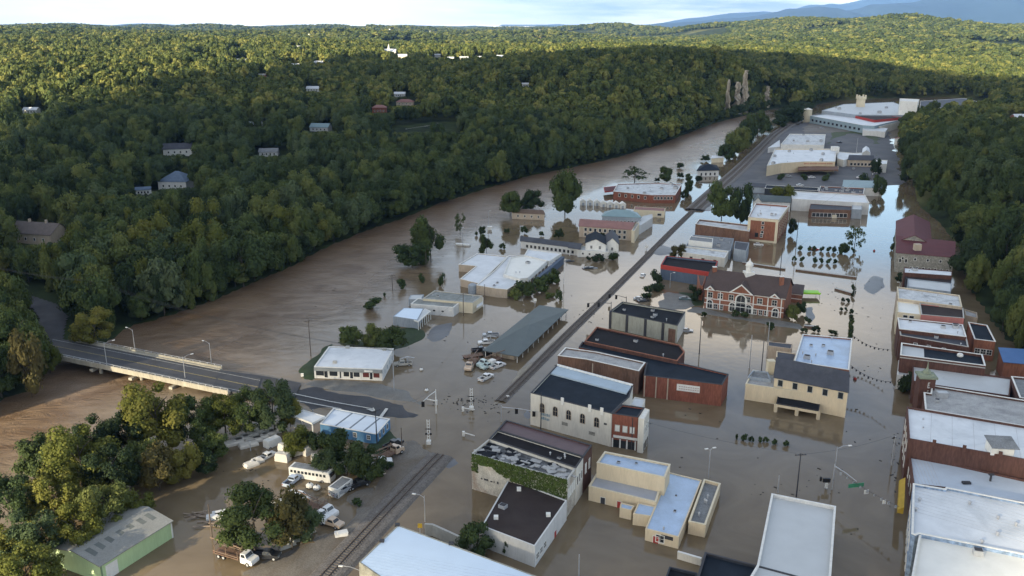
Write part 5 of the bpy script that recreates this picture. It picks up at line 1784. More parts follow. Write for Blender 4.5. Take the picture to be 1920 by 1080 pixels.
mb = MB(); mb.prism(ccw([tuple((A2 + nn)[:2]), tuple((B2 + nn)[:2]), tuple((B2 + nn * 2)[:2]), tuple((A2 + nn * 2)[:2])]), -1, hC); mb.build('dark_glass_wall', W_BLUEG, b.root)
a3, b3 = G(929, 541, hC), G(951, 544, hC)
mb = MB(); d = (b3 - a3).normalized(); n = Vector((d.y, -d.x, 0)) * .1
mb.prism(ccw([tuple(a3[:2]), tuple(b3[:2]), tuple((b3 + n)[:2]), tuple((a3 + n)[:2])]), -1, hC + .1); mb.build('dark_panel', W_BLUEG, b.root)
p0 = G(897, 537, hC); p1 = G(929, 541, hC)
for t in (.35, .75):
    p = p0.lerp(p1, t); mb = MB(); mb.box((p.x, p.y - .12, hC * .58), (1.2, .2, 1.0)); mb.build('window', GLASS, b.root)
p = G(886, 540, 2); mb = MB(); mb.tube([(p.x, p.y, -1), (p.x, p.y, 3.0)], 1.7, 12); mb.ball((p.x, p.y, 3.0), 1.7, sz=.5, nu=12); mb.build('tank', W_GREY, b.root)
# grey textured roofs
hQ = hgt(850, 577, 594)
b = Bld('workshop', 'pale walled workshop with streaked grey-green roofs next to the blue-grey office', 850, 576)
b.block([(783, 560), (863, 567), (850, 577), (770, 570)], hQ, W_PALE, mat('mossy_grey_roof', (.22, .235, .22), var=.25, scale=.5, stain=.6, stain_c=(.36, .38, .37), fine=.15), par=.15, coping=T_WHITE)
f = b.front(); L = b.edge(f)[3]; b.win(f, L * .55, 1.4, .9, .6, bars=False); b.win(f, L * .75, 1.4, .9, .6, bars=False); b.rect(f, L * .93, 2.0, 1.0, .5, .06, 'sign_board', T_WHITE)
b.block([(815, 545), (905, 555), (886, 568), (793, 560)], hQ + .6, W_CREAM2, MATS['mossy_grey_roof'], par=.15, coping=T_STONE, wname='rear_wall', rname='rear_roof'); b.units(3, 3, .7, 1.2)
b.block([(896, 560), (906, 557), (906, 570), (893, 577)], hQ * .62, T_WHITE, R_WHITE, par=.1, z0=hQ * .5, wname='canopy_fascia', rname='canopy')
b.block([(770, 553), (795, 552), (790, 561), (766, 561)], hQ * .8, W_GREY, R_LGREY, par=.1, wname='side_wall', rname='side_roof')
hP = hgt(737, 593, 610)
b = Bld('office_building', 'small blue-grey office with a pale blue roof and white porch posts', 737, 593)
b.block([(757, 577), (795, 578), (783, 600), (737, 593)], hP, W_GREY, R_PBLUE, par=.08)
b.block([(797, 578), (807, 583), (784, 603), (776, 600)], hP - .1, T_WHITE, R_LGREY, par=.05, z0=hP - .5, wname='porch_fascia', rname='porch_roof')
poly, _h = b.last
A, B_ = G(807, 583, hP), G(784, 603, hP)
for i in range(7):
    p = A.lerp(B_, i / 6); mb = MB(); mb.box((p.x, p.y + .2, hP / 2 - .5), (.22, .22, hP + .8)); mb.build('porch_post', T_WHITE, b.root)
# motel
b = Bld('motel', 'long narrow motel wing with a grey pitched roof behind the clinic', 976, 452)
b.block([(978, 444), (1092, 458), (1087, 466), (976, 452)], 3.4, W_PALE, R_DGREY, kind='gable', rise=1.2, axis=0, over=.4)
f = b.front(); b.wins(f, 12, .7, 1.2, 1.4, bars=False)
b.block([(1072, 457), (1092, 459), (1087, 468), (1066, 465)], 3.6, T_WHITE, R_DGREY, kind='gable', rise=1.0, axis=0, z0=3.2, wname='canopy_beam', rname='canopy_roof')
for x, y in inset(b.last[0], .5):
    mb = MB(); mb.box((x, y, 1.2), (.35, .35, 4.4)); mb.build('canopy_post', T_WHITE, b.root)
b = Bld('white_house', 'white two storey house with dark gables and a flat white front block, flooded', 1081, 470)
b.block([(1082, 469), (1142, 473), (1139, 464), (1084, 461)], 3.0, T_WHITE, R_WHITE, par=.15, coping=T_WHITE)
f = b.front(); b.wins(f, 4, 1.2, .8, .8, bars=False)
b.block([(1098, 456), (1136, 459), (1134, 444), (1100, 442)], 5.8, T_WHITE, R_NAVY, kind='gable', rise=2.2, axis=1, wname='upper_wall', rname='upper_roof')
b.wins(b.front(), 2, 3.6, .9, 1.3)
b.block([(1136, 457), (1160, 459), (1158, 443), (1137, 441)], 5.4, T_WHITE, R_DGREY, kind='gable', rise=2.8, axis=1, wname='side_wall', rname='side_roof')
b.wins(b.front(), 1, 2.6, .9, 1.3)
hX = hgt(1086, 424, 446)
b = Bld('school_building', 'two storey beige school with a faded red roof', 1086, 423)
b.block([(1090, 411), (1192, 418), (1184, 431), (1086, 424)], hX * .92, W_BEIGE, R_PINK, kind='gable', rise=1.6, axis=0, over=.4)
f = b.front(); b.wins(f, 9, hX * .55, 1.2, 1.5, bars=False); b.wins(f, 9, hX * .12, 1.2, 1.5, bars=False)
b.block([(1193, 417), (1199, 418), (1190, 433), (1184, 432)], hX, W_CREAM2, R_WEATH, par=.3, wname='porch_wall', rname='porch_roof')
b = Bld('hall_building', 'hall with a hipped grey-teal roof behind the beige school', 1132, 405)
b.block([(1135, 397), (1194, 399), (1202, 408), (1129, 405)], 6.0, W_GREY, R_TEAL2, kind='hip', rise=2.6, axis=0, over=.4)
b.wins(b.front(), 9, 2.2, .8, 1.8, bars=False)
b = Bld('church_wing', 'narrow whitewashed wing with small dark bays right of the beige school', 1197, 424)
b.block([(1205, 405), (1223, 401), (1224, 408), (1198, 424), (1193, 420)], 4.4, W_PALE, R_LGREY, par=.2)
b.wins(b.side(1), 6, 1.2, 1.0, 1.8, bars=False)
hZ = hgt(1266, 367, 382)
b = Bld('brick_works', 'large red brick works with a patchy white roof near the river', 1150, 360)
b.block([(1158, 345), (1230, 343), (1278, 346), (1266, 366), (1222, 366), (1150, 359)], hZ, W_BRICK, R_DIRTY, par=.4, coping=T_WHITE); b.units(10, 4, 1.2, 2.6)
f = b.front(); b.wins(f, 5, 2.0, 1.1, 1.6, bars=False)
b.wins((f + 1) % 6, 6, hZ * .45, 1.1, 1.6, bars=False)
b.block([(1132, 351), (1160, 348), (1156, 356), (1134, 359)], hZ * .62, T_RED, R_RED, par=.1, z0=hZ * .45, wname='awning_fascia', rname='awning')
b = Bld('snack_shop', 'small shop with a faded red roof in front of the brick works', 1188, 386)
b.block([(1190, 387), (1248, 390), (1246, 396), (1188, 393)], 3.6, W_CREAM2, R_PINK, par=.1)
b.wins(b.front(), 1, 1.0, 2.0, 1.2, u0=.78, u1=.9, bars=False)
b = Bld('mobile_home', 'low beige house with a brown roof beside the river trees', 960, 398)
b.block([(960, 392), (1015, 394), (1021, 402), (960, 399)], 3.2, W_BEIGE, mat('brown_rusted_roof', (.14, .09, .06), var=.15), kind='gable', rise=.8, axis=0)
b.wins(b.front(), 4, 1.2, .9, 1.0, bars=False)
b = Bld('pavilion', 'pavilion with a dark hipped roof by the river end of the tracks', 1310, 318)
b.block([(1314, 311), (1342, 310), (1348, 319), (1308, 320)], 4.0, W_PALE, R_NAVY, kind='hip', rise=3.0, axis=0, over=.7)
b.wins(b.front(), 4, .6, 1.2, 1.8, bars=False)
b = Bld('white_hut', 'small white hut among the trees near the pavilion', 1334, 296)
b.block([(1336, 292), (1357, 290), (1357, 296), (1334, 297)], 3.2, W_CREAM2, R_WHITE, kind='gable', rise=.8, axis=0)
for i, (x, y) in enumerate([(1093, 384), (1106, 384), (1119, 385), (1131, 387), (1143, 388), (1155, 389), (1167, 390)]):
    p = G(x, y); w = 11.5 / ppm(p)
    r = empty('storage_shed', p, ['leftmost white storage shed in the row by the tall tree', 'second white storage shed from the tall tree', 'third white storage shed from the tall tree', 'middle white storage shed of the row of seven', 'fifth white storage shed counted from the tall tree', 'white storage shed next to the end of the row', 'white storage shed at the brick works end of the row'][i], 'shed', 'white storage sheds in a row')
    mb = MB(); mb.box((p.x, p.y, .7), (w * .92, w * 1.1, 3.4)); mb.build('wall', T_WHITE, r)
    mb = MB(); a0 = w * .52; c0 = w * .6
    for sx in (-1, 1):
        mb.face([(p.x, p.y - c0, 3.6), (p.x + sx * a0, p.y - c0, 2.35), (p.x + sx * a0, p.y + c0, 2.35), (p.x, p.y + c0, 3.6)])
    mb.face([(p.x - a0, p.y - c0, 2.35), (p.x + a0, p.y - c0, 2.35), (p.x, p.y - c0, 3.6)])
    mb.build('roof', T_WHITE, r)
    mb = MB(); mb.box((p.x, p.y - w * .55 - .03, .6), (w * .35, .06, 2.0)); mb.build('door', W_GREY, r)

# ------------------------------------------------------------------ between the tracks and main street, further up
A = G(1320, 577); Bq = G(1468, 597)
d = (Bq - A).normalized(); n = Vector((-d.y, d.x, 0))
hH = hgt(1320, 541, 577)
Lc = (Bq - A).length; Dc = 17.0
P = [A, Bq, Bq + n * Dc, A + n * Dc]
b = Bld('city_hall', 'red brick city hall with white arches, central gable, brown roof and white cupola', 1320, 577)
b.block(None, hH, W_BRICK3, R_BSHING, kind='gable', rise=5.0, axis=0, over=.5, world=[tuple(q[:2]) for q in P])
f = 0
b.last = ([tuple(q[:2]) for q in P], hH); L = Lc
b.rect(f, L / 2, hH - .35, L + .6, .35, .3, 'cornice', T_WHITE)
b.rect(f, L / 2, hH * .50, L, .28, .10, 'stone_band', T_WHITE); b.rect(f, L / 2, hH * .27, L, .22, .08, 'stone_band', T_WHITE)
for u in (.035, .20, .62, .80, .965): b.rect(f, L * u, -.5, .35, hH, .09, 'quoin', T_WHITE)
for u in (.07, .20, .34, .55, .70, .88): b.win(f, L * u, hH * .58, 1.6, 1.9)
for u in (.07, .36, .57, .90): b.win(f, L * u, .2, 1.8, 3.0, arch=True, fw=.35)
for u in (.15, .22, .65, .72, .79): b.win(f, L * u, .2, 1.2, 1.8)
b.win(f, L * .465, .2, 3.2, 6.2, arch=True, fw=.5)


def pediment(u, w, rise, out=.7, zb=hH):
    a, d_, n_, L_, _ = b.edge(0)
    c = a + d_ * (L * u)
    q = lambda x, o, z: (*(c + d_ * x + n_ * o), z)
    mb = MB(); mb.face([q(-w / 2, out, zb), q(w / 2, out, zb), q(0, out, zb + rise)])
    mb.build('gable_wall', W_BRICK3, b.root)
    mb = MB()
    back = -rise * (Dc / 2) / 5.0
    for sx in (-1, 1):
        mb.face([q(sx * (w / 2 + .4), out + .3, zb - .15), q(0, out + .3, zb + rise + .15), q(0, back, zb + rise + .15), q(sx * (w / 2 + .4), 0, zb - .15)])
    mb.build('gable_roof', R_BSHING, b.root)
    mb = MB(); t = .45
    for sx in (-1, 1):
        mb.face([q(sx * (w / 2 + .3), out + .32, zb - .1), q(0, out + .32, zb + rise + .1), q(0, out + .32, zb + rise - t), q(sx * (w / 2 - .5), out + .32, zb - .1)])
    mb.face([q(-w / 2, out + .33, zb - .1), q(w / 2, out + .33, zb - .1), q(w / 2, out + .33, zb + .25), q(-w / 2, out + .33, zb + .25)])
    mb.build('gable_trim', T_WHITE, b.root)


pediment(.465, L * .30, 3.4); pediment(.07, L * .11, 1.5); pediment(.88, L * .12, 1.5)
cx_, cy_ = ((P[0] + P[1] + P[2] + P[3]) / 4)[:2]; p = G(1404, 515, hH + 4.6); cx_, cy_ = p.x, p.y
z = hH + 3.6
mb = MB(); mb.box((cx_, cy_, z + .9), (3.4, 3.4, 2.6), .1); mb.tube([(cx_, cy_, z + 2.2), (cx_, cy_, z + 4.4)], 1.25, 8); mb.build('cupola', T_WHITE, b.root)
mb = MB(); mb.tube([(cx_, cy_, z + 4.4), (cx_, cy_, z + 5.3), (cx_, cy_, z + 6.0), (cx_, cy_, z + 7.2)], [1.5, 1.25, .5, .05], 10); mb.build('cupola_dome', T_WHITE, b.root)
for (x, y) in ((1340, 505), (1466, 523)):
    p = G(x, y, hH + 5.4); mb = MB(); mb.box((p.x, p.y, hH + 4.6), (1.4, 1.1, 3.4)); mb.box((p.x, p.y, hH + 6.35), (1.6, 1.3, .2), mi=1); mb.build('chimney', [W_BRICK3, T_WHITE], b.root)
hw = hgt(1503, 551, 568)
b.block([(1484, 533), (1507, 535), (1504, 552), (1479, 549)], hw, W_BRICK3, R_BSHING, kind='hip', rise=2.0, axis=0, wname='wing_wall', rname='wing_roof')
k = b.front(); b.rect(k, b.edge(k)[3] / 2, hw - .4, b.edge(k)[3], .4, .12, 'cornice', T_WHITE); b.rect(k, b.edge(k)[3] / 2, hw * .4, b.edge(k)[3], .25, .08, 'stone_band', T_WHITE)
b.block([(1308, 515), (1324, 517), (1318, 536), (1312, 535)], hH * .8, W_BRICK3, R_BSHING, par=.1, wname='left_wing_wall', rname='left_wing_roof')
EXTRA = b
# four storey brick
hK = hgt(1403, 408, 452)
b = Bld('brick_hotel', 'four storey brick hotel with cream corner strips and a white roof', 1403, 408)
b.block([(1417, 381), (1479, 386), (1460, 412), (1403, 407)], hK, W_BRICK3, R_WHITE, par=.7, coping=T_WHITE); b.units(7, 5, .9, 1.6)
f = b.front(); L = b.edge(f)[3]
for u in (.045, .955): b.rect(f, L * u, -.8, L * .09, hK + .6, .12, 'corner_strip', W_CREAM2)
b.rect(f, L * .5, hK - 1.3, L, 1.2, .14, 'cornice', W_CREAM2); b.rect(f, L * .5, -.5, L, 1.4, .13, 'base_band', W_CREAM2)
for z in (.36, .56, .75): b.win(f, L * .5, hK * z, 1.0, 1.2, bars=False)
b.win(f, L * .32, hK * .2, 1.3, 1.8, bars=False, frame=T_DARK); b.win(f, L * .48, hK * .2, 1.0, 1.8)
s = b.side(1)
for z in (.15, .38, .61, .82): b.wins(s, 6, hK * z, 1.0, 1.7, bars=False, frame=W_CREAM2)
b.rect(s, b.edge(s)[3] * .5, hK - 1.3, b.edge(s)[3], 1.2, .14, 'cornice', W_CREAM2)
hJ = hgt(1304, 420, 442)
b = Bld('furniture_store', 'long store with white roof edge and dull brown wall left of the hotel', 1304, 421)
b.block([(1311, 411), (1408, 422), (1405, 434), (1304, 420)], hJ, W_BROWN, R_DIRTY, par=.7, coping=T_WHITE)
b = Bld('repair_shop', 'low cluster of grey roofs with one white box behind the pale whitewashed store', 1292, 455)
b.block([(1300, 440), (1376, 447), (1370, 470), (1286, 460)], 4.0, W_GREY, R_GREY, par=.3); b.units(4, 3, 1.0, 2.0)
b.block([(1295, 442), (1337, 447), (1336, 455), (1291, 450)], 6.2, T_WHITE, R_GREY, par=.2, wname='box_wall', rname='box_roof')
b.block([(1378, 452), (1405, 455), (1400, 470), (1376, 466)], 5.4, W_GREY, R_DGREY, par=.3, wname='right_wall', rname='right_roof')
hM = hgt(1358, 482, 499)
b = Bld('whitewashed_store', 'whitewashed store with a peeling roof next to the red and blue building', 1358, 480)
b.block([(1279, 461), (1366, 471), (1359, 484), (1279, 473)], hM, W_WHITE, R_DIRTY, par=.5, coping=T_WHITE)
b.wins(b.front(), 3, .8, 1.2, 1.8, bars=False, frame=W_BEIGE)
hY = hgt(1240, 497, 523)
b = Bld('gym_building', 'dark blue walled building with a red parapet band left of city hall', 1240, 497)
b.block([(1249, 480), (1346, 490), (1338, 512), (1239, 497)], hY, W_BLUEG, R_CHAR, par=.7, coping=T_RED)
f = b.front(); b.rect(f, b.edge(f)[3] / 2, hY - 1.6, b.edge(f)[3], 1.6, .15, 'red_band', T_RED)
# far commercial block
hg = 7.5
b = Bld('supermarket', 'wide white roofed supermarket with a brown canopy and cream walls', 1437, 312)
b.block([(1453, 279), (1569, 279), (1566, 303), (1510, 303), (1465, 306), (1438, 311)], hg, W_CREAM, R_WHITE, par=.6, coping=T_WHITE); b.units(9, 3, 1.2, 2.4)
b.block([(1497, 311), (1570, 312), (1572, 318), (1496, 318)], 4.4, mat('brown_canopy', (.16, .09, .06), var=.2), MATS['brown_canopy'], par=.1, z0=3.6, wname='canopy_fascia', rname='canopy')
for x, y in [tuple(G(x, 322)[:2]) for x in (1498, 1517, 1536, 1554, 1570)]:
    mb = MB(); mb.box((x, y, 1.8), (.9, .9, 4.2)); mb.build('canopy_column', W_BEIGE, b.root)
p = G(1566, 276, 9.5); mb = MB(); mb.box((p.x, p.y, 7), (5, 4, 6)); mb.build('roof_tower', T_WHITE, b.root)
mb = MB(); q0, q1 = G(1506, 307, 6), G(1560, 307, 6)
for i in range(10):
    p = q0.lerp(q1, i / 10); mb.box((p.x + 1, p.y - .6, 6.2), (1.6 if i % 3 else 2.4, .15, .9))
mb.build('sign_letters', mat('faded_orange_paint', (.5, .3, .2)), b.root)
b = Bld('supermarket_store', 'white roofed store behind the wide supermarket', 1465, 274)
b.block([(1481, 251), (1548, 252), (1545, 272), (1464, 271)], 7.0, T_WHITE, R_DIRTY, par=.5, coping=T_WHITE); b.units(10, 5, 1.4, 2.6)
b = Bld('loading_shed', 'small tilted white roof left of the stores by the curve of the tracks', 1440, 277)
b.block([(1462, 262), (1463, 275), (1440, 277)], 4.5, W_PALE, R_WHITE, par=.2)
b = Bld('corner_shop', 'low white building with a curved wing right of the wide supermarket', 1570, 285)
b.block([(1570, 284), (1600, 287), (1632, 285), (1632, 291), (1598, 296), (1582, 300), (1570, 297)], 5.5, T_WHITE, R_WHITE, par=.4)
b.block([(1618, 279), (1629, 278), (1631, 286), (1617, 287)], 8.5, T_WHITE, R_WHITE, kind='gable', rise=1.8, axis=1, wname='dormer_wall', rname='dormer_roof')
b = Bld('gabled_store', 'dark gabled store with a pale front at the head of the parking lot', 1592, 303)
b.block([(1590, 300), (1638, 301), (1636, 295), (1594, 294)], 5.0, W_BEIGE, R_DGREY, kind='gable', rise=2.4, axis=0)
b.wins(b.front(), 6, 1.2, 1.6, 1.8, bars=False)
b = Bld('fuel_station', 'white fuel station block beside the right hand road', 1648, 306)
b.block([(1640, 300), (1664, 300), (1663, 307), (1640, 308)], 6.5, T_WHITE, R_WHITE, par=.4)
b = Bld('teal_store', 'store with a long teal metal roof edge at the near end of the parking lot', 1586, 352)
b.block([(1582, 342), (1652, 344), (1655, 353), (1580, 351)], 4.8, T_WHITE, R_TEAL2, kind='shed', rise=1.4, axis=1 * 0)
b = Bld('flat_store', 'dark flat roofed store crowded with roof units next to the teal roof', 1537, 358)
b.block([(1538, 349), (1621, 353), (1619, 364), (1535, 359)], 5.4, W_BRICK3, R_DGREY, par=.5, coping=T_WHITE); b.units(16, 9, 1.0, 2.0)
b = Bld('long_store', 'long white roofed store with a lower dark lean-to facing the flooded lot', 1485, 370)
b.block([(1484, 358), (1622, 366), (1630, 381), (1485, 373)], 6.4, W_PALE, R_WHITE, par=.4, coping=T_WHITE)
b.block([(1520, 382), (1597, 387), (1596, 394), (1517, 392)], 4.6, W_BROWN, R_DGREY, par=.2, wname='lean_to_wall', rname='lean_to_roof')
f = b.front(); b.wins(f, 9, .6, 1.8, 2.0, bars=False); b.door(f, b.edge(f)[3] * .62, 2.2, 2.6, W_CREAM2)
b.block([(1599, 380), (1617, 381), (1616, 393), (1597, 392)], 5.0, W_GREY, R_LGREY, par=.2, wname='end_wall', rname='end_roof')
b = Bld('gabled_shop', 'grey building with a small white front gable left of the long white roof', 1413, 378)
b.block([(1414, 366), (1482, 371), (1482, 380), (1412, 377)], 5.0, W_PALE, R_TEAL, kind='gable', rise=2.0, axis=0)
b.block([(1414, 378), (1428, 379), (1427, 372), (1415, 371)], 5.2, T_WHITE, R_TEAL, kind='gable', rise=2.4, axis=1, wname='gable_wall', rname='gable_roof')
b = Bld('row_of_shops', 'low dark roofed row with parked vans behind the grey gabled building', 1440, 352)
b.block([(1436, 347), (1535, 352), (1534, 358), (1434, 353)], 3.8, W_DARK, R_NAVY, par=.2, coping=T_WHITE)
b = Bld('tent_shop', 'narrow dark roofed shop at the end of the right hand lot', 1450, 338)
b.block([(1404, 342), (1436, 345), (1434, 352), (1400, 350)], 3.6, W_GREY, R_DGREY, kind='gable', rise=1.2, axis=0)

# factory
b = Bld('cannery', 'rambling factory with broad pale roofs, a cream tower and a white cube', 1518, 222)
b.block([(1519, 217), (1560, 213), (1690, 224), (1640, 236), (1618, 235)], 8.0, mat('blue_grey_factory_wall', (.26, .34, .38), var=.1), R_WHITE, par=.4, coping=T_WHITE)
for u in range(12):
    f = b.front(); b.win(f, b.edge(f)[3] * (.06 + .08 * u), 3.0, 3.4, 2.0, bars=False, frame=W_GREY)
b.block([(1541, 207), (1582, 195), (1675, 191), (1712, 206), (1709, 216), (1605, 215)], 11.0, W_GREY, R_LGREY, par=.4, wname='rear_wall', rname='rear_roof'); b.units(14, 4, 2, 4)
b.block([(1604, 217), (1640, 213.5), (1692, 220), (1640, 225)], 10.0, T_RED, R_BROWN, par=.3, wname='red_wall', rname='brown_roof')
b.block([(1726, 189), (1808, 184), (1862, 197), (1805, 203), (1725, 201)], 13.0, W_PALE, R_DGREY, par=.4, wname='store_wall', rname='dark_roof')
b.block([(1627, 229), (1660, 223), (1687, 227), (1650, 237)], 7.0, W_WHITE, R_LGREY, par=.3, wname='office_wall', rname='office_roof')
b.block([(1618, 237), (1665, 240), (1660, 247), (1618, 244)], 5.5, W_PALE, R_LGREY, par=.3, wname='annex_wall', rname='annex_roof')
b.block([(1687, 184.5), (1724, 186), (1721, 191), (1688, 189)], 24.0, T_WHITE, T_WHITE, par=.3, wname='white_tower_wall', rname='white_tower_roof')
p = G(1612, 208, 6); mb = MB(); mb.box((p.x, p.y, 9), (7.5, 7.5, 22), taper=.92); mb.box((p.x, p.y, 20.0), (8.4, 8.4, 2.6)); mb.build('cream_tower', W_CREAM2, b.root)
for x, y in ((-1, -1), (1, -1), (-1, 1), (1, 1)):
    mb = MB(); mb.box((p.x + x * 3.4, p.y + y * 3.4, 22.1), (1.4, 1.4, 2.4)); mb.build('battlement', W_CREAM2, b.root)
p = G(1513, 229); b = Bld('silo', 'round cream silo where the tracks reach the factory', 1513, 229)
mb = MB(); mb.tube([(p.x, p.y, -1), (p.x, p.y, 13)], 4.2, 18); mb.build('tank', W_CREAM2, b.root, smooth=False)
mb = MB(); mb.tube([(p.x, p.y, 13), (p.x, p.y, 14.4)], [4.4, .6], 18); mb.build('lid', T_WHITE, b.root)


# ------------------------------------------------------------------ houses in the wood
def hill_house(px, py, wpx, hpx, label, wall=W_PALE, roof=R_DGREY, kind='gable', rz=None, depth_k=.55, storeys=1, clear=1.6, rise=.3, name='house', chim=False):
    p = hit(px, py); s = ppm(p); w = wpx / s
    hh = max(2.8, hpx / s * .55) if storeys == 1 else max(5.2, hpx / s * .6)
    rz = rz if rz is not None else 0.0
    dl = w * depth_k
    ca, sa = math.cos(rz), math.sin(rz)
    q = [(p.x + x * ca - y * sa, p.y + x * sa + y * ca) for x, y in ((-w / 2, -dl / 2), (w / 2, -dl / 2), (w / 2, dl / 2), (-w / 2, dl / 2))]
    b = Bld(name, label, 0, 0, loc=Vector((p.x, p.y, p.z)), cat='house')
    b.block(None, p.z + hh, wall, roof, world=q, kind=kind, rise=w * rise * .6, axis=0, over=.4, z0=p.z - 2)
    b.last = (ccw(q), p.z + hh)
    f = b.front(); b.wins(f, 4, p.z + hh * .35, .9, 1.2, bars=False)
    if chim:
        for k in (-.2, .2):
            mb = MB(); mb.box((p.x + w * k * ca, p.y + w * k * sa, p.z + hh + w * rise * .6), (.9, .9, 2.6)); mb.build('chimney', W_BEIGE, b.root)
    HOUSE_SPOTS.append((p.x, p.y, w * .5 * clear))
    return b


def town_houses():
    hill_house(77, 452, 92, 34, 'beige house with a brown roof and pale chimneys in the wood above the bridge road', W_BEIGE, mat('brown_hill_roof', (.12, .10, .09)), 'gable', rz=-.25, chim=True, clear=1.0)
    hill_house(335, 352, 54, 28, 'house with a steep blue-grey hipped roof in the middle of the left wood', W_PALE, mat('blue_shingle_roof', (.10, .14, .20)), 'hip', rz=-.1, rise=.5, clear=1.1, depth_k=.9)
    hill_house(270, 366, 26, 18, 'small blue-grey roof beside the hipped blue house', W_PALE, MATS['blue_shingle_roof'], 'gable', rz=.3, clear=1.3)
    hill_house(335, 290, 50, 20, 'white ranch house with a grey roof on the left wooded slope', T_WHITE, R_DGREY, 'gable', rz=.25, clear=1.2)
    hill_house(505, 293, 34, 10, 'grey roofed house almost hidden in the wood', W_PALE, R_GREY, 'gable', rz=.1)
    hill_house(602, 246, 36, 14, 'pale house with a blue-green roof right of centre in the wood', W_PALE, R_TEAL2, 'gable', rz=-.2)
    hill_house(480, 239, 22, 7, 'small white roof deep in the wood left of the blue-green one', T_WHITE, R_WHITE, 'gable')
    hill_house(712, 213, 26, 18, 'red brick house with white porch posts', W_BRICK, R_PINK, 'hip', storeys=2)
    hill_house(760, 198, 32, 12, 'house with a bright faded red roof above the red brick one', W_BEIGE, R_PINK, 'hip', rise=.25)
    hill_house(750, 182, 20, 8, 'small pale roofed house behind the faded red roof', W_PALE, R_WHITE, 'gable')
    hill_house(60, 213, 26, 8, 'white roof at the far left edge among sunlit trees', T_WHITE, R_WHITE, 'gable')
    hill_house(383, 113, 22, 8, 'grey roofed house on the sunlit ridge at left', W_PALE, R_LGREY, 'gable')
    hill_house(404, 117, 12, 6, 'little white house beside the grey roof on the sunlit ridge', T_WHITE, R_WHITE, 'gable')
    hill_house(492, 146, 14, 8, 'small house with an orange-pink wall near the shade line', W_PINK, R_WEATH, 'gable')
    hill_house(550, 128, 22, 8, 'pale house on the wooded rise left of the church', W_PALE, R_WHITE, 'gable')
    hill_house(598, 122, 16, 8, 'white cottage just left of the church', T_WHITE, R_LGREY, 'gable')
    hill_house(588, 172, 24, 8, 'pair of white gables in the darker wood', T_WHITE, R_WHITE, 'gable')
    hill_house(845, 113, 12, 7, 'white house in the suburb right of the church', T_WHITE, R_WHITE, 'gable')
    hill_house(870, 114, 16, 8, 'wider beige house in the suburb right of the church', W_CREAM2, R_LGREY, 'gable')
    hill_house(897, 112, 14, 5, 'low white roof at the right end of the suburb', T_WHITE, R_WHITE, 'gable')
    hill_house(815, 118, 22, 6, 'long low pale roof in the suburb', W_PALE, R_LGREY, 'gable')
    hill_house(962, 100, 16, 6, 'white house at the foot of the sunlit hill', T_WHITE, R_WHITE, 'gable')
    hill_house(985, 164, 12, 5, 'single white roof in a small clearing above the river wood', T_WHITE, R_WHITE, 'gable')
    hill_house(1912, 232, 30, 22, 'pale house with a white roof at the far right edge', W_PINK, R_WHITE, 'gable')
    hill_house(720, 120, 14, 7, 'white house standing by the church spire', T_WHITE, R_WHITE, 'gable')
    hill_house(652, 118, 10, 6, 'tiny white house between cottage and church', T_WHITE, R_WHITE, 'gable')
    hill_house(722, 62, 20, 5, 'large pale building on the far ridge', W_PALE, R_WHITE, 'gable', clear=1.0)
    hill_house(575, 70, 16, 5, 'pale building in the far hazy fields', W_PALE, R_WHITE, 'gable', clear=1.0)
    # church
    p = hit(731, 103); s = ppm(p)
    b = Bld('church', 'white church with a pointed steeple in the sunlit suburb', 0, 0, loc=p, cat='church')
    w = 12 / s
    q = [(p.x - w, p.y - w * .8), (p.x + w, p.y - w * .8), (p.x + w, p.y + w * .8), (p.x - w, p.y + w * .8)]
    b.block(None, p.z + 6, T_WHITE, R_WHITE, world=q, kind='gable', rise=4, axis=0, z0=p.z - 2)
    mb = MB(); mb.box((p.x, p.y - w, p.z + 6), (3.6, 3.6, 8)); mb.build('tower', T_WHITE, b.root)
    mb = MB(); mb.tube([(p.x, p.y - w, p.z + 10), (p.x, p.y - w, p.z + 19)], [2.2, .1], 6); mb.build('steeple', T_WHITE, b.root)
    HOUSE_SPOTS.append((p.x, p.y, w * 1.6))


town_houses()
for a_, b_ in ((1735, 211), (1768, 209), (1800, 206), (1835, 203)):
    p = G(a_, b_); HOUSE_SPOTS.append((p.x, p.y, 16))
rs = random.Random(77)
for i in range(30):
    x = rs.uniform(380, 1120); y = rs.uniform(58, 112) if i % 3 else rs.uniform(90, 125)
    p = hit(x, y); s = ppm(p); w = rs.uniform(9, 16)
    b = Bld('house', 'tiny pale house among the far trees of the hazy uplands', 0, 0, loc=p, cat='house', group='far houses scattered over the uplands')
    q = [(p.x + u * w / 2, p.y + v * w * .3) for u, v in ((-1, -1), (1, -1), (1, 1), (-1, 1))]
    b.block(None, p.z + 4.5, rs.choice((T_WHITE, W_CREAM2, W_PALE)), rs.choice((R_WHITE, R_LGREY, R_PINK, R_WHITE)), world=q, kind='gable', rise=w * .2, axis=0, z0=p.z - 2)
    HOUSE_SPOTS.append((p.x, p.y, w * .9))
# clearing with a drive on the wooded slope
_c = hit(800, 243); HOUSE_SPOTS.append((_c.x, _c.y, 26)); _d = hit(765, 243); HOUSE_SPOTS.append((_d.x, _d.y, 14)); HOUSE_SPOTS.append((*hit(830, 232)[:2], 10))
pts = [hit(760, 243), hit(785, 240), hit(808, 236), hit(826, 230), hit(834, 224)]
w = Vector((0, 3.4, 0))
sheet('lane', None, mat('pale_lane', (.24, .23, .21)), world_pts=[tuple((p + w * -.5)[:2]) for p in pts] + [tuple((p + w * .6)[:2]) for p in reversed(pts)], drape=True, top=.35, step=1.5)
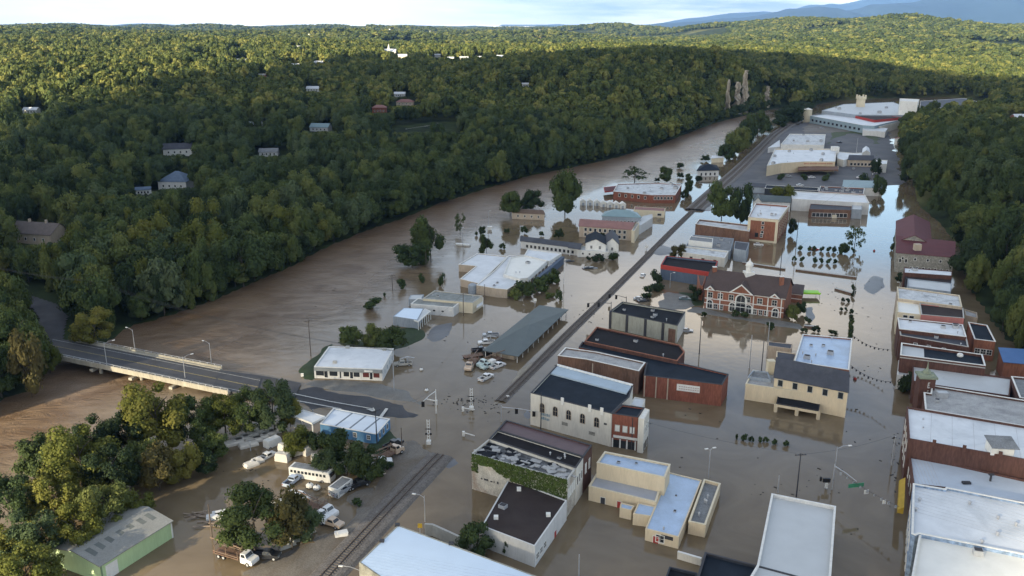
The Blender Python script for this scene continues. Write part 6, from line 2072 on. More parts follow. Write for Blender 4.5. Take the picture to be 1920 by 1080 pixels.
# ------------------------------------------------------------------ bridge
def build_bridge():
    zl, zr = 4.2, 1.6
    # deck corners: far edge and near edge of the roadway between the parapets
    fl, fr = G(142, 641, zl), G(412, 694, zr)
    nl, nr = G(98, 664, zl), G(398, 727, zr)
    root = empty('bridge', (fl + nr) / 2, 'concrete road bridge with pale parapets across the brown river', 'bridge')
    root.location.z = 0

    def strip(a0, a1, b0, b1, t0, t1, mb):
        """slab between line a0-a1 and line b0-b1, from z+t0 to z+t1"""
        mb.prism([tuple(a0[:2]), tuple(a1[:2]), tuple(b1[:2]), tuple(b0[:2])], [a0.z + t0, a1.z + t0, b1.z + t0, b0.z + t0], [a0.z + t1, a1.z + t1, b1.z + t1, b0.z + t1])
    dirn = (fr - fl).normalized(); side = Vector((-dirn.y, dirn.x, 0)).normalized()
    if side.y < 0: side = -side
    ext = dirn * 14
    mb = MB(); strip(nl - dirn * 8, nr + ext, fl - dirn * 8, fr + ext, -.5, 0, mb); mb.build('deck', ASPH, root)
    W = (fl - nl).dot(side)
    mb = MB()
    for o in (-.6, -W * .35, -W * .65, -W + .6):
        a, c = fl + side * (o), fr + side * (o)
        strip(a - side * .35, c - side * .35, a + side * .35, c + side * .35, -1.5, -.5, mb)
    mb.build('girders', CONC, root)
    # parapets
    for nm, a, c, sg, e1 in (('far', fl, fr, 1, 0), ('near', nl, nr, -1, 6)):
        mb = MB()
        a2, c2 = a - dirn * (3 if nm == 'near' else 0), c + dirn * e1
        strip(a2, c2, a2 + side * sg * .9, c2 + side * sg * .9, -.55, .18, mb)
        strip(a2 + side * sg * .9, c2 + side * sg * .9, a2 + side * sg * 1.25, c2 + side * sg * 1.25, -.75, .72, mb)
        mb.build('parapet', CONC, root)
        mr = MB(); n = int((c2 - a2).length / 2.4)
        for i in range(n + 1):
            p = a2.lerp(c2, i / n) + side * sg * 1.07
            mr.box((p.x, p.y, p.z + .95), (.16, .16, .5), math.atan2(dirn.y, dirn.x))
        for h in (1.15,):
            mr.tube([a2 + side * sg * 1.07 + Vector((0, 0, h)), c2 + side * sg * 1.07 + Vector((0, 0, h))], .06, 5)
        mr.build('railing', METAL, root)
    for t in (.30, .56, .82):
        p, q = nl.lerp(nr, t), fl.lerp(fr, t)
        mb = MB(); d = (q - p)
        c = (p + q) / 2
        mb.box((c.x, c.y, p.z - 1.75), (1.2, d.length + 2.6, .7), math.atan2(side.y, side.x) - math.pi / 2)
        for k in (.1, .5, .9):
            e = p.lerp(q, k); mb.tube([(e.x, e.y, -3), (e.x, e.y, p.z - 1.9)], .55, 10)
        mb.build('pier', CONC, root)
    # painted lines on the deck
    mb = MB()
    for o0, o1 in ((.49, .497), (.512, .519)):
        strip(nl.lerp(fl, o0) - dirn * 8, nr.lerp(fr, o0) + ext, nl.lerp(fl, o1) - dirn * 8, nr.lerp(fr, o1) + ext, .0, .012, mb)
    mb.build('centre_line', PAINT_Y, root)
    mb = MB()
    for o0, o1 in ((.12, .13), (.87, .88)):
        strip(nl.lerp(fl, o0) - dirn * 8, nr.lerp(fr, o0) + ext, nl.lerp(fl, o1) - dirn * 8, nr.lerp(fr, o1) + ext, .0, .012, mb)
    mb.build('edge_line', PAINT_W, root)
    return zl, zr


build_bridge()
# sloping approach from the bridge to the flooded junction
a0, a1, a2 = G(398, 727, 1.6), G(470, 742, .75), G(545, 762, .36)
b0, b1, b2 = G(412, 694, 1.6), G(490, 704, .75), G(565, 718, .36)
mb = MB()
for p, q, r, s_ in ((a0, a1, b1, b0), (a1, a2, b2, b1)):
    mb.face([p, q, r, s_])
mb.prism([tuple(a0[:2]), tuple(a1[:2]), tuple(b1[:2]), tuple(b0[:2])], -1.2, [1.5, .7, .7, 1.5])
tag(mb.build('road_ramp', ASPH), kind='structure')
a0, a1, b1, b0 = G(86, 655, 4.25), G(100, 664, 4.2), G(142, 641, 4.2), G(128, 636, 4.25)
mb = MB(); mb.prism([tuple(p[:2]) for p in (a0, a1, b1, b0)], 2, 4.17); tag(mb.build('road_ramp', ASPH), kind='structure')


def marking(name, px, m, z=.36):
    mb = MB(); mb.face([(*G(a, b, z)[:2], z) for a, b in px]); o = mb.build(name, m); tag(o, kind='structure'); return o


marking('road_marking', [(708, 785), (714, 786), (728, 766), (723, 765)], PAINT_W, .44)
marking('road_marking', [(686, 766), (700, 768), (699, 763), (706, 771), (697, 771)], PAINT_W, .44)
marking('road_marking', [(540, 735), (620, 752), (700, 766), (700, 767), (620, 753.3), (540, 736.3)], PAINT_W, .44)
marking('road_marking', [(545, 748), (620, 762), (640, 766), (640, 767.2), (620, 763.4), (545, 749.4)], PAINT_W, .44)


# ------------------------------------------------------------------ posts, lamps, poles, wires
def vtop(pxb, pyb, pyt, zb=0.0):
    """height of a vertical thing whose foot and top rows are known"""
    p = G(pxb, pyb, zb)
    lo, hi = 0, 40
    for _ in range(40):
        m_ = (lo + hi) / 2
        z = zb + m_
        v = 540 - ((z - CAM_H) * CP + p.y * SP) / depth((p.x, p.y, z)) * FPX
        if v > pyt: lo = m_
        else: hi = m_
    return p, lo


def utility_pole(px, pyb, pyt, label, arms=1, zb=0.0, az=0.6, transformer=False, m=WOODP):
    p, h = vtop(px, pyb, pyt, zb)
    r = empty('utility_pole', p, label, 'utility pole')
    mb = MB(); mb.tube([(p.x, p.y, p.z - 1), (p.x, p.y, p.z + h)], [.17, .11], 7); mb.build('pole', m, r)
    for k in range(arms):
        mb = MB(); z = p.z + h - .4 - k * .9; mb.box((p.x, p.y, z), (2.6, .14, .14), az)
        for s in (-1.1, -.4, .4, 1.1): mb.tube([(p.x + s * math.cos(az), p.y + s * math.sin(az), z), (p.x + s * math.cos(az), p.y + s * math.sin(az), z + .28)], .06, 5)
        mb.build('crossarm', m, r)
    if transformer:
        mb = MB(); mb.tube([(p.x + .4, p.y - .2, p.z + h - 2.6), (p.x + .4, p.y - .2, p.z + h - 1.6)], .3, 8); mb.build('transformer', METAL, r)
    return r, p + Vector((0, 0, h - .2)), az


def street_lamp(px, pyb, pyt, label, arm=2.2, ang=0.0, zb=0.0, group=None, double=False, m=METAL):
    p, h = vtop(px, pyb, pyt, zb)
    r = empty('street_lamp', p, label, 'street lamp', group)
    mb = MB(); mb.tube([(p.x, p.y, p.z - .8), (p.x, p.y, p.z + h)], [.12, .075], 7); mb.build('pole', m, r)
    for a in ([ang, ang + math.pi] if double else [ang]):
        dx, dy = math.cos(a) * arm, math.sin(a) * arm
        mb = MB(); mb.tube([(p.x, p.y, p.z + h - .4), (p.x + dx * .5, p.y + dy * .5, p.z + h + .15), (p.x + dx, p.y + dy, p.z + h + .25)], .05, 5); mb.build('arm', m, r)
        mb = MB(); mb.box((p.x + dx * 1.12, p.y + dy * 1.12, p.z + h + .2), (.8, .32, .16), a); mb.build('lamp_head', T_WHITE, r)
    return r


def thin_pole(px, pyb, pyt, label, m=METAL, name='post', cat='post', r_=.07, zb=0.0, cap=None):
    p, h = vtop(px, pyb, pyt, zb)
    r = empty(name, p, label, cat)
    mb = MB(); mb.tube([(p.x, p.y, p.z - .8), (p.x, p.y, p.z + h)], r_, 6); mb.build('pole', m, r)
    mb = MB(); mb.box((p.x, p.y, p.z + h + (.1 if cap is None else cap[2] / 2)), cap or (.3, .3, .2)); mb.build('pole_cap' if cap is None else 'sign_plate', m if cap is None else T_WHITE, r)
    return r


street_lamp(200, 680, 643, 'lamp post on the near parapet, left end of the bridge', 2.4, .7, 3.6)
street_lamp(253, 655, 618, 'lamp post on the far parapet of the bridge with its arm to the left', 2.4, 2.6, 3.2)
street_lamp(347, 707, 669, 'lamp post on the near parapet towards the town end of the bridge', 2.4, .7, 2.2)
street_lamp(396, 677, 643, 'lamp post on the far parapet where the bridge meets the town', 2.4, 2.6, 2.0)
street_lamp(32, 580, 553, 'lamp beside the road that climbs left of the bridge', 2.2, 2.9, 4.5)
pa = utility_pole(186, 600, 526, 'tall weathered utility pole between the lone yellow tree and the wood', 2, 3.0, .3)
pb = utility_pole(583, 668, 600, 'pole standing in the river left of the storefront lawn', 1, 0, .5)
pc = utility_pole(736, 545, 515, 'pole in the water left of the round bushes behind the blue-grey office', 2, 0, .3)
pd = utility_pole(799, 500, 466, 'short crossarm pole beside the tree clump in the river', 1, 0, .2)
pe = utility_pole(739, 732, 656, 'white service pole at the corner of the storefront', 0, .2, m=METAL)
p1 = utility_pole(869, 592, 549, 'thin dark pole in front of the workshop roofs', 0)
p2 = utility_pole(909, 563, 533, 'thin pole in front of the clinic corner', 0)
utility_pole(1184, 843, 783, 'dark utility pole in front of the red brick street front of the corner hall', 0, m=T_DARK)
utility_pole(1014, 805, 736, 'dark utility pole against the white wall with arched windows', 0, m=T_DARK)
utility_pole(1493, 932, 850, 'black utility pole in the flood left of the traffic signal', 1, az=.1, m=T_DARK)
utility_pole(1458, 924, 892, 'thin pole behind the plain pale grey roof', 0, m=METAL)
utility_pole(1085, 1085, 1040, 'thin pole at the bottom edge right of the pale blue roof', 0, m=METAL)
utility_pole(1632, 352, 320, 'utility pole with transformer between the parking lot and the right hand road', 2, transformer=True)
utility_pole(1604, 300, 258, 'thin light pole on the parking lot behind the supermarket', 0, m=METAL)
utility_pole(1508, 228, 195, 'pair pole beside the silo at the factory corner', 1, m=WOODP)
utility_pole(1440, 640, 603, 'flag pole in front of city hall', 0, m=METAL)
utility_pole(1311, 664, 600, 'thin dark pole standing in the bright reflection left of city hall', 0, m=T_DARK)
utility_pole(1427, 702, 640, 'dark pole left of the carport behind the cream building', 0, m=T_DARK)
utility_pole(1405, 690, 628, 'slim pole left of the cream building with five windows', 0, m=METAL)
utility_pole(1462, 520, 465, 'dark pole behind the roof of city hall', 0, m=T_DARK)
utility_pole(1492, 470, 412, 'pole in the flooded lot right of the brick hotel', 0, m=T_DARK)
utility_pole(1672, 872, 818, 'tilted pole by the dark store fronts on the right side of main street', 0, m=METAL)
utility_pole(470, 845, 832, 'stub of a thin pole among the white truck shells', 0, m=METAL)
utility_pole(398, 1012, 945, 'rusty pole beside the timber pile in the yard', 0, m=WOODP)
utility_pole(587, 778, 768, 'short post by the white canopy roof', 0, m=METAL)
utility_pole(707, 835, 768, 'dark utility pole at the corner of the blue walled shop', 1, m=T_DARK)
utility_pole(754, 850, 802, 'thin timber post beside the muddy drive', 0, m=WOODP)
street_lamp(797, 978, 930, 'lone street lamp with a short arm in the flood right of the railway', 2.0, 2.9)
street_lamp(676, 1098, 1066, 'street lamp whose arm shows at the bottom edge left of the pale blue roof', 3.2, 3.0)
street_lamp(1057, 533, 487, 'white lamp post beside the flooded clinic parking lot', .4, 0, m=T_WHITE)
street_lamp(1256, 540, 512, 'lamp post in front of the dark blue wall', 1.2, 0)
street_lamp(1328, 897, 842, 'double headed lamp in the open flood above the cream church hall', .9, .3, double=True)
street_lamp(916, 430, 396, 'thin lamp post over a small white raft in the river', .8, 0)
for i, (x, yb, yt) in enumerate([(1601, 560, 528), (1600, 500, 470), (1612, 430, 402), (1690, 640, 600), (1692, 700, 664), (1684, 560, 530), (1683, 480, 452)]):
    street_lamp(x, yb, yt, ['lamp post on the left kerb of main street level with city hall', 'lamp post on the left kerb by the round shrubs', 'lamp post on the left kerb at the flooded lot corner', 'lamp post on the right kerb below the pink wall store', 'lamp post on the right kerb by the black and grey hall roof', 'lamp post on the right kerb by the speckled white roof', 'lamp post on the right kerb by the grey stone building'][i], .7, 3.1 if x > 1650 else 0, group='lamp posts along main street')


def sign_pole(px, pyb, pyt, w, h, label, m=T_WHITE, cat='sign', n_posts=1):
    p, H_ = vtop(px, pyb, pyt)
    r = empty('sign_post', p, label, cat)
    mb = MB(); mb.tube([(p.x, p.y, p.z - .8), (p.x, p.y, p.z + H_ - h)], .1, 6); mb.build('pole', METAL, r)
    mb = MB(); mb.box((p.x, p.y, p.z + H_ - h / 2), (w, .22, h)); mb.build('sign_panel', m, r)
    return r


sign_pole(868, 465, 426, 1.0, .3, 'tall mast that carries wires over the white raft beside the clinic', METAL)
p = G(868, 460); r = empty('raft', p, 'low white platform floating beside a mast in the river', 'platform')
mb = MB(); mb.box((p.x, p.y, .35), (7.0, 2.0, .7), -.35); mb.build('hull', T_WHITE, r)
p = G(918, 431); r = empty('white_box', p, 'small white hut-like box at the foot of the thin river lamp', 'box')
mb = MB(); mb.box((p.x, p.y, .6), (2.0, 1.6, 2.0)); mb.prism([(p.x - 1.2, p.y - 1), (p.x + 1.2, p.y - 1), (p.x + 1.2, p.y + 1), (p.x - 1.2, p.y + 1)], 1.6, 1.75); mb.build('shell', T_WHITE, r)
sign_pole(1003, 575, 560, 1.2, 1.0, 'small white sign on a post between the clinic and the depot')
sign_pole(788, 1003, 982, .9, .9, 'yellow diamond warning sign in the flood by the lone street lamp', mat('yellow_sign', (.45, .30, .03)))
sign_pole(1212, 468, 460, 1.2, 1.2, 'round white tank-like sign at the level crossing', T_WHITE)
sign_pole(567, 706, 700, .8, 1.2, 'small white sign on the lawn left of the storefront')
sign_pole(1554, 655, 634, 6.5, 2.2, 'dark framed marquee sign beside the pale blue roof', T_DARK)
sign_pole(1628, 360, 348, 2, 1.5, 'white sign at the end of the teal roof')
thin_pole(832, 537, 520, 'short white post in the water left of the clinic', T_WHITE)
thin_pole(786, 495, 478, 'short white pipe near the tree clump', T_WHITE)


# wires
def wire(a, b, label, sag=1.2, r=.035, n=10, name='power_line'):
    pts = []
    for i in range(n + 1):
        t = i / n; q = a.lerp(b, t); pts.append(q - Vector((0, 0, sag * 4 * t * (1 - t))))
    mb = MB(); mb.tube(pts, r, 3, caps=False)
    o = mb.build(name, mat('cable', (.05, .05, .05))); tag(o, label, 'power line', 'power lines'); return o


top = lambda t, o=0.0: t[1] + Vector((math.cos(t[2]) * o, math.sin(t[2]) * o, 0))
far_left = G(-80, 560, 4) + Vector((0, 0, 16))
for i, o in enumerate((-1.1, 0, 1.1)):
    wire(far_left + Vector((o, 0, 0)), top(pa, o), 'cable from the left edge to the weathered pole by the yellow tree', 1.5)
    wire(top(pa, o), top(pe, o * .3), 'cable that crosses the river from the yellow tree to the storefront pole', 3.0)
wire(top(pe), top(p1), 'cable from the storefront pole to the workshop', 1.0)
wire(top(pb), top(pc), 'cable over the river between the pole by the lawn and the pole by the bushes', 1.5)
wire(top(pc), top(pd), 'cable between the two poles in the river', 1.2)


# traffic signals and crossing equipment
def signal_mast(px, pyb, pyt, ends, label, heads=(.5, .75, 1.0), m=METAL, zb=0.0):
    p, h = vtop(px, pyb, pyt, zb)
    r = empty('traffic_signal', p, label, 'traffic signal')
    mb = MB(); mb.tube([(p.x, p.y, p.z - .8), (p.x, p.y, p.z + h)], [.16, .11], 8); mb.build('pole', m, r)
    e = G(ends[0], ends[1], p.z + h - .4)
    a = Vector((p.x, p.y, p.z + h - .5))
    mb = MB(); mb.tube([a, a.lerp(e, .5) + Vector((0, 0, .35)), e + Vector((0, 0, .3))], [.11, .08, .05], 6); mb.build('mast_arm', m, r)
    for t in heads:
        q = a.lerp(e, t)
        mb = MB(); mb.box((q.x, q.y, q.z - .45), (.42, .36, 1.15)); mb.box((q.x, q.y, q.z - .45), (.8, .05, 1.5)); mb.build('signal_head', BLACKM, r)
    return r


signal_mast(1145, 600, 566, (1103, 570), 'signal mast whose arm reaches over the street beside the black roofed cinema', (.55, 1.0), m=T_DARK)
signal_mast(1174, 572, 556, (1143, 553), 'signal mast behind the black roofed cinema', (.6, 1.0), m=T_DARK)
signal_mast(818, 775, 730, (793, 755), 'signal mast left of the flooded junction', (1.0,), m=T_WHITE)
signal_mast(940, 790, 760, (1012, 775), 'signal mast with a green street sign across the flooded railway street', (.4, .85))
signal_mast(1560, 918, 870, (1606, 905), 'tall signal pole on the main street corner with a long span towards the yellow awning', (), m=METAL)
street_lamp(1563, 900, 838, 'street lamp with a long arm standing at the main street signal', 2.6, .1)
p, h = vtop(1548, 916, 898); r = empty('traffic_signal', p, 'black signal head on a short post left of the main street corner pole', 'traffic signal')
mb = MB(); mb.tube([(p.x, p.y, -1), (p.x, p.y, h)], .09, 6); mb.build('pole', T_DARK, r)
mb = MB(); mb.box((p.x, p.y, h - .3), (1.6, .5, .9)); mb.box((p.x - 1.3, p.y, h), (.4, .4, 1.0)); mb.build('signal_head', BLACKM, r)
mb = MB(); mb.box((p.x, p.y - .3, h - 1.5), (.5, .4, 1.2)); mb.build('control_box', T_WHITE, r)

# strings of banners and signals across main street
def street_span(a, b, n, label, mA=T_DARK, sag=1.2, big=()):
    root = empty('street_span', (a + b) / 2, label, 'banner string', 'strings across main street')
    mb = MB(); pts = [a.lerp(b, i / 12) - Vector((0, 0, sag * 4 * (i / 12) * (1 - i / 12))) for i in range(13)]
    mb.tube(pts, .05, 4); mb.build('cable', T_DARK, root)
    rs = random.Random(int(a.x))
    for i in range(n):
        t = (i + .6) / n; q = a.lerp(b, t) - Vector((0, 0, sag * 4 * t * (1 - t)))
        mb = MB(); s = .28 + .2 * rs.random(); mb.box((q.x, q.y, q.z - s * .7), (s, .12, s * 1.5)); mb.build('pennant', mA, root)
    for t, m_, w_ in big:
        q = a.lerp(b, t) - Vector((0, 0, sag * 4 * t * (1 - t)))
        mb = MB(); mb.box((q.x, q.y, q.z - .5), (w_, .1, .9), .2); mb.build('sign_plate', m_, root)


street_span(G(1598, 628, 7), G(1668, 655, 7), 9, 'string of small pennants over main street level with the pale blue roof')
street_span(G(1594, 684, 7), G(1673, 716, 7), 10, 'string of small pennants over main street beside the five window building')
street_span(G(1570, 880, 6.5), G(1686, 950, 6.5), 9, 'span of signal wires and signs over main street by the yellow awning', METAL, .6,
            big=((.33, mat('green_sign', (.05, .22, .12)), 3.6), (.50, T_WHITE, 1.0), (.78, T_WHITE, .7)))
p = G(1688, 932, 4.5); r = empty('yellow_awning', p, 'yellow awning on the dark store front at the right kerb', 'awning')
ya, yb = G(1692, 902, 4.2), G(1689, 958, 4.2); yd = (yb - ya).normalized(); yn = Vector((yd.y, -yd.x, 0))
if yn.x > 0: yn = -yn
mb = MB(); mb.prism([tuple((ya - yn * .5)[:2]), tuple((ya + yn * .6)[:2]), tuple((yb + yn * .6)[:2]), tuple((yb - yn * .5)[:2])], 3.6, [5.2, 4.3, 4.3, 5.2]); mb.build('canopy', mat('yellow_canvas', (.40, .26, .03), var=.15), r)
mb = MB(); mb.prism([tuple((ya + yn * .61)[:2]), tuple((ya + yn * .69)[:2]), tuple((yb + yn * .69)[:2]), tuple((yb + yn * .61)[:2])], 3.4, 4.1); mb.build('valance', mat('yellow_canvas_dark', (.30, .2, .03)), r)
# railway crossing equipment
for (x, yb, yt, lab) in ((884, 768, 728, 'white railway cantilever mast in the middle of the flooded junction'), (804, 832, 787, 'white railway mast by the end of the muddy track')):
    p, h = vtop(x, yb, yt); r = empty('crossing_mast', p, lab, 'railway signal')
    mb = MB()
    for s in (-.28, .28): mb.tube([(p.x + s, p.y, -1), (p.x + s, p.y, h)], .09, 6)
    for k in range(8):
        z = h * (k + .5) / 8; mb.box((p.x, p.y, z), (.56, .08, .08))
    mb.build('lattice_mast', T_WHITE, r)
    mb = MB(); mb.box((p.x, p.y - .1, h * .62), (1.5, .06, .22)); mb.box((p.x + .55, p.y - .15, h * .42), (.5, .1, .5)); mb.box((p.x - .55, p.y - .15, h * .42), (.5, .1, .5)); mb.build('warning_lights', BLACKM, r)
    mb = MB(); mb.box((p.x, p.y, .35), (1.1, 1.1, 1.0)); mb.build('base_box', T_WHITE, r)
for (x0, y0, x1, y1, lab) in ((869, 811, 890, 817, 'white crossing gate lying just above the water'), (868, 765, 890, 768, 'white crossing gate at the foot of the cantilever mast'), (818, 752, 800, 748, 'white and yellow crossing gate left of the junction')):
    a, b_ = G(x0, y0, .9), G(x1, y1, .9); r = empty('crossing_gate', G(x0, y0), lab, 'crossing gate')
    mb = MB(); mb.box((a.x, a.y, .4), (.6, .6, 1.6)); mb.build('gate_box', T_WHITE, r)
    mb = MB(); mb.tube([a, b_], .13, 5); mb.build('gate_arm', T_WHITE, r)


# ------------------------------------------------------------------ vehicles
TYRE = mat('tyre_rubber', (.012, .012, .012), rough=.8)
RIM = mat('wheel_rim', (.35, .35, .35), rough=.4)
LENS = mat('lamp_lens', (.5, .48, .42), rough=.2)
TAIL = mat('tail_lens', (.3, .02, .02), rough=.3)


def paint(name, c): return mat(name, c, rough=.28, var=.04, spec=.5, coat=.4)


def side_body(mb, prof, w, tuck=0.0, mi=0):
    """extrude a side profile (x, z) across the width"""
    n = len(prof); i = len(mb.v)
    for y, k in ((-w / 2, 1), (w / 2, 1)):
        for x, z in prof: mb.v.append((x, y, z))
    mb.f.append(tuple(range(i + n - 1, i - 1, -1))); mb.m.append(mi)
    mb.f.append(tuple(range(i + n, i + 2 * n))); mb.m.append(mi)
    for k in range(n):
        j = (k + 1) % n
        mb.f.append((i + k, i + j, i + n + j, i + n + k)); mb.m.append(mi)


def frustum(mb, x0, x1, z0, x2, x3, z1, w0, w1, mi=0):
    q0 = [(x0, -w0 / 2, z0), (x1, -w0 / 2, z0), (x1, w0 / 2, z0), (x0, w0 / 2, z0)]
    q1 = [(x2, -w1 / 2, z1), (x3, -w1 / 2, z1), (x3, w1 / 2, z1), (x2, w1 / 2, z1)]
    mb.face(q1, mi)
    for k in range(4): mb.face([q0[k], q0[(k + 1) % 4], q1[(k + 1) % 4], q1[k]], mi)


def wheels(root, xs, w, r=.38, tw=.26):
    for x in xs:
        for s in (-1, 1):
            mb = MB(); y = s * (w / 2 - tw / 2 + .02)
            mb.tube([(x, y - tw / 2, r), (x, y + tw / 2, r)], r, 14)
            o = mb.build('wheel', TYRE, root, off=False)
            mb = MB(); mb.tube([(x, y + s * tw * .40, r), (x, y + s * (tw / 2 + .015), r)], r * .55, 10)
            mb.build('rim', RIM, o, off=False)


def lights(root, x0, x1, z, w):
    for s in (-1, 1):
        mb = MB(); mb.box((x1 + .01, s * w * .38, z), (.06, .32, .18)); mb.build('headlight', LENS, root, off=False)
        mb = MB(); mb.box((x0 - .01, s * w * .40, z + .08), (.06, .2, .28)); mb.build('tail_light', TAIL, root, off=False)


def glass_band(root, x0, x1, z0, x2, x3, z1, w0, w1, e=.02):
    mb = MB(); h = z1 - z0
    def L(t, a, b): return a + (b - a) * t
    t0, t1 = .14, .86
    for s in (-1, 1):
        q = [(L(t0, x0, x2) + .18, s * (L(t0, w0, w1) / 2 + e), z0 + h * t0), (L(t0, x1, x3) - .22, s * (L(t0, w0, w1) / 2 + e), z0 + h * t0),
             (L(t1, x1, x3) - .16, s * (L(t1, w0, w1) / 2 + e), z0 + h * t1), (L(t1, x0, x2) + .14, s * (L(t1, w0, w1) / 2 + e), z0 + h * t1)]
        mb.face(q if s < 0 else list(reversed(q)))
    mb.build('side_window', GLASS, root, off=False)
    for nm, xa, xb, s in (('windscreen', x1, x3, 1), ('rear_window', x0, x2, -1)):
        mb = MB(); a, b = L(t0, xa, xb) + s * e, L(t1, xa, xb) + s * e
        wa, wb = L(t0, w0, w1) * .44, L(t1, w0, w1) * .44
        mb.face([(a, -wa, z0 + h * t0), (a, wa, z0 + h * t0), (b, wb, z0 + h * t1), (b, -wb, z0 + h * t1)])
        mb.build(nm, GLASS, root, off=False)


def place(root, px, py, rz, z=0.0, p=None):
    p = p or G(px, py, z); root.location = (p.x, p.y, z if p is None else p.z); root.rotation_euler = (0, 0, rz); return root


def car(px, py, rz, m, label, z=-.45, name='car', roof_m=None):
    r = empty(name, (0, 0, 0), label, 'car')
    mb = MB(); side_body(mb, [(-2.2, .35), (2.2, .35), (2.28, .62), (2.15, .82), (1.1, .95), (-1.55, .98), (-2.2, .92), (-2.3, .6)], 1.78); mb.build('body', m, r, off=False)
    mb = MB(); frustum(mb, -1.75, 1.05, .94, -1.15, .25, 1.45, 1.66, 1.3); mb.build('cabin', roof_m or m, r, off=False)
    glass_band(r, -1.75, 1.05, .94, -1.15, .25, 1.45, 1.66, 1.3)
    wheels(r, (-1.4, 1.42), 1.8, .33, .22); lights(r, -2.28, 2.24, .66, 1.78)
    place(r, px, py, rz, z); r.location.z = z
    return r


def pickup(px, py, rz, m, label, z=-.35, box=None, long=0.0, load=None):
    r = empty('pickup_truck', (0, 0, 0), label, 'pickup truck')
    mb = MB(); side_body(mb, [(-2.7 - long, .5), (2.7, .5), (2.75, .9), (2.6, 1.12), (1.35, 1.2), (-.55, 1.2), (-.55, .85), (-2.7 - long, .85)], 1.9); mb.build('body', m, r, off=False)
    mb = MB(); frustum(mb, -.55, 1.5, 1.18, -.42, .85, 1.82, 1.84, 1.5); mb.build('cab', m, r, off=False)
    glass_band(r, -.55, 1.5, 1.18, -.42, .85, 1.82, 1.84, 1.5)
    mb = MB(); mb.box((-1.65 - long / 2, 0, .87), (2.1 + long, 1.6, .05)); mb.build('bed_floor', T_DARK, r, off=False)
    mb = MB()
    for s in (-1, 1): mb.box((-1.65 - long / 2, s * .9, 1.05), (2.15 + long, .1, .42))
    mb.box((-2.7 - long, 0, 1.05), (.1, 1.9, .42)); mb.build('bed_side', m, r, off=False)
    wheels(r, (-1.75 - long * .6, 1.75), 1.92, .4, .26); lights(r, -2.74 - long, 2.72, .85, 1.9)
    if box:
        mb = MB(); mb.box((-1.6 - long / 2, 0, 1.55), (2.1 + long, 1.7, 1.3)); mb.build('utility_box', box, r, off=False)
    if load:
        mb = MB(); mb.tube([(1.0, .1, 2.3), (-1.2, .1, 2.9), (-3.4 - long, 0, 2.4)], .16, 6); mb.tube([(-1.4, 0, 1.0), (-1.3, .1, 2.8)], .22, 6); mb.build('boom', load, r, off=False)
    place(r, px, py, rz, z); r.location.z = z
    return r


def stake_truck(px, py, rz, cabm, label, z=.2, boom=True, bedm=None, wood=True):
    r = empty('flatbed_truck', (0, 0, 0), label, 'truck')
    fm = mat('rusty_frame', (.20, .14, .10), var=.3)
    mb = MB(); mb.box((-1.2, 0, .75), (7.4, 1.0, .3)); mb.build('chassis', T_DARK, r, off=False)
    mb = MB(); side_body(mb, [(1.7, .5), (4.4, .5), (4.5, 1.0), (4.35, 1.45), (3.1, 1.62), (1.7, 1.62)], 2.2); mb.build('body', cabm, r, off=False)
    mb = MB(); frustum(mb, 1.7, 3.25, 1.6, 1.75, 2.8, 2.45, 2.1, 1.8); mb.build('cab', cabm, r, off=False)
    glass_band(r, 1.7, 3.25, 1.6, 1.75, 2.8, 2.45, 2.1, 1.8)
    mb = MB(); mb.box((-1.75, 0, 1.05), (6.2, 2.4, .14)); mb.build('bed', bedm or mat('worn_bed', (.16, .10, .07), var=.35), r, off=False)
    if boom:
        mb = MB()
        for x in (-4.4, -1.6, 1.2):
            for s in (-1, 1): mb.tube([(x, s * 1.15, 1.0), (x, s * 1.15, 2.7)], .07, 5)
            mb.tube([(x, -1.15, 2.7), (x, 1.15, 2.7)], .07, 5)
        for s in (-1, 1): mb.tube([(-4.8, s * 1.15, 1.5), (1.2, s * 1.15, 1.5)], .07, 5)
        mb.build('rack', fm, r, off=False)
        mb = MB(); mb.tube([(-6.6, .3, 3.1), (-2, .2, 3.0), (1.4, 0, 2.85)], .14, 6); mb.tube([(1.3, -.5, 2.4), (1.3, .5, 3.2)], .2, 6); mb.build('boom', fm, r, off=False)
    wheels(r, (-3.6, -2.4, 3.4), 2.3, .48, .36); lights(r, -4.85, 4.42, 1.0, 2.2)
    place(r, px, py, rz, z); r.location.z = z
    return r


WPAINT = paint('white_car_paint', (.72, .72, .70))
KPAINT = paint('black_car_paint', (.02, .022, .026))
SPAINT = paint('silver_car_paint', (.33, .35, .37))
RPAINT = paint('red_car_paint', (.42, .03, .03))
GPAINT = paint('pale_green_paint', (.45, .55, .52))
OPAINT = paint('old_cream_paint', (.55, .42, .30))
pickup(911, 712, .95, WPAINT, 'white pickup standing alone in open water below the other trucks')
pickup(933, 690, .80, WPAINT, 'white pickup with its bed under the depot eave', -.3)
stake_truck(917, 684, 3.95, GPAINT, 'pale green bucket truck parked nose down beside the depot', -.2)
pickup(915, 690, 3.95, GPAINT, 'pale green service truck with white box in front of the depot', -.2, box=T_WHITE)
stake_truck(884, 688, 4.5, OPAINT, 'old cream truck with a rusty rack left of the pale green trucks', -.2)
stake_truck(897, 671, .4, KPAINT, 'dark flatbed loaded with a white machine behind the cream truck', -.4, boom=False)
pickup(912, 646, 3.3, WPAINT, 'white pickup with a ladder rack at the depot corner', -.3, load=METAL)
pickup(920, 632, 3.2, SPAINT, 'pale grey pickup furthest along the depot wall', -.3)
pickup(900, 660, .3, KPAINT, 'dark trailer-like pickup between the white pickups and the flatbed', -.3)
pickup(756, 686, 3.3, mat('tan_car_paint', (.42, .40, .35), rough=.3), 'beige pickup in brown water right of the storefront', -.25, load=METAL)
car(1205, 519, 1.25, WPAINT, 'white car alone on the railway street')
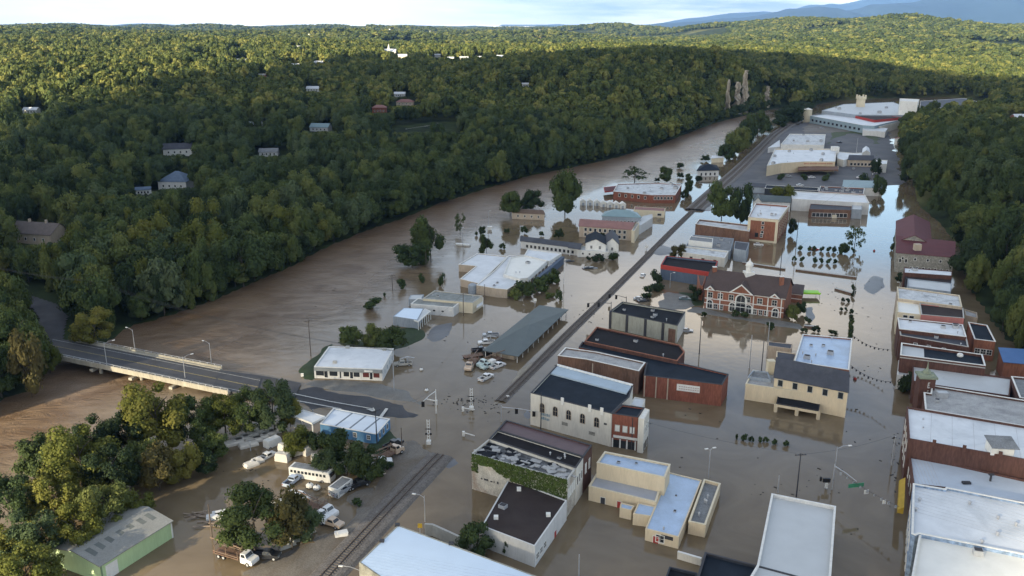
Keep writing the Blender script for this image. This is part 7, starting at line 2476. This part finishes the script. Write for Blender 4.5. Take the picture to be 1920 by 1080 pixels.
car(1068, 493, .1, KPAINT, 'dark car sunk to its windows nearest the clinic colonnade', -.75)
car(1102, 506, .15, KPAINT, 'dark car sunk to its windows in the middle of the clinic lot', -.6)
car(1111, 506, .1, SPAINT, 'grey-blue car just right of the sunken dark car', -.8)
car(1287, 623, -.2, SPAINT, 'dark green-grey car at the kerb right of the cinema', -.45)
car(1199, 563, -.1, SPAINT, 'grey car under the shrubs behind the cinema', -.4)
car(1206, 567, .3, KPAINT, 'black car parked next to the grey car behind the cinema', -.4)
car(1284, 563, -.1, mat('teal_car_paint', (.10, .15, .16), rough=.3), 'dark teal car on the wet court left of city hall', -.3)
car(1528, 470, .1, RPAINT, 'red car between the round shrubs of the flooded lot', -.55)
car(1422, 461, -.2, WPAINT, 'white car against the foot of the brick hotel', -.5)
stake_truck(445, 1050, -.42, WPAINT, 'white cabbed truck with an empty brown rack bed on the gravel by the big tree', .35)
stake_truck(600, 962, -.55, WPAINT, 'white truck with a boom, upper one of the pair by the gravel track', .15)
stake_truck(585, 972, -.5, WPAINT, 'white truck with a red disc on its bonnet, lower one of the pair', .15, boom=False)
p = G(588, 985, 1.9)
pickup(500, 1046, -.1, KPAINT, 'black pickup in the shade of the big yard tree', .25)
pickup(460, 1022, -.3, KPAINT, 'dark truck half hidden under the left side of the big yard tree', .1, long=1.0)
pickup(714, 871, .2, WPAINT, 'white pickup with an empty dark bed beside the muddy drive', .2)
pickup(700, 894, .5, paint('orange_white_paint', (.62, .52, .42)), 'pale orange-white utility truck under the yard trees', .1, box=W_CREAM2)
stake_truck(728, 858, .9, OPAINT, 'old truck with a dark rack beside the lawn behind the blue shop', .2)
pickup(500, 862, 1.0, WPAINT, 'white pickup sunk deep in front of the white truck shells', -.75)
pickup(549, 906, 1.2, paint('blue_white_paint', (.45, .52, .62)), 'small blue-white pickup left of the bus', -.2)
car(657, 938, 1.0, WPAINT, 'white car hidden by leaves beside the gravel track', .0) if False else None


def vehicle_box(px, py, rz, size, label, z=-.5, name='van', cat='van', m=T_WHITE, win=True, roof=None, axles=(-1.5, 1.5)):
    r = empty(name, (0, 0, 0), label, cat)
    l, w, h = size
    mb = MB(); side_body(mb, [(-l / 2, .4), (l / 2, .4), (l / 2, h * .55), (l / 2 - .35, h * .95), (l / 2 - .6, h), (-l / 2 + .1, h), (-l / 2, h * .95)], w); mb.build('body', m, r, off=False)
    mb = MB(); mb.box((-.15, 0, h + .03), (l * .86, w * .86, .08)); mb.build('roof_panel', roof or m, r, off=False)
    if win:
        n = int(l / 1.0)
        for s in (-1, 1):
            for i in range(n):
                mb = MB(); mb.box((-l / 2 + .7 + i * (l - 1.2) / n, s * (w / 2 + .01), h * .68), (.62, .05, h * .22)); mb.build('side_window', GLASS, r, off=False)
    mb = MB(); mb.box((l / 2 - .12, 0, h * .72), (.3, w * .8, h * .3)); mb.build('windscreen', GLASS, r, off=False)
    wheels(r, axles, w, .42, .28)
    place(r, px, py, rz, z); r.location.z = z
    return r


vehicle_box(586, 898, -.30, (10.5, 2.5, 2.9), 'white old bus with a row of small windows in the yard', -.3, 'bus', 'bus', roof=R_GREY, axles=(-3.4, 3.2))
vehicle_box(512, 838, .9, (4.2, 2.0, 2.4), 'white van with a dark rear near the truck shells', -.5, win=False)
for (x, y, rz, s, lab) in [(437, 833, .55, (5.2, 2.4), 'low white truck shell at the left end of the floating cluster'), (452, 826, .55, (4.4, 2.2), 'white truck shell second from the left in the cluster'),
                           (466, 836, .55, (4.6, 2.3), 'white truck shell at the near edge of the cluster'), (476, 828, .55, (4.2, 2.2), 'white truck shell with roof hatches in the middle of the cluster'),
                           (468, 819, .55, (4.2, 2.2), 'white truck shell behind the middle of the cluster'), (488, 822, .55, (4.2, 2.2), 'white truck shell in the inner right of the cluster'),
                           (500, 816, .55, (4.4, 2.2), 'white truck shell near the right end of the cluster'), (512, 811, .55, (4.0, 2.2), 'white truck shell at the right end of the cluster by the bushes'),
                           (481, 812, .55, (4.2, 2.2), 'white truck shell at the back of the cluster'), (497, 808, .4, (3.4, 2.0), 'small white truck shell at the far right back of the cluster'),
                           (474, 802, .5, (4.4, 2.4), 'round topped white shell just behind the cluster'), (471, 873, .75, (3.2, 2.2), 'white bonnet-like shell left of the sunken pickup'), (483, 866, .75, (2.6, 2.2), 'white shell between bonnet and sunken pickup'),
                           (548, 840, .8, (6.5, 2.6), 'long white box body left of the streaked one'), (558, 851, .6, (2.6, 2.0), 'short white box leaning on the long box body'), (585, 845, .9, (6.0, 3.0), 'streaked white box body half under the trees'),
                           (531, 863, -.3, (3.4, 2.0), 'single flat white panel floating below the box bodies'), (600, 866, .3, (4.0, 2.4), 'pale rounded box under the yard trees'), (664, 880, .2, (3.6, 2.2), 'pale rounded box right of the leafy yard tree')]:
    big = s[0] > 5.5 or 'box' in lab
    hgt_ = 2.0 if big else (.5 if 'panel' in lab else .9)
    p = G(x, y); r = empty('truck_shell', p, lab, 'truck shell', 'white truck shells in the flooded yard', rz=rz)
    l, w = s
    mb = MB(); frustum(mb, -l / 2, l / 2, -.6, -l / 2, l / 2, hgt_ * .55, w, w); frustum(mb, -l / 2, l / 2, hgt_ * .55, -l / 2 + .25, l / 2 - .3, hgt_, w, w - .4)
    mb.build('shell', mat('chalky_white_paint', (.58, .55, .49), var=.15, stain=.3, stain_c=(.35, .32, .27)), r, off=False)
    mb = MB(); mb.box((l * .1, w * .12, hgt_ + .05), (.5, .5, .12)); mb.build('hatch', T_DARK if 'hatch' in lab else W_PALE, r, off=False)
for i, (x, y, rz, m_, lab) in enumerate([(1478, 332, .1, SPAINT, 'silver car parked on the left of the supermarket lot'), (1522, 334, .2, WPAINT, 'white car parked in the middle of the supermarket lot'), (1600, 318, 1.2, SPAINT, 'grey car alone on the open parking lot'),
                                        (1612, 334, .4, WPAINT, 'white car near the right end of the open parking lot'), (1574, 268, .3, KPAINT, 'dark car on the upper lot behind the supermarket'), (1447, 322, 1.0, WPAINT, 'white car at the left kerb of the supermarket'),
                                        (1690, 330, 1.4, WPAINT, 'white car on the dark right hand road'), (1500, 349, .1, WPAINT, 'white van-like car behind the row of shops'), (1541, 241, .2, SPAINT, 'pale car on the gravel strip before the factory')]):
    car(x, y, rz, m_, lab, z=.5)
for (x, y, rz, m_, lab) in [(640, 925, .9, SPAINT, 'grey car between the bus and the site trailer'), (672, 912, .6, KPAINT, 'dark pickup under the leafy yard tree'), (560, 936, -.5, WPAINT, 'white pickup nose out from under the rust-tinged tree'),
                            (622, 985, -.5, OPAINT, 'cream pickup at the edge of the gravel track'), (528, 952, .3, WPAINT, 'white pickup half behind the big yard tree'), (738, 838, .9, KPAINT, 'dark pickup on the lawn edge behind the blue shop')]:
    pickup(x, y, rz, m_, lab, .1)
# floating timber and debris by the yard
rs = random.Random(6)
for (x, y, n_, lab) in [(365, 968, 9, 'pile of floating planks left of the rusty pole'), (398, 985, 6, 'planks and a wooden crate base beside the pale panels'), (345, 862, 2, 'two loose boards drifting near the wood'), (318, 889, 2, 'single pale board drifting beside the trees')]:
    p = G(x, y); r = empty('timber_pile', p, lab, 'timber')
    for i in range(n_):
        a = rs.uniform(-.3, .5); mb = MB(); mb.box((p.x + rs.uniform(-2.4, 2.4), p.y + rs.uniform(-1.6, 1.6), .12 + .12 * (i % 3)), (rs.uniform(1.8, 4.2), .3, .12), a); mb.build('plank', mat('driftwood', (.26, .20, .15), var=.3), r)
for (x, y, w_, lab) in [(403, 972, 3.4, 'pale sheet leaning left of the big yard tree'), (412, 966, 3.0, 'second pale sheet against the big yard tree'), (640, 1004, 2.6, 'pale concrete block in the row by the gravel track, nearest the truck')]:
    p = G(x, y); r = empty('panel_stack', p, lab, 'panel stack'); mb = MB(); mb.box((p.x, p.y, .3), (w_, 1.8, .8), .3); mb.box((p.x + .3, p.y, .8), (w_ * .8, 1.4, .2), .4); mb.build('panels', W_PALE, r)
for i, (x, y) in enumerate([(535, 1025), (545, 1020), (553, 1013), (563, 1006), (573, 1002), (582, 996)]):
    p = G(x, y, .2); r = empty('concrete_block', p, ['dirty white block at the tree end of the row along the gravel track', 'second dirty white block from the tree along the track', 'third dirty white block from the tree along the track', 'fourth dirty white block from the tree along the track', 'fifth dirty white block from the tree along the track', 'dirty white block nearest the trucks in the row'][i], 'block', 'dirty white blocks along the gravel track')
    mb = MB(); mb.box((p.x, p.y, .5), (2.0 if i else 2.6, 1.3, 1.0), .6, taper=.75); mb.ball((p.x + .5, p.y, .95), .45, nu=7, nv=4); mb.build('block', mat('dirty_white', (.36, .35, .31), var=.3), r)
for (x, y, c_, lab) in [(581, 914, T_WHITE, 'small white tank in front of the bus'), (594, 918, T_WHITE, 'white boat-like hull below the bus')]:
    p = G(x, y); r = empty('white_tank', p, lab, 'tank'); mb = MB(); mb.ball((p.x, p.y, .5), .9, sz=.7); mb.build('tank', c_, r); mb = MB(); mb.tube([(p.x, p.y, 1.0), (p.x, p.y, 1.3)], .2, 8); mb.build('cap', T_DARK, r)

# things on the flood: drifting litter, buoys, an upturned green car
p = G(1519, 557, 0); r = empty('green_canopy', p, 'bright green inflatable roof at the right end of city hall', 'canopy')
mb = MB(); mb.box((p.x, p.y + 1, 1.6), (7.0, 4.5, .35), -.1); mb.tube([(p.x - 3.3, p.y - .9, 1.8), (p.x + 3.3, p.y - 1.4, 1.8)], .32, 8); mb.build('cloth', mat('bright_green_cloth', (.28, .62, .03), rough=.5, var=.1), r)
mb = MB()
for sx in (-3.2, 3.2):
    for sy in (-.9, 3.0): mb.tube([(p.x + sx, p.y + sy, -.5), (p.x + sx, p.y + sy, 1.6)], .07, 5)
mb.build('post', METAL, r)
for (x, y, m_, lab) in [(1639, 471, T_RED, 'small red buoy-like float on the blue reflection of main street'), (1603, 712, T_RED, 'red float on main street beside the cream building'), (952, 745, T_WHITE, 'white float left of the green street sign'), (800, 733, T_WHITE, 'white round cap afloat left of the junction'), (790, 694, T_WHITE, 'white drum afloat right of the beige pickup')]:
    p = G(x, y); r = empty('float', p, lab, 'float'); mb = MB(); mb.ball((p.x, p.y, .25), .55, sz=.8); mb.build('shell', m_, r); mb = MB(); mb.tube([(p.x, p.y, .6), (p.x, p.y, .95)], .1, 6); mb.build('stem', T_DARK, r)
rs = random.Random(12); mb = MB()
for (cx0, cy0, sx, sy, n_) in ((870, 752, 45, 14, 46), (900, 765, 60, 25, 30), (1105, 590, 25, 15, 22), (1640, 600, 40, 90, 14), (1680, 850, 8, 60, 26), (1450, 900, 120, 60, 16), (820, 640, 80, 60, 14), (1560, 560, 30, 40, 14), (1010, 530, 100, 30, 12), (1690, 600, 6, 90, 30), (1620, 850, 60, 200, 12), (1280, 800, 160, 160, 12), (1000, 620, 160, 120, 16), (480, 900, 120, 60, 24), (640, 560, 120, 60, 8)):
    for _ in range(n_):
        p = G(cx0 + rs.gauss(0, sx / 2), cy0 + rs.gauss(0, sy / 2)); s = rs.uniform(.08, .34)
        mb.box((p.x, p.y, .02), (s * rs.uniform(1, 3), s, .12), rs.uniform(0, 3.14))
tag(mb.build('flood_debris', mat('wet_debris', (.035, .03, .024), var=.5)), kind='stuff')

# low walls and planted strips that rise out of the flood behind city hall
for (x0, y0, x1, y1, lab) in [(1392, 494, 1472, 506, 'low brown wall behind the cupola of city hall'), (1492, 507, 1606, 522, 'long low brown wall across the bright flooded lot'), (1566, 543, 1602, 553, 'dark raised bed by the kerb right of the green roof'), (1508, 613, 1530, 615, 'short dark wall below the small parking court')]:
    a, c = G(x0, y0), G(x1, y1); d = (c - a).normalized(); n = Vector((-d.y, d.x, 0)) * .5
    r = empty('low_wall', (a + c) / 2, lab, 'wall')
    mb = MB(); mb.prism([tuple((a - n)[:2]), tuple((c - n)[:2]), tuple((c + n)[:2]), tuple((a + n)[:2])], -1, .55); mb.build('wall', W_BROWN, r)
    n = n * 1.25; mb = MB(); mb.prism([tuple((a - n)[:2]), tuple((c - n)[:2]), tuple((c + n)[:2]), tuple((a + n)[:2])], .55, .67); mb.build('coping', T_STONE, r)

# cliff on the far bank
def cliff(px, py0, py1, wpx, label, seed):
    D = G(px, py0).y + 3
    k = D / ray(px, py0).y
    s = FPX / D
    x = ray(px, py0).x * k
    h = (py0 - py1) / s * 1.05; w = wpx / s
    rng = np.random.default_rng(seed)
    r = empty('rock_face', (x, D, 0), label, 'cliff')
    mb = MB(); nx, nz = 8, 14
    V = [[(x + w * ((i / nx) - .5) * (1.35 - .95 * (j / nz)) + w * .10 * math.sin(j * .9 + seed) + rng.normal() * w * .14, D + 3 * (j / nz) + rng.normal() * 1.3, h * j / nz) for i in range(nx + 1)] for j in range(nz + 1)]
    for j in range(nz):
        for i in range(nx): mb.face([V[j][i], V[j][i + 1], V[j + 1][i + 1], V[j + 1][i]])
    for j in range(nz):
        for e in (0, nx): mb.face([V[j][e], V[j + 1][e], (V[j + 1][e][0], D + 9, V[j + 1][e][2]), (V[j][e][0], D + 9, V[j][e][2])])
    mb.face([(V[nz][0][0], D + 3, h), (V[nz][nx][0], D + 3, h), (V[nz][nx][0], D + 9, h), (V[nz][0][0], D + 9, h)])
    mb.build('rock', mat('pale_cliff_rock', (.46, .40, .31), var=.5, scale=.15, stain=.8, stain_c=(.06, .065, .04), streak=True, fine=.25), r)
    HOUSE_SPOTS.append((x, D, max(w * .8, 5.5)))


cliff(1395, 215, 140, 9, 'tall pale rock spike on the wooded bluff by the river', 1)
cliff(1382, 217, 160, 12, 'crumbling tan rock patch left of the tall rock spike', 2)
cliff(1364, 221, 156, 5, 'narrow streaked rock left of the tan rock patch', 3)
cliff(1438, 205, 166, 9, 'separate tan outcrop right of the tall rock spike', 4)
# ------------------------------------------------------------------ trees and shrubs that stand in or beside the town
T = tree_px
# bottom left wood, between the river and the yard
BL = 'trees of the wood between the river bend and the flooded yard'
for (x, y, w, h, k, lab) in [
    (300, 850, 150, 150, 'yellow', 'broad yellow-green tree at the top of the riverside wood'),
    (245, 872, 90, 120, 'dark', 'dark tree behind the broad yellow-green one'),
    (370, 838, 90, 110, 'round', 'green tree between the yellow-green one and the bridge road'),
    (425, 822, 90, 100, 'yellow', 'yellow-green tree next to the bridge road, second from its right end'),
    (470, 815, 90, 100, 'round', 'green tree whose crown hides the bridge road edge'),
    (515, 812, 90, 112, 'pale', 'grey-green tree at the right end of the riverside wood'),
    (545, 800, 40, 60, 'yellow', 'small yellow-green tree beside the white canopy'),
    (400, 862, 60, 60, 'round', 'low green tree at the yard edge below the bridge road'),
    (160, 930, 150, 150, 'yellow', 'large yellow topped tree in the middle of the riverside wood'),
    (90, 905, 110, 110, 'round', 'green tree leaning over the brown river'),
    (215, 945, 110, 130, 'dark', 'dark crowned tree facing the flooded yard'),
    (110, 985, 120, 120, 'yellow', 'yellowish tree in the middle of the riverside wood'),
    (300, 920, 76, 92, 'rust', 'rust-tinged tree facing the flooded yard'),
    (345, 900, 66, 76, 'yellow', 'yellow-green tree above the loose floating boards'),
    (265, 975, 60, 62, 'yellow', 'small yellow-green tree behind the green shed roof'),
    (205, 1000, 110, 120, 'round', 'green tree right behind the green shed'),
    (30, 1000, 120, 130, 'dark', 'dark tree at the left edge of the riverside wood'),
    (150, 1040, 110, 110, 'yellow', 'yellow-green tree touching the left end of the green shed'),
    (70, 1060, 120, 120, 'pale', 'pale tree at the bottom left of the riverside wood'),
    (10, 1075, 110, 110, 'yellow', 'yellow-green tree in the bottom left corner'),
    (60, 1130, 140, 120, 'yellow', 'yellow-green tree cut by the bottom edge left of the shed'),
    (265, 905, 80, 95, 'round', 'green tree in the dark heart of the riverside wood'),
    (385, 890, 50, 50, 'dark', 'low dark tree standing in the water of the yard'),
    (-10, 1140, 110, 110, 'dark', 'dark tree cut by the bottom left corner'),
    (180, 880, 100, 110, 'dark', 'dark tree at the back of the riverside wood'),
    (555, 850, 55, 55, 'yellow', 'yellow-green bushy tree right of the floating shells'),
]: T(x, y, w * .96, h * .92, k, lab, group=BL)
# left of the bridge
for (x, y, w, h, k, z, lab) in [
    (180, 648, 84, 72, 'yellow', 2.0, 'lone yellow tree on the bank just behind the bridge'),
    (60, 745, 62, 118, 'rust', 0, 'yellow-brown tree below the left end of the bridge'),
    (15, 735, 60, 90, 'round', 0, 'green tree at the left edge below the bridge'),
    (10, 700, 60, 110, 'dark', 2, 'dark tree at the left edge beside the bridge'),
    (45, 690, 50, 90, 'round', 3, 'narrow green tree at the near corner of the bridge'),
    (20, 650, 50, 80, 'round', 4, 'green tree between the lamp and the bridge'),
    (95, 700, 40, 50, 'yellow', 0, 'small yellow-green tree under the left end of the bridge'),
    (-30, 720, 90, 110, 'dark', 0, 'dark tree beyond the left edge below the bridge'),
]: T(x, y, w, h, k, lab, z=z)
# the yard
for (x, y, w, h, k, lab) in [
    (480, 1042, 150, 136, 'round', 'big round green tree in the middle of the yard'),
    (548, 1030, 80, 110, 'rust', 'rust-tinged tree leaning on the big yard tree'),
    (575, 1012, 60, 70, 'pale', 'sparse pale tree right of the big yard tree'),
    (628, 870, 60, 72, 'dark', 'dark tree against the blue shop wall'),
    (655, 895, 66, 64, 'round', 'green tree between the pale boxes in the yard'),
    (610, 890, 52, 50, 'pale', 'pale bushy tree above the bus'),
    (690, 905, 62, 74, 'round', 'green tree with a bare trunk beside the orange-white truck'),
    (600, 845, 44, 40, 'dark', 'dark bush-like tree behind the streaked box body'),
    (895, 1040, 62, 66, 'dark', 'dark tree in the court behind the pale blue roofed warehouse'),
    (950, 1040, 16, 34, 'dark', 'thin creeper-clad stump against the white workshop wall'),
    (870, 1022, 34, 26, 'dark', 'low dark bush tree behind the retaining wall'),
]: T(x, y, w, h, k, lab)
for (x, y, w, h, k, lab) in [
    (656, 652, 42, 42, 'round', 'left one of three round trees behind the storefront'), (697, 655, 46, 44, 'round', 'middle one of three round trees behind the storefront'), (735, 660, 52, 50, 'round', 'right one of three round trees behind the storefront, by the lawn'),
    (808, 492, 56, 84, 'round', 'tall tree of the clump standing in the river'), (773, 498, 60, 44, 'dark', 'low left part tree of the clump standing in the river'), (790, 470, 40, 50, 'dark', 'back tree of the clump standing in the river'),
    (863, 440, 22, 44, 'sparse', 'ragged leaning tree with thin foliage in the river'), (912, 476, 25, 36, 'round', 'compact green tree in the river left of the clinic'),
    (904, 441, 13, 17, 'dark', 'small dark tree beside the white box in the river'), (1047, 448, 18, 20, 'dark', 'small round tree behind the motel wing'), (983, 438, 14, 15, 'dark', 'little tree behind the left end of the motel'), (1015, 443, 9, 10, 'dark', 'tiny tree behind the middle of the motel'),
    (950, 437, 11, 9, 'dark', 'dim small tree left of the motel'), (957, 407, 44, 52, 'round', 'green tree left of the low beige house'), (1000, 394, 38, 40, 'dark', 'dark tree behind the low beige house'), (980, 396, 26, 22, 'dark', 'low dark tree between the beige house trees'),
    (1059, 402, 58, 84, 'round', 'tall broad tree in the water left of the white sheds'), (1190, 342, 54, 30, 'sparse', 'wide spreading grey-green tree behind the brick works'),
    (1247, 344, 22, 32, 'dark', 'clumpy dark tree behind the right half of the brick works'), (1232, 341, 10, 8, 'dark', 'low shrub tree left of the clumpy dark one'),
    (1275, 316, 13, 11, 'dark', 'uppermost of the small trees between brick works and pavilion'), (1275, 334, 13, 11, 'dark', 'second small tree below the uppermost one'), (1291, 342, 15, 16, 'dark', 'small tree right of the brick works corner'), (1291, 362, 18, 26, 'dark', 'taller dark tree at the brick works corner'), (1283, 374, 16, 20, 'dark', 'dark tree at the right wall of the brick works'),
    (1311, 341, 15, 12, 'dark', 'pair of small round crowns below the pavilion'), (1465, 384, 42, 36, 'yellow', 'bright green tree behind the brick hotel'),
    (1352, 420, 54, 76, 'round', 'tall green tree left of the brick hotel'), (1388, 420, 40, 76, 'dark', 'tall dark tree between the green one and the brick hotel'),
    (1480, 231, 50, 36, 'dark', 'dark tree at the head of the river beside the tracks'), (1500, 216, 44, 26, 'dark', 'dark tree behind the curve of the tracks'), (1460, 240, 30, 26, 'dark', 'dark tree left of the curve of the tracks'),
    (1272, 486, 30, 26, 'rust', 'round brownish tree by the level crossing'), (1601, 472, 36, 52, 'sparse', 'pale thin tree at the corner of the flooded lot'),
    (1322, 303, 16, 13, 'dark', 'small dark tree left of the white hut'), (1145, 472, 14, 24, 'dark', 'dark cone-like tree in front of the white two storey house'), (1130, 449, 9, 14, 'dark', 'small tree at the porch of the beige school'),
    (1485, 600, 22, 30, 'round', 'green tree at the right corner of city hall'), (1500, 590, 20, 26, 'dark', 'dark tree behind the one at city hall corner'), (1640, 330, 20, 34, 'dark', 'dark tree by the transformer pole'), (1648, 368, 26, 40, 'dark', 'dark tree at the far end of main street'),
    (1700, 345, 30, 50, 'dark', 'dark tree over the right hand road'), (1512, 452, 20, 40, 'dark', 'climbing plant like tree at the right wall of the hotel') if False else (1485, 442, 16, 34, 'dark', 'dark tree against the right wall of the brick hotel'),
]: T(x, y, w, h, k, lab)
for i, (x, y, w, h) in enumerate([(1362, 302, 30, 34), (1375, 296, 36, 46), (1388, 286, 34, 48), (1398, 278, 30, 50), (1408, 270, 32, 54), (1420, 258, 34, 48), (1432, 250, 28, 34)]):
    T(x, y, w, h, 'dark' if i % 3 == 0 else 'round', ['nearest', 'second', 'third', 'fourth', 'fifth', 'sixth', 'last'][i] + ' tree in the row between river and tracks, counted from the white hut', group='row of trees between the river and the curving tracks')
S = shrub_px
for i, (x, y, w, h) in enumerate([(985, 556, 38, 30), (1010, 547, 36, 30), (1031, 533, 28, 22), (1041, 527, 18, 24), (1048, 562, 14, 20), (1032, 556, 20, 8), (1029, 560, 12, 8), (968, 560, 24, 22)]):
    S(x, y, w, h, 'round', ['broad shrub at the near corner of the clinic', 'second broad shrub along the clinic front', 'shrub in front of the clinic colonnade', 'taller shrub at the end of the clinic bed', 'small round topped shrub in the clinic lot', 'drowned low shrub below the clinic bed', 'lowest shrub in the clinic lot', 'shrub against the dark corner panel of the clinic'][i])
for (x, y, w, h, lab) in [(696, 580, 32, 20, 'ragged shrub on a tiny island in the river'), (723, 556, 7, 8, 'tiny dark shrub right of the island shrub'), (712, 562, 8, 4, 'drifting clump between island shrub and pole'), (754, 541, 17, 18, 'bush right of the double crossarm pole'),
                          (791, 530, 12, 16, 'narrow bush left of the short white pipe'), (829, 536, 12, 22, 'upright bush left of the clinic'), (893, 442, 6, 8, 'tiny bush left of the small dark river tree'), (944, 466, 13, 11, 'half drowned bush behind the clinic roof'),
                          (1120, 489, 26, 14, 'shrub in front of the flat white block'), (1103, 487, 9, 6, 'tiny shrub under the flat white block'), (1150, 489, 20, 16, 'half drowned shrub right of the white house'),
                          (1230, 530, 22, 22, 'shrub at the left end of the dark blue wall'), (1215, 550, 16, 16, 'shrub behind the parked grey car'), (1228, 546, 20, 12, 'shrub between the dark blue wall and the court'), (1240, 540, 26, 10, 'long low shrub on the court edge'), (1212, 560, 18, 12, 'shrub beside the signal mast behind the cinema'),
                          (1297, 548, 16, 14, 'round shrub on the lawn left of city hall'), (1306, 565, 18, 22, 'shrub at the left corner of city hall'), (1321, 594, 12, 9, 'dark ball shrub on the walk below city hall left'), (1379, 593, 14, 11, 'left of two dark shrubs at the arched entrance'), (1395, 596, 16, 12, 'right of two dark shrubs at the arched entrance'), (1478, 594, 13, 20, 'dark shrub by the right end of the city hall front'),
                          (1445, 618, 15, 14, 'dark ball shrub in the reflection of city hall'), (1513, 606, 14, 12, 'dark tyre-like shrub below the small court'), (1532, 622, 16, 13, 'shrub behind the pale blue roof'), (1562, 628, 16, 10, 'shrub under the marquee sign'), (1510, 622, 14, 8, 'low pale shrub behind the pale blue roof left'),
                          (1579, 566, 8, 8, 'left of two dark tufts in the bright lot'), (1590, 567, 9, 8, 'right of two dark tufts in the bright lot'), (1577, 583, 7, 7, 'left dark tuft lower in the bright lot'), (1586, 583, 7, 7, 'right dark tuft lower in the bright lot'),
                          (1463, 338, 14, 12, 'shrub on the supermarket lot left'), (1508, 338, 14, 12, 'shrub on the supermarket lot middle'), (1549, 340, 14, 13, 'shrub on the supermarket lot right'), (1620, 345, 20, 18, 'dark shrubs by the teal roof end'), (1585, 478, 22, 22, 'dark bushy shrub at the end of the shrub rows'),
                          (1700, 465, 8, 12, 'dark shrub at the door of the stone building'), (1676, 455, 10, 14, 'dark shrub at the kerb by the red roofs'), (1674, 470, 9, 16, 'dark narrow shrub at the kerb below the red roofs'), (1684, 528, 12, 10, 'shrub in front of the narrow grey roof'), (1690, 520, 12, 10, 'shrub at the corner of the brown lean-to'),
                          (1700, 735, 30, 34, 'dark shrub bed at the foot of the turret'), (1688, 728, 18, 20, 'dark shrub at the kerb by the turret'), (675, 945, 22, 14, 'shrub beside the site trailer'), (733, 880, 18, 14, 'shrub at the foot of the timber post')]:
    S(x, y, w, h, 'dark', lab)
for i, (x, w) in enumerate([(1383, 7), (1396, 12), (1409, 11), (1422, 11), (1435, 12), (1450, 12), (1472, 13)]):
    S(x, 824 + (x - 1383) * .12, w, 11, 'dark', ['smallest', 'second', 'third', 'fourth', 'fifth', 'sixth', 'last'][i] + ' ball shrub of the row in the flood below the red brick building', 'row of ball shrubs below the red brick building')
for i, x in enumerate([1500, 1516, 1528, 1541, 1553, 1564, 1576, 1599]):
    S(x, 470 + (x - 1500) * .045, 9, 10, 'dark', 'ball shrub number ' + ['one', 'two', 'three', 'four', 'five', 'six', 'seven', 'eight'][i] + ' from the left in the upper row of the flooded lot', 'upper row of ball shrubs in the flooded lot')
for i, x in enumerate([1488, 1503, 1528, 1540, 1554, 1567]):
    S(x, 490 + (x - 1488) * .07, 9, 10, 'dark', 'ball shrub number ' + ['one', 'two', 'three', 'four', 'five', 'six'][i] + ' from the left in the lower row of the flooded lot', 'lower row of ball shrubs in the flooded lot')
for i, y in enumerate([545, 556, 590, 600, 609, 618, 627, 634]):
    S(1600 - (y - 540) * .06, y, 9, 11, 'dark', 'dark shrub number ' + ['one', 'two', 'three', 'four', 'five', 'six', 'seven', 'eight'][i] + ' from the top along the left kerb of main street', 'shrubs along the left kerb of main street')
# big planted mass on the near right hill foot
# more cables between the street poles
for (x0, y0, x1, y1, lab) in [(1014, 736, 1184, 783, 'cable in front of the white corner hall'), (1184, 783, 1493, 850, 'long cable over the open flood'), (1493, 852, 1672, 818, 'cable from the black pole to the store fronts'),
                              (1405, 628, 1427, 640, 'short cable left of the cream building'), (1462, 465, 1492, 412, 'cable between city hall and the flooded lot'), (869, 549, 909, 533, 'cable from the workshop to the clinic'), (707, 768, 818, 730, 'cable from the blue walled shop to the signal mast'), (1492, 412, 1632, 320, 'cable from the flooded lot to the transformer pole')]:
    wire(G(x0, y0, 8), G(x1, y1, 8), lab, .9, r=.03)
source_trees()
plant_woods()
build_haze()
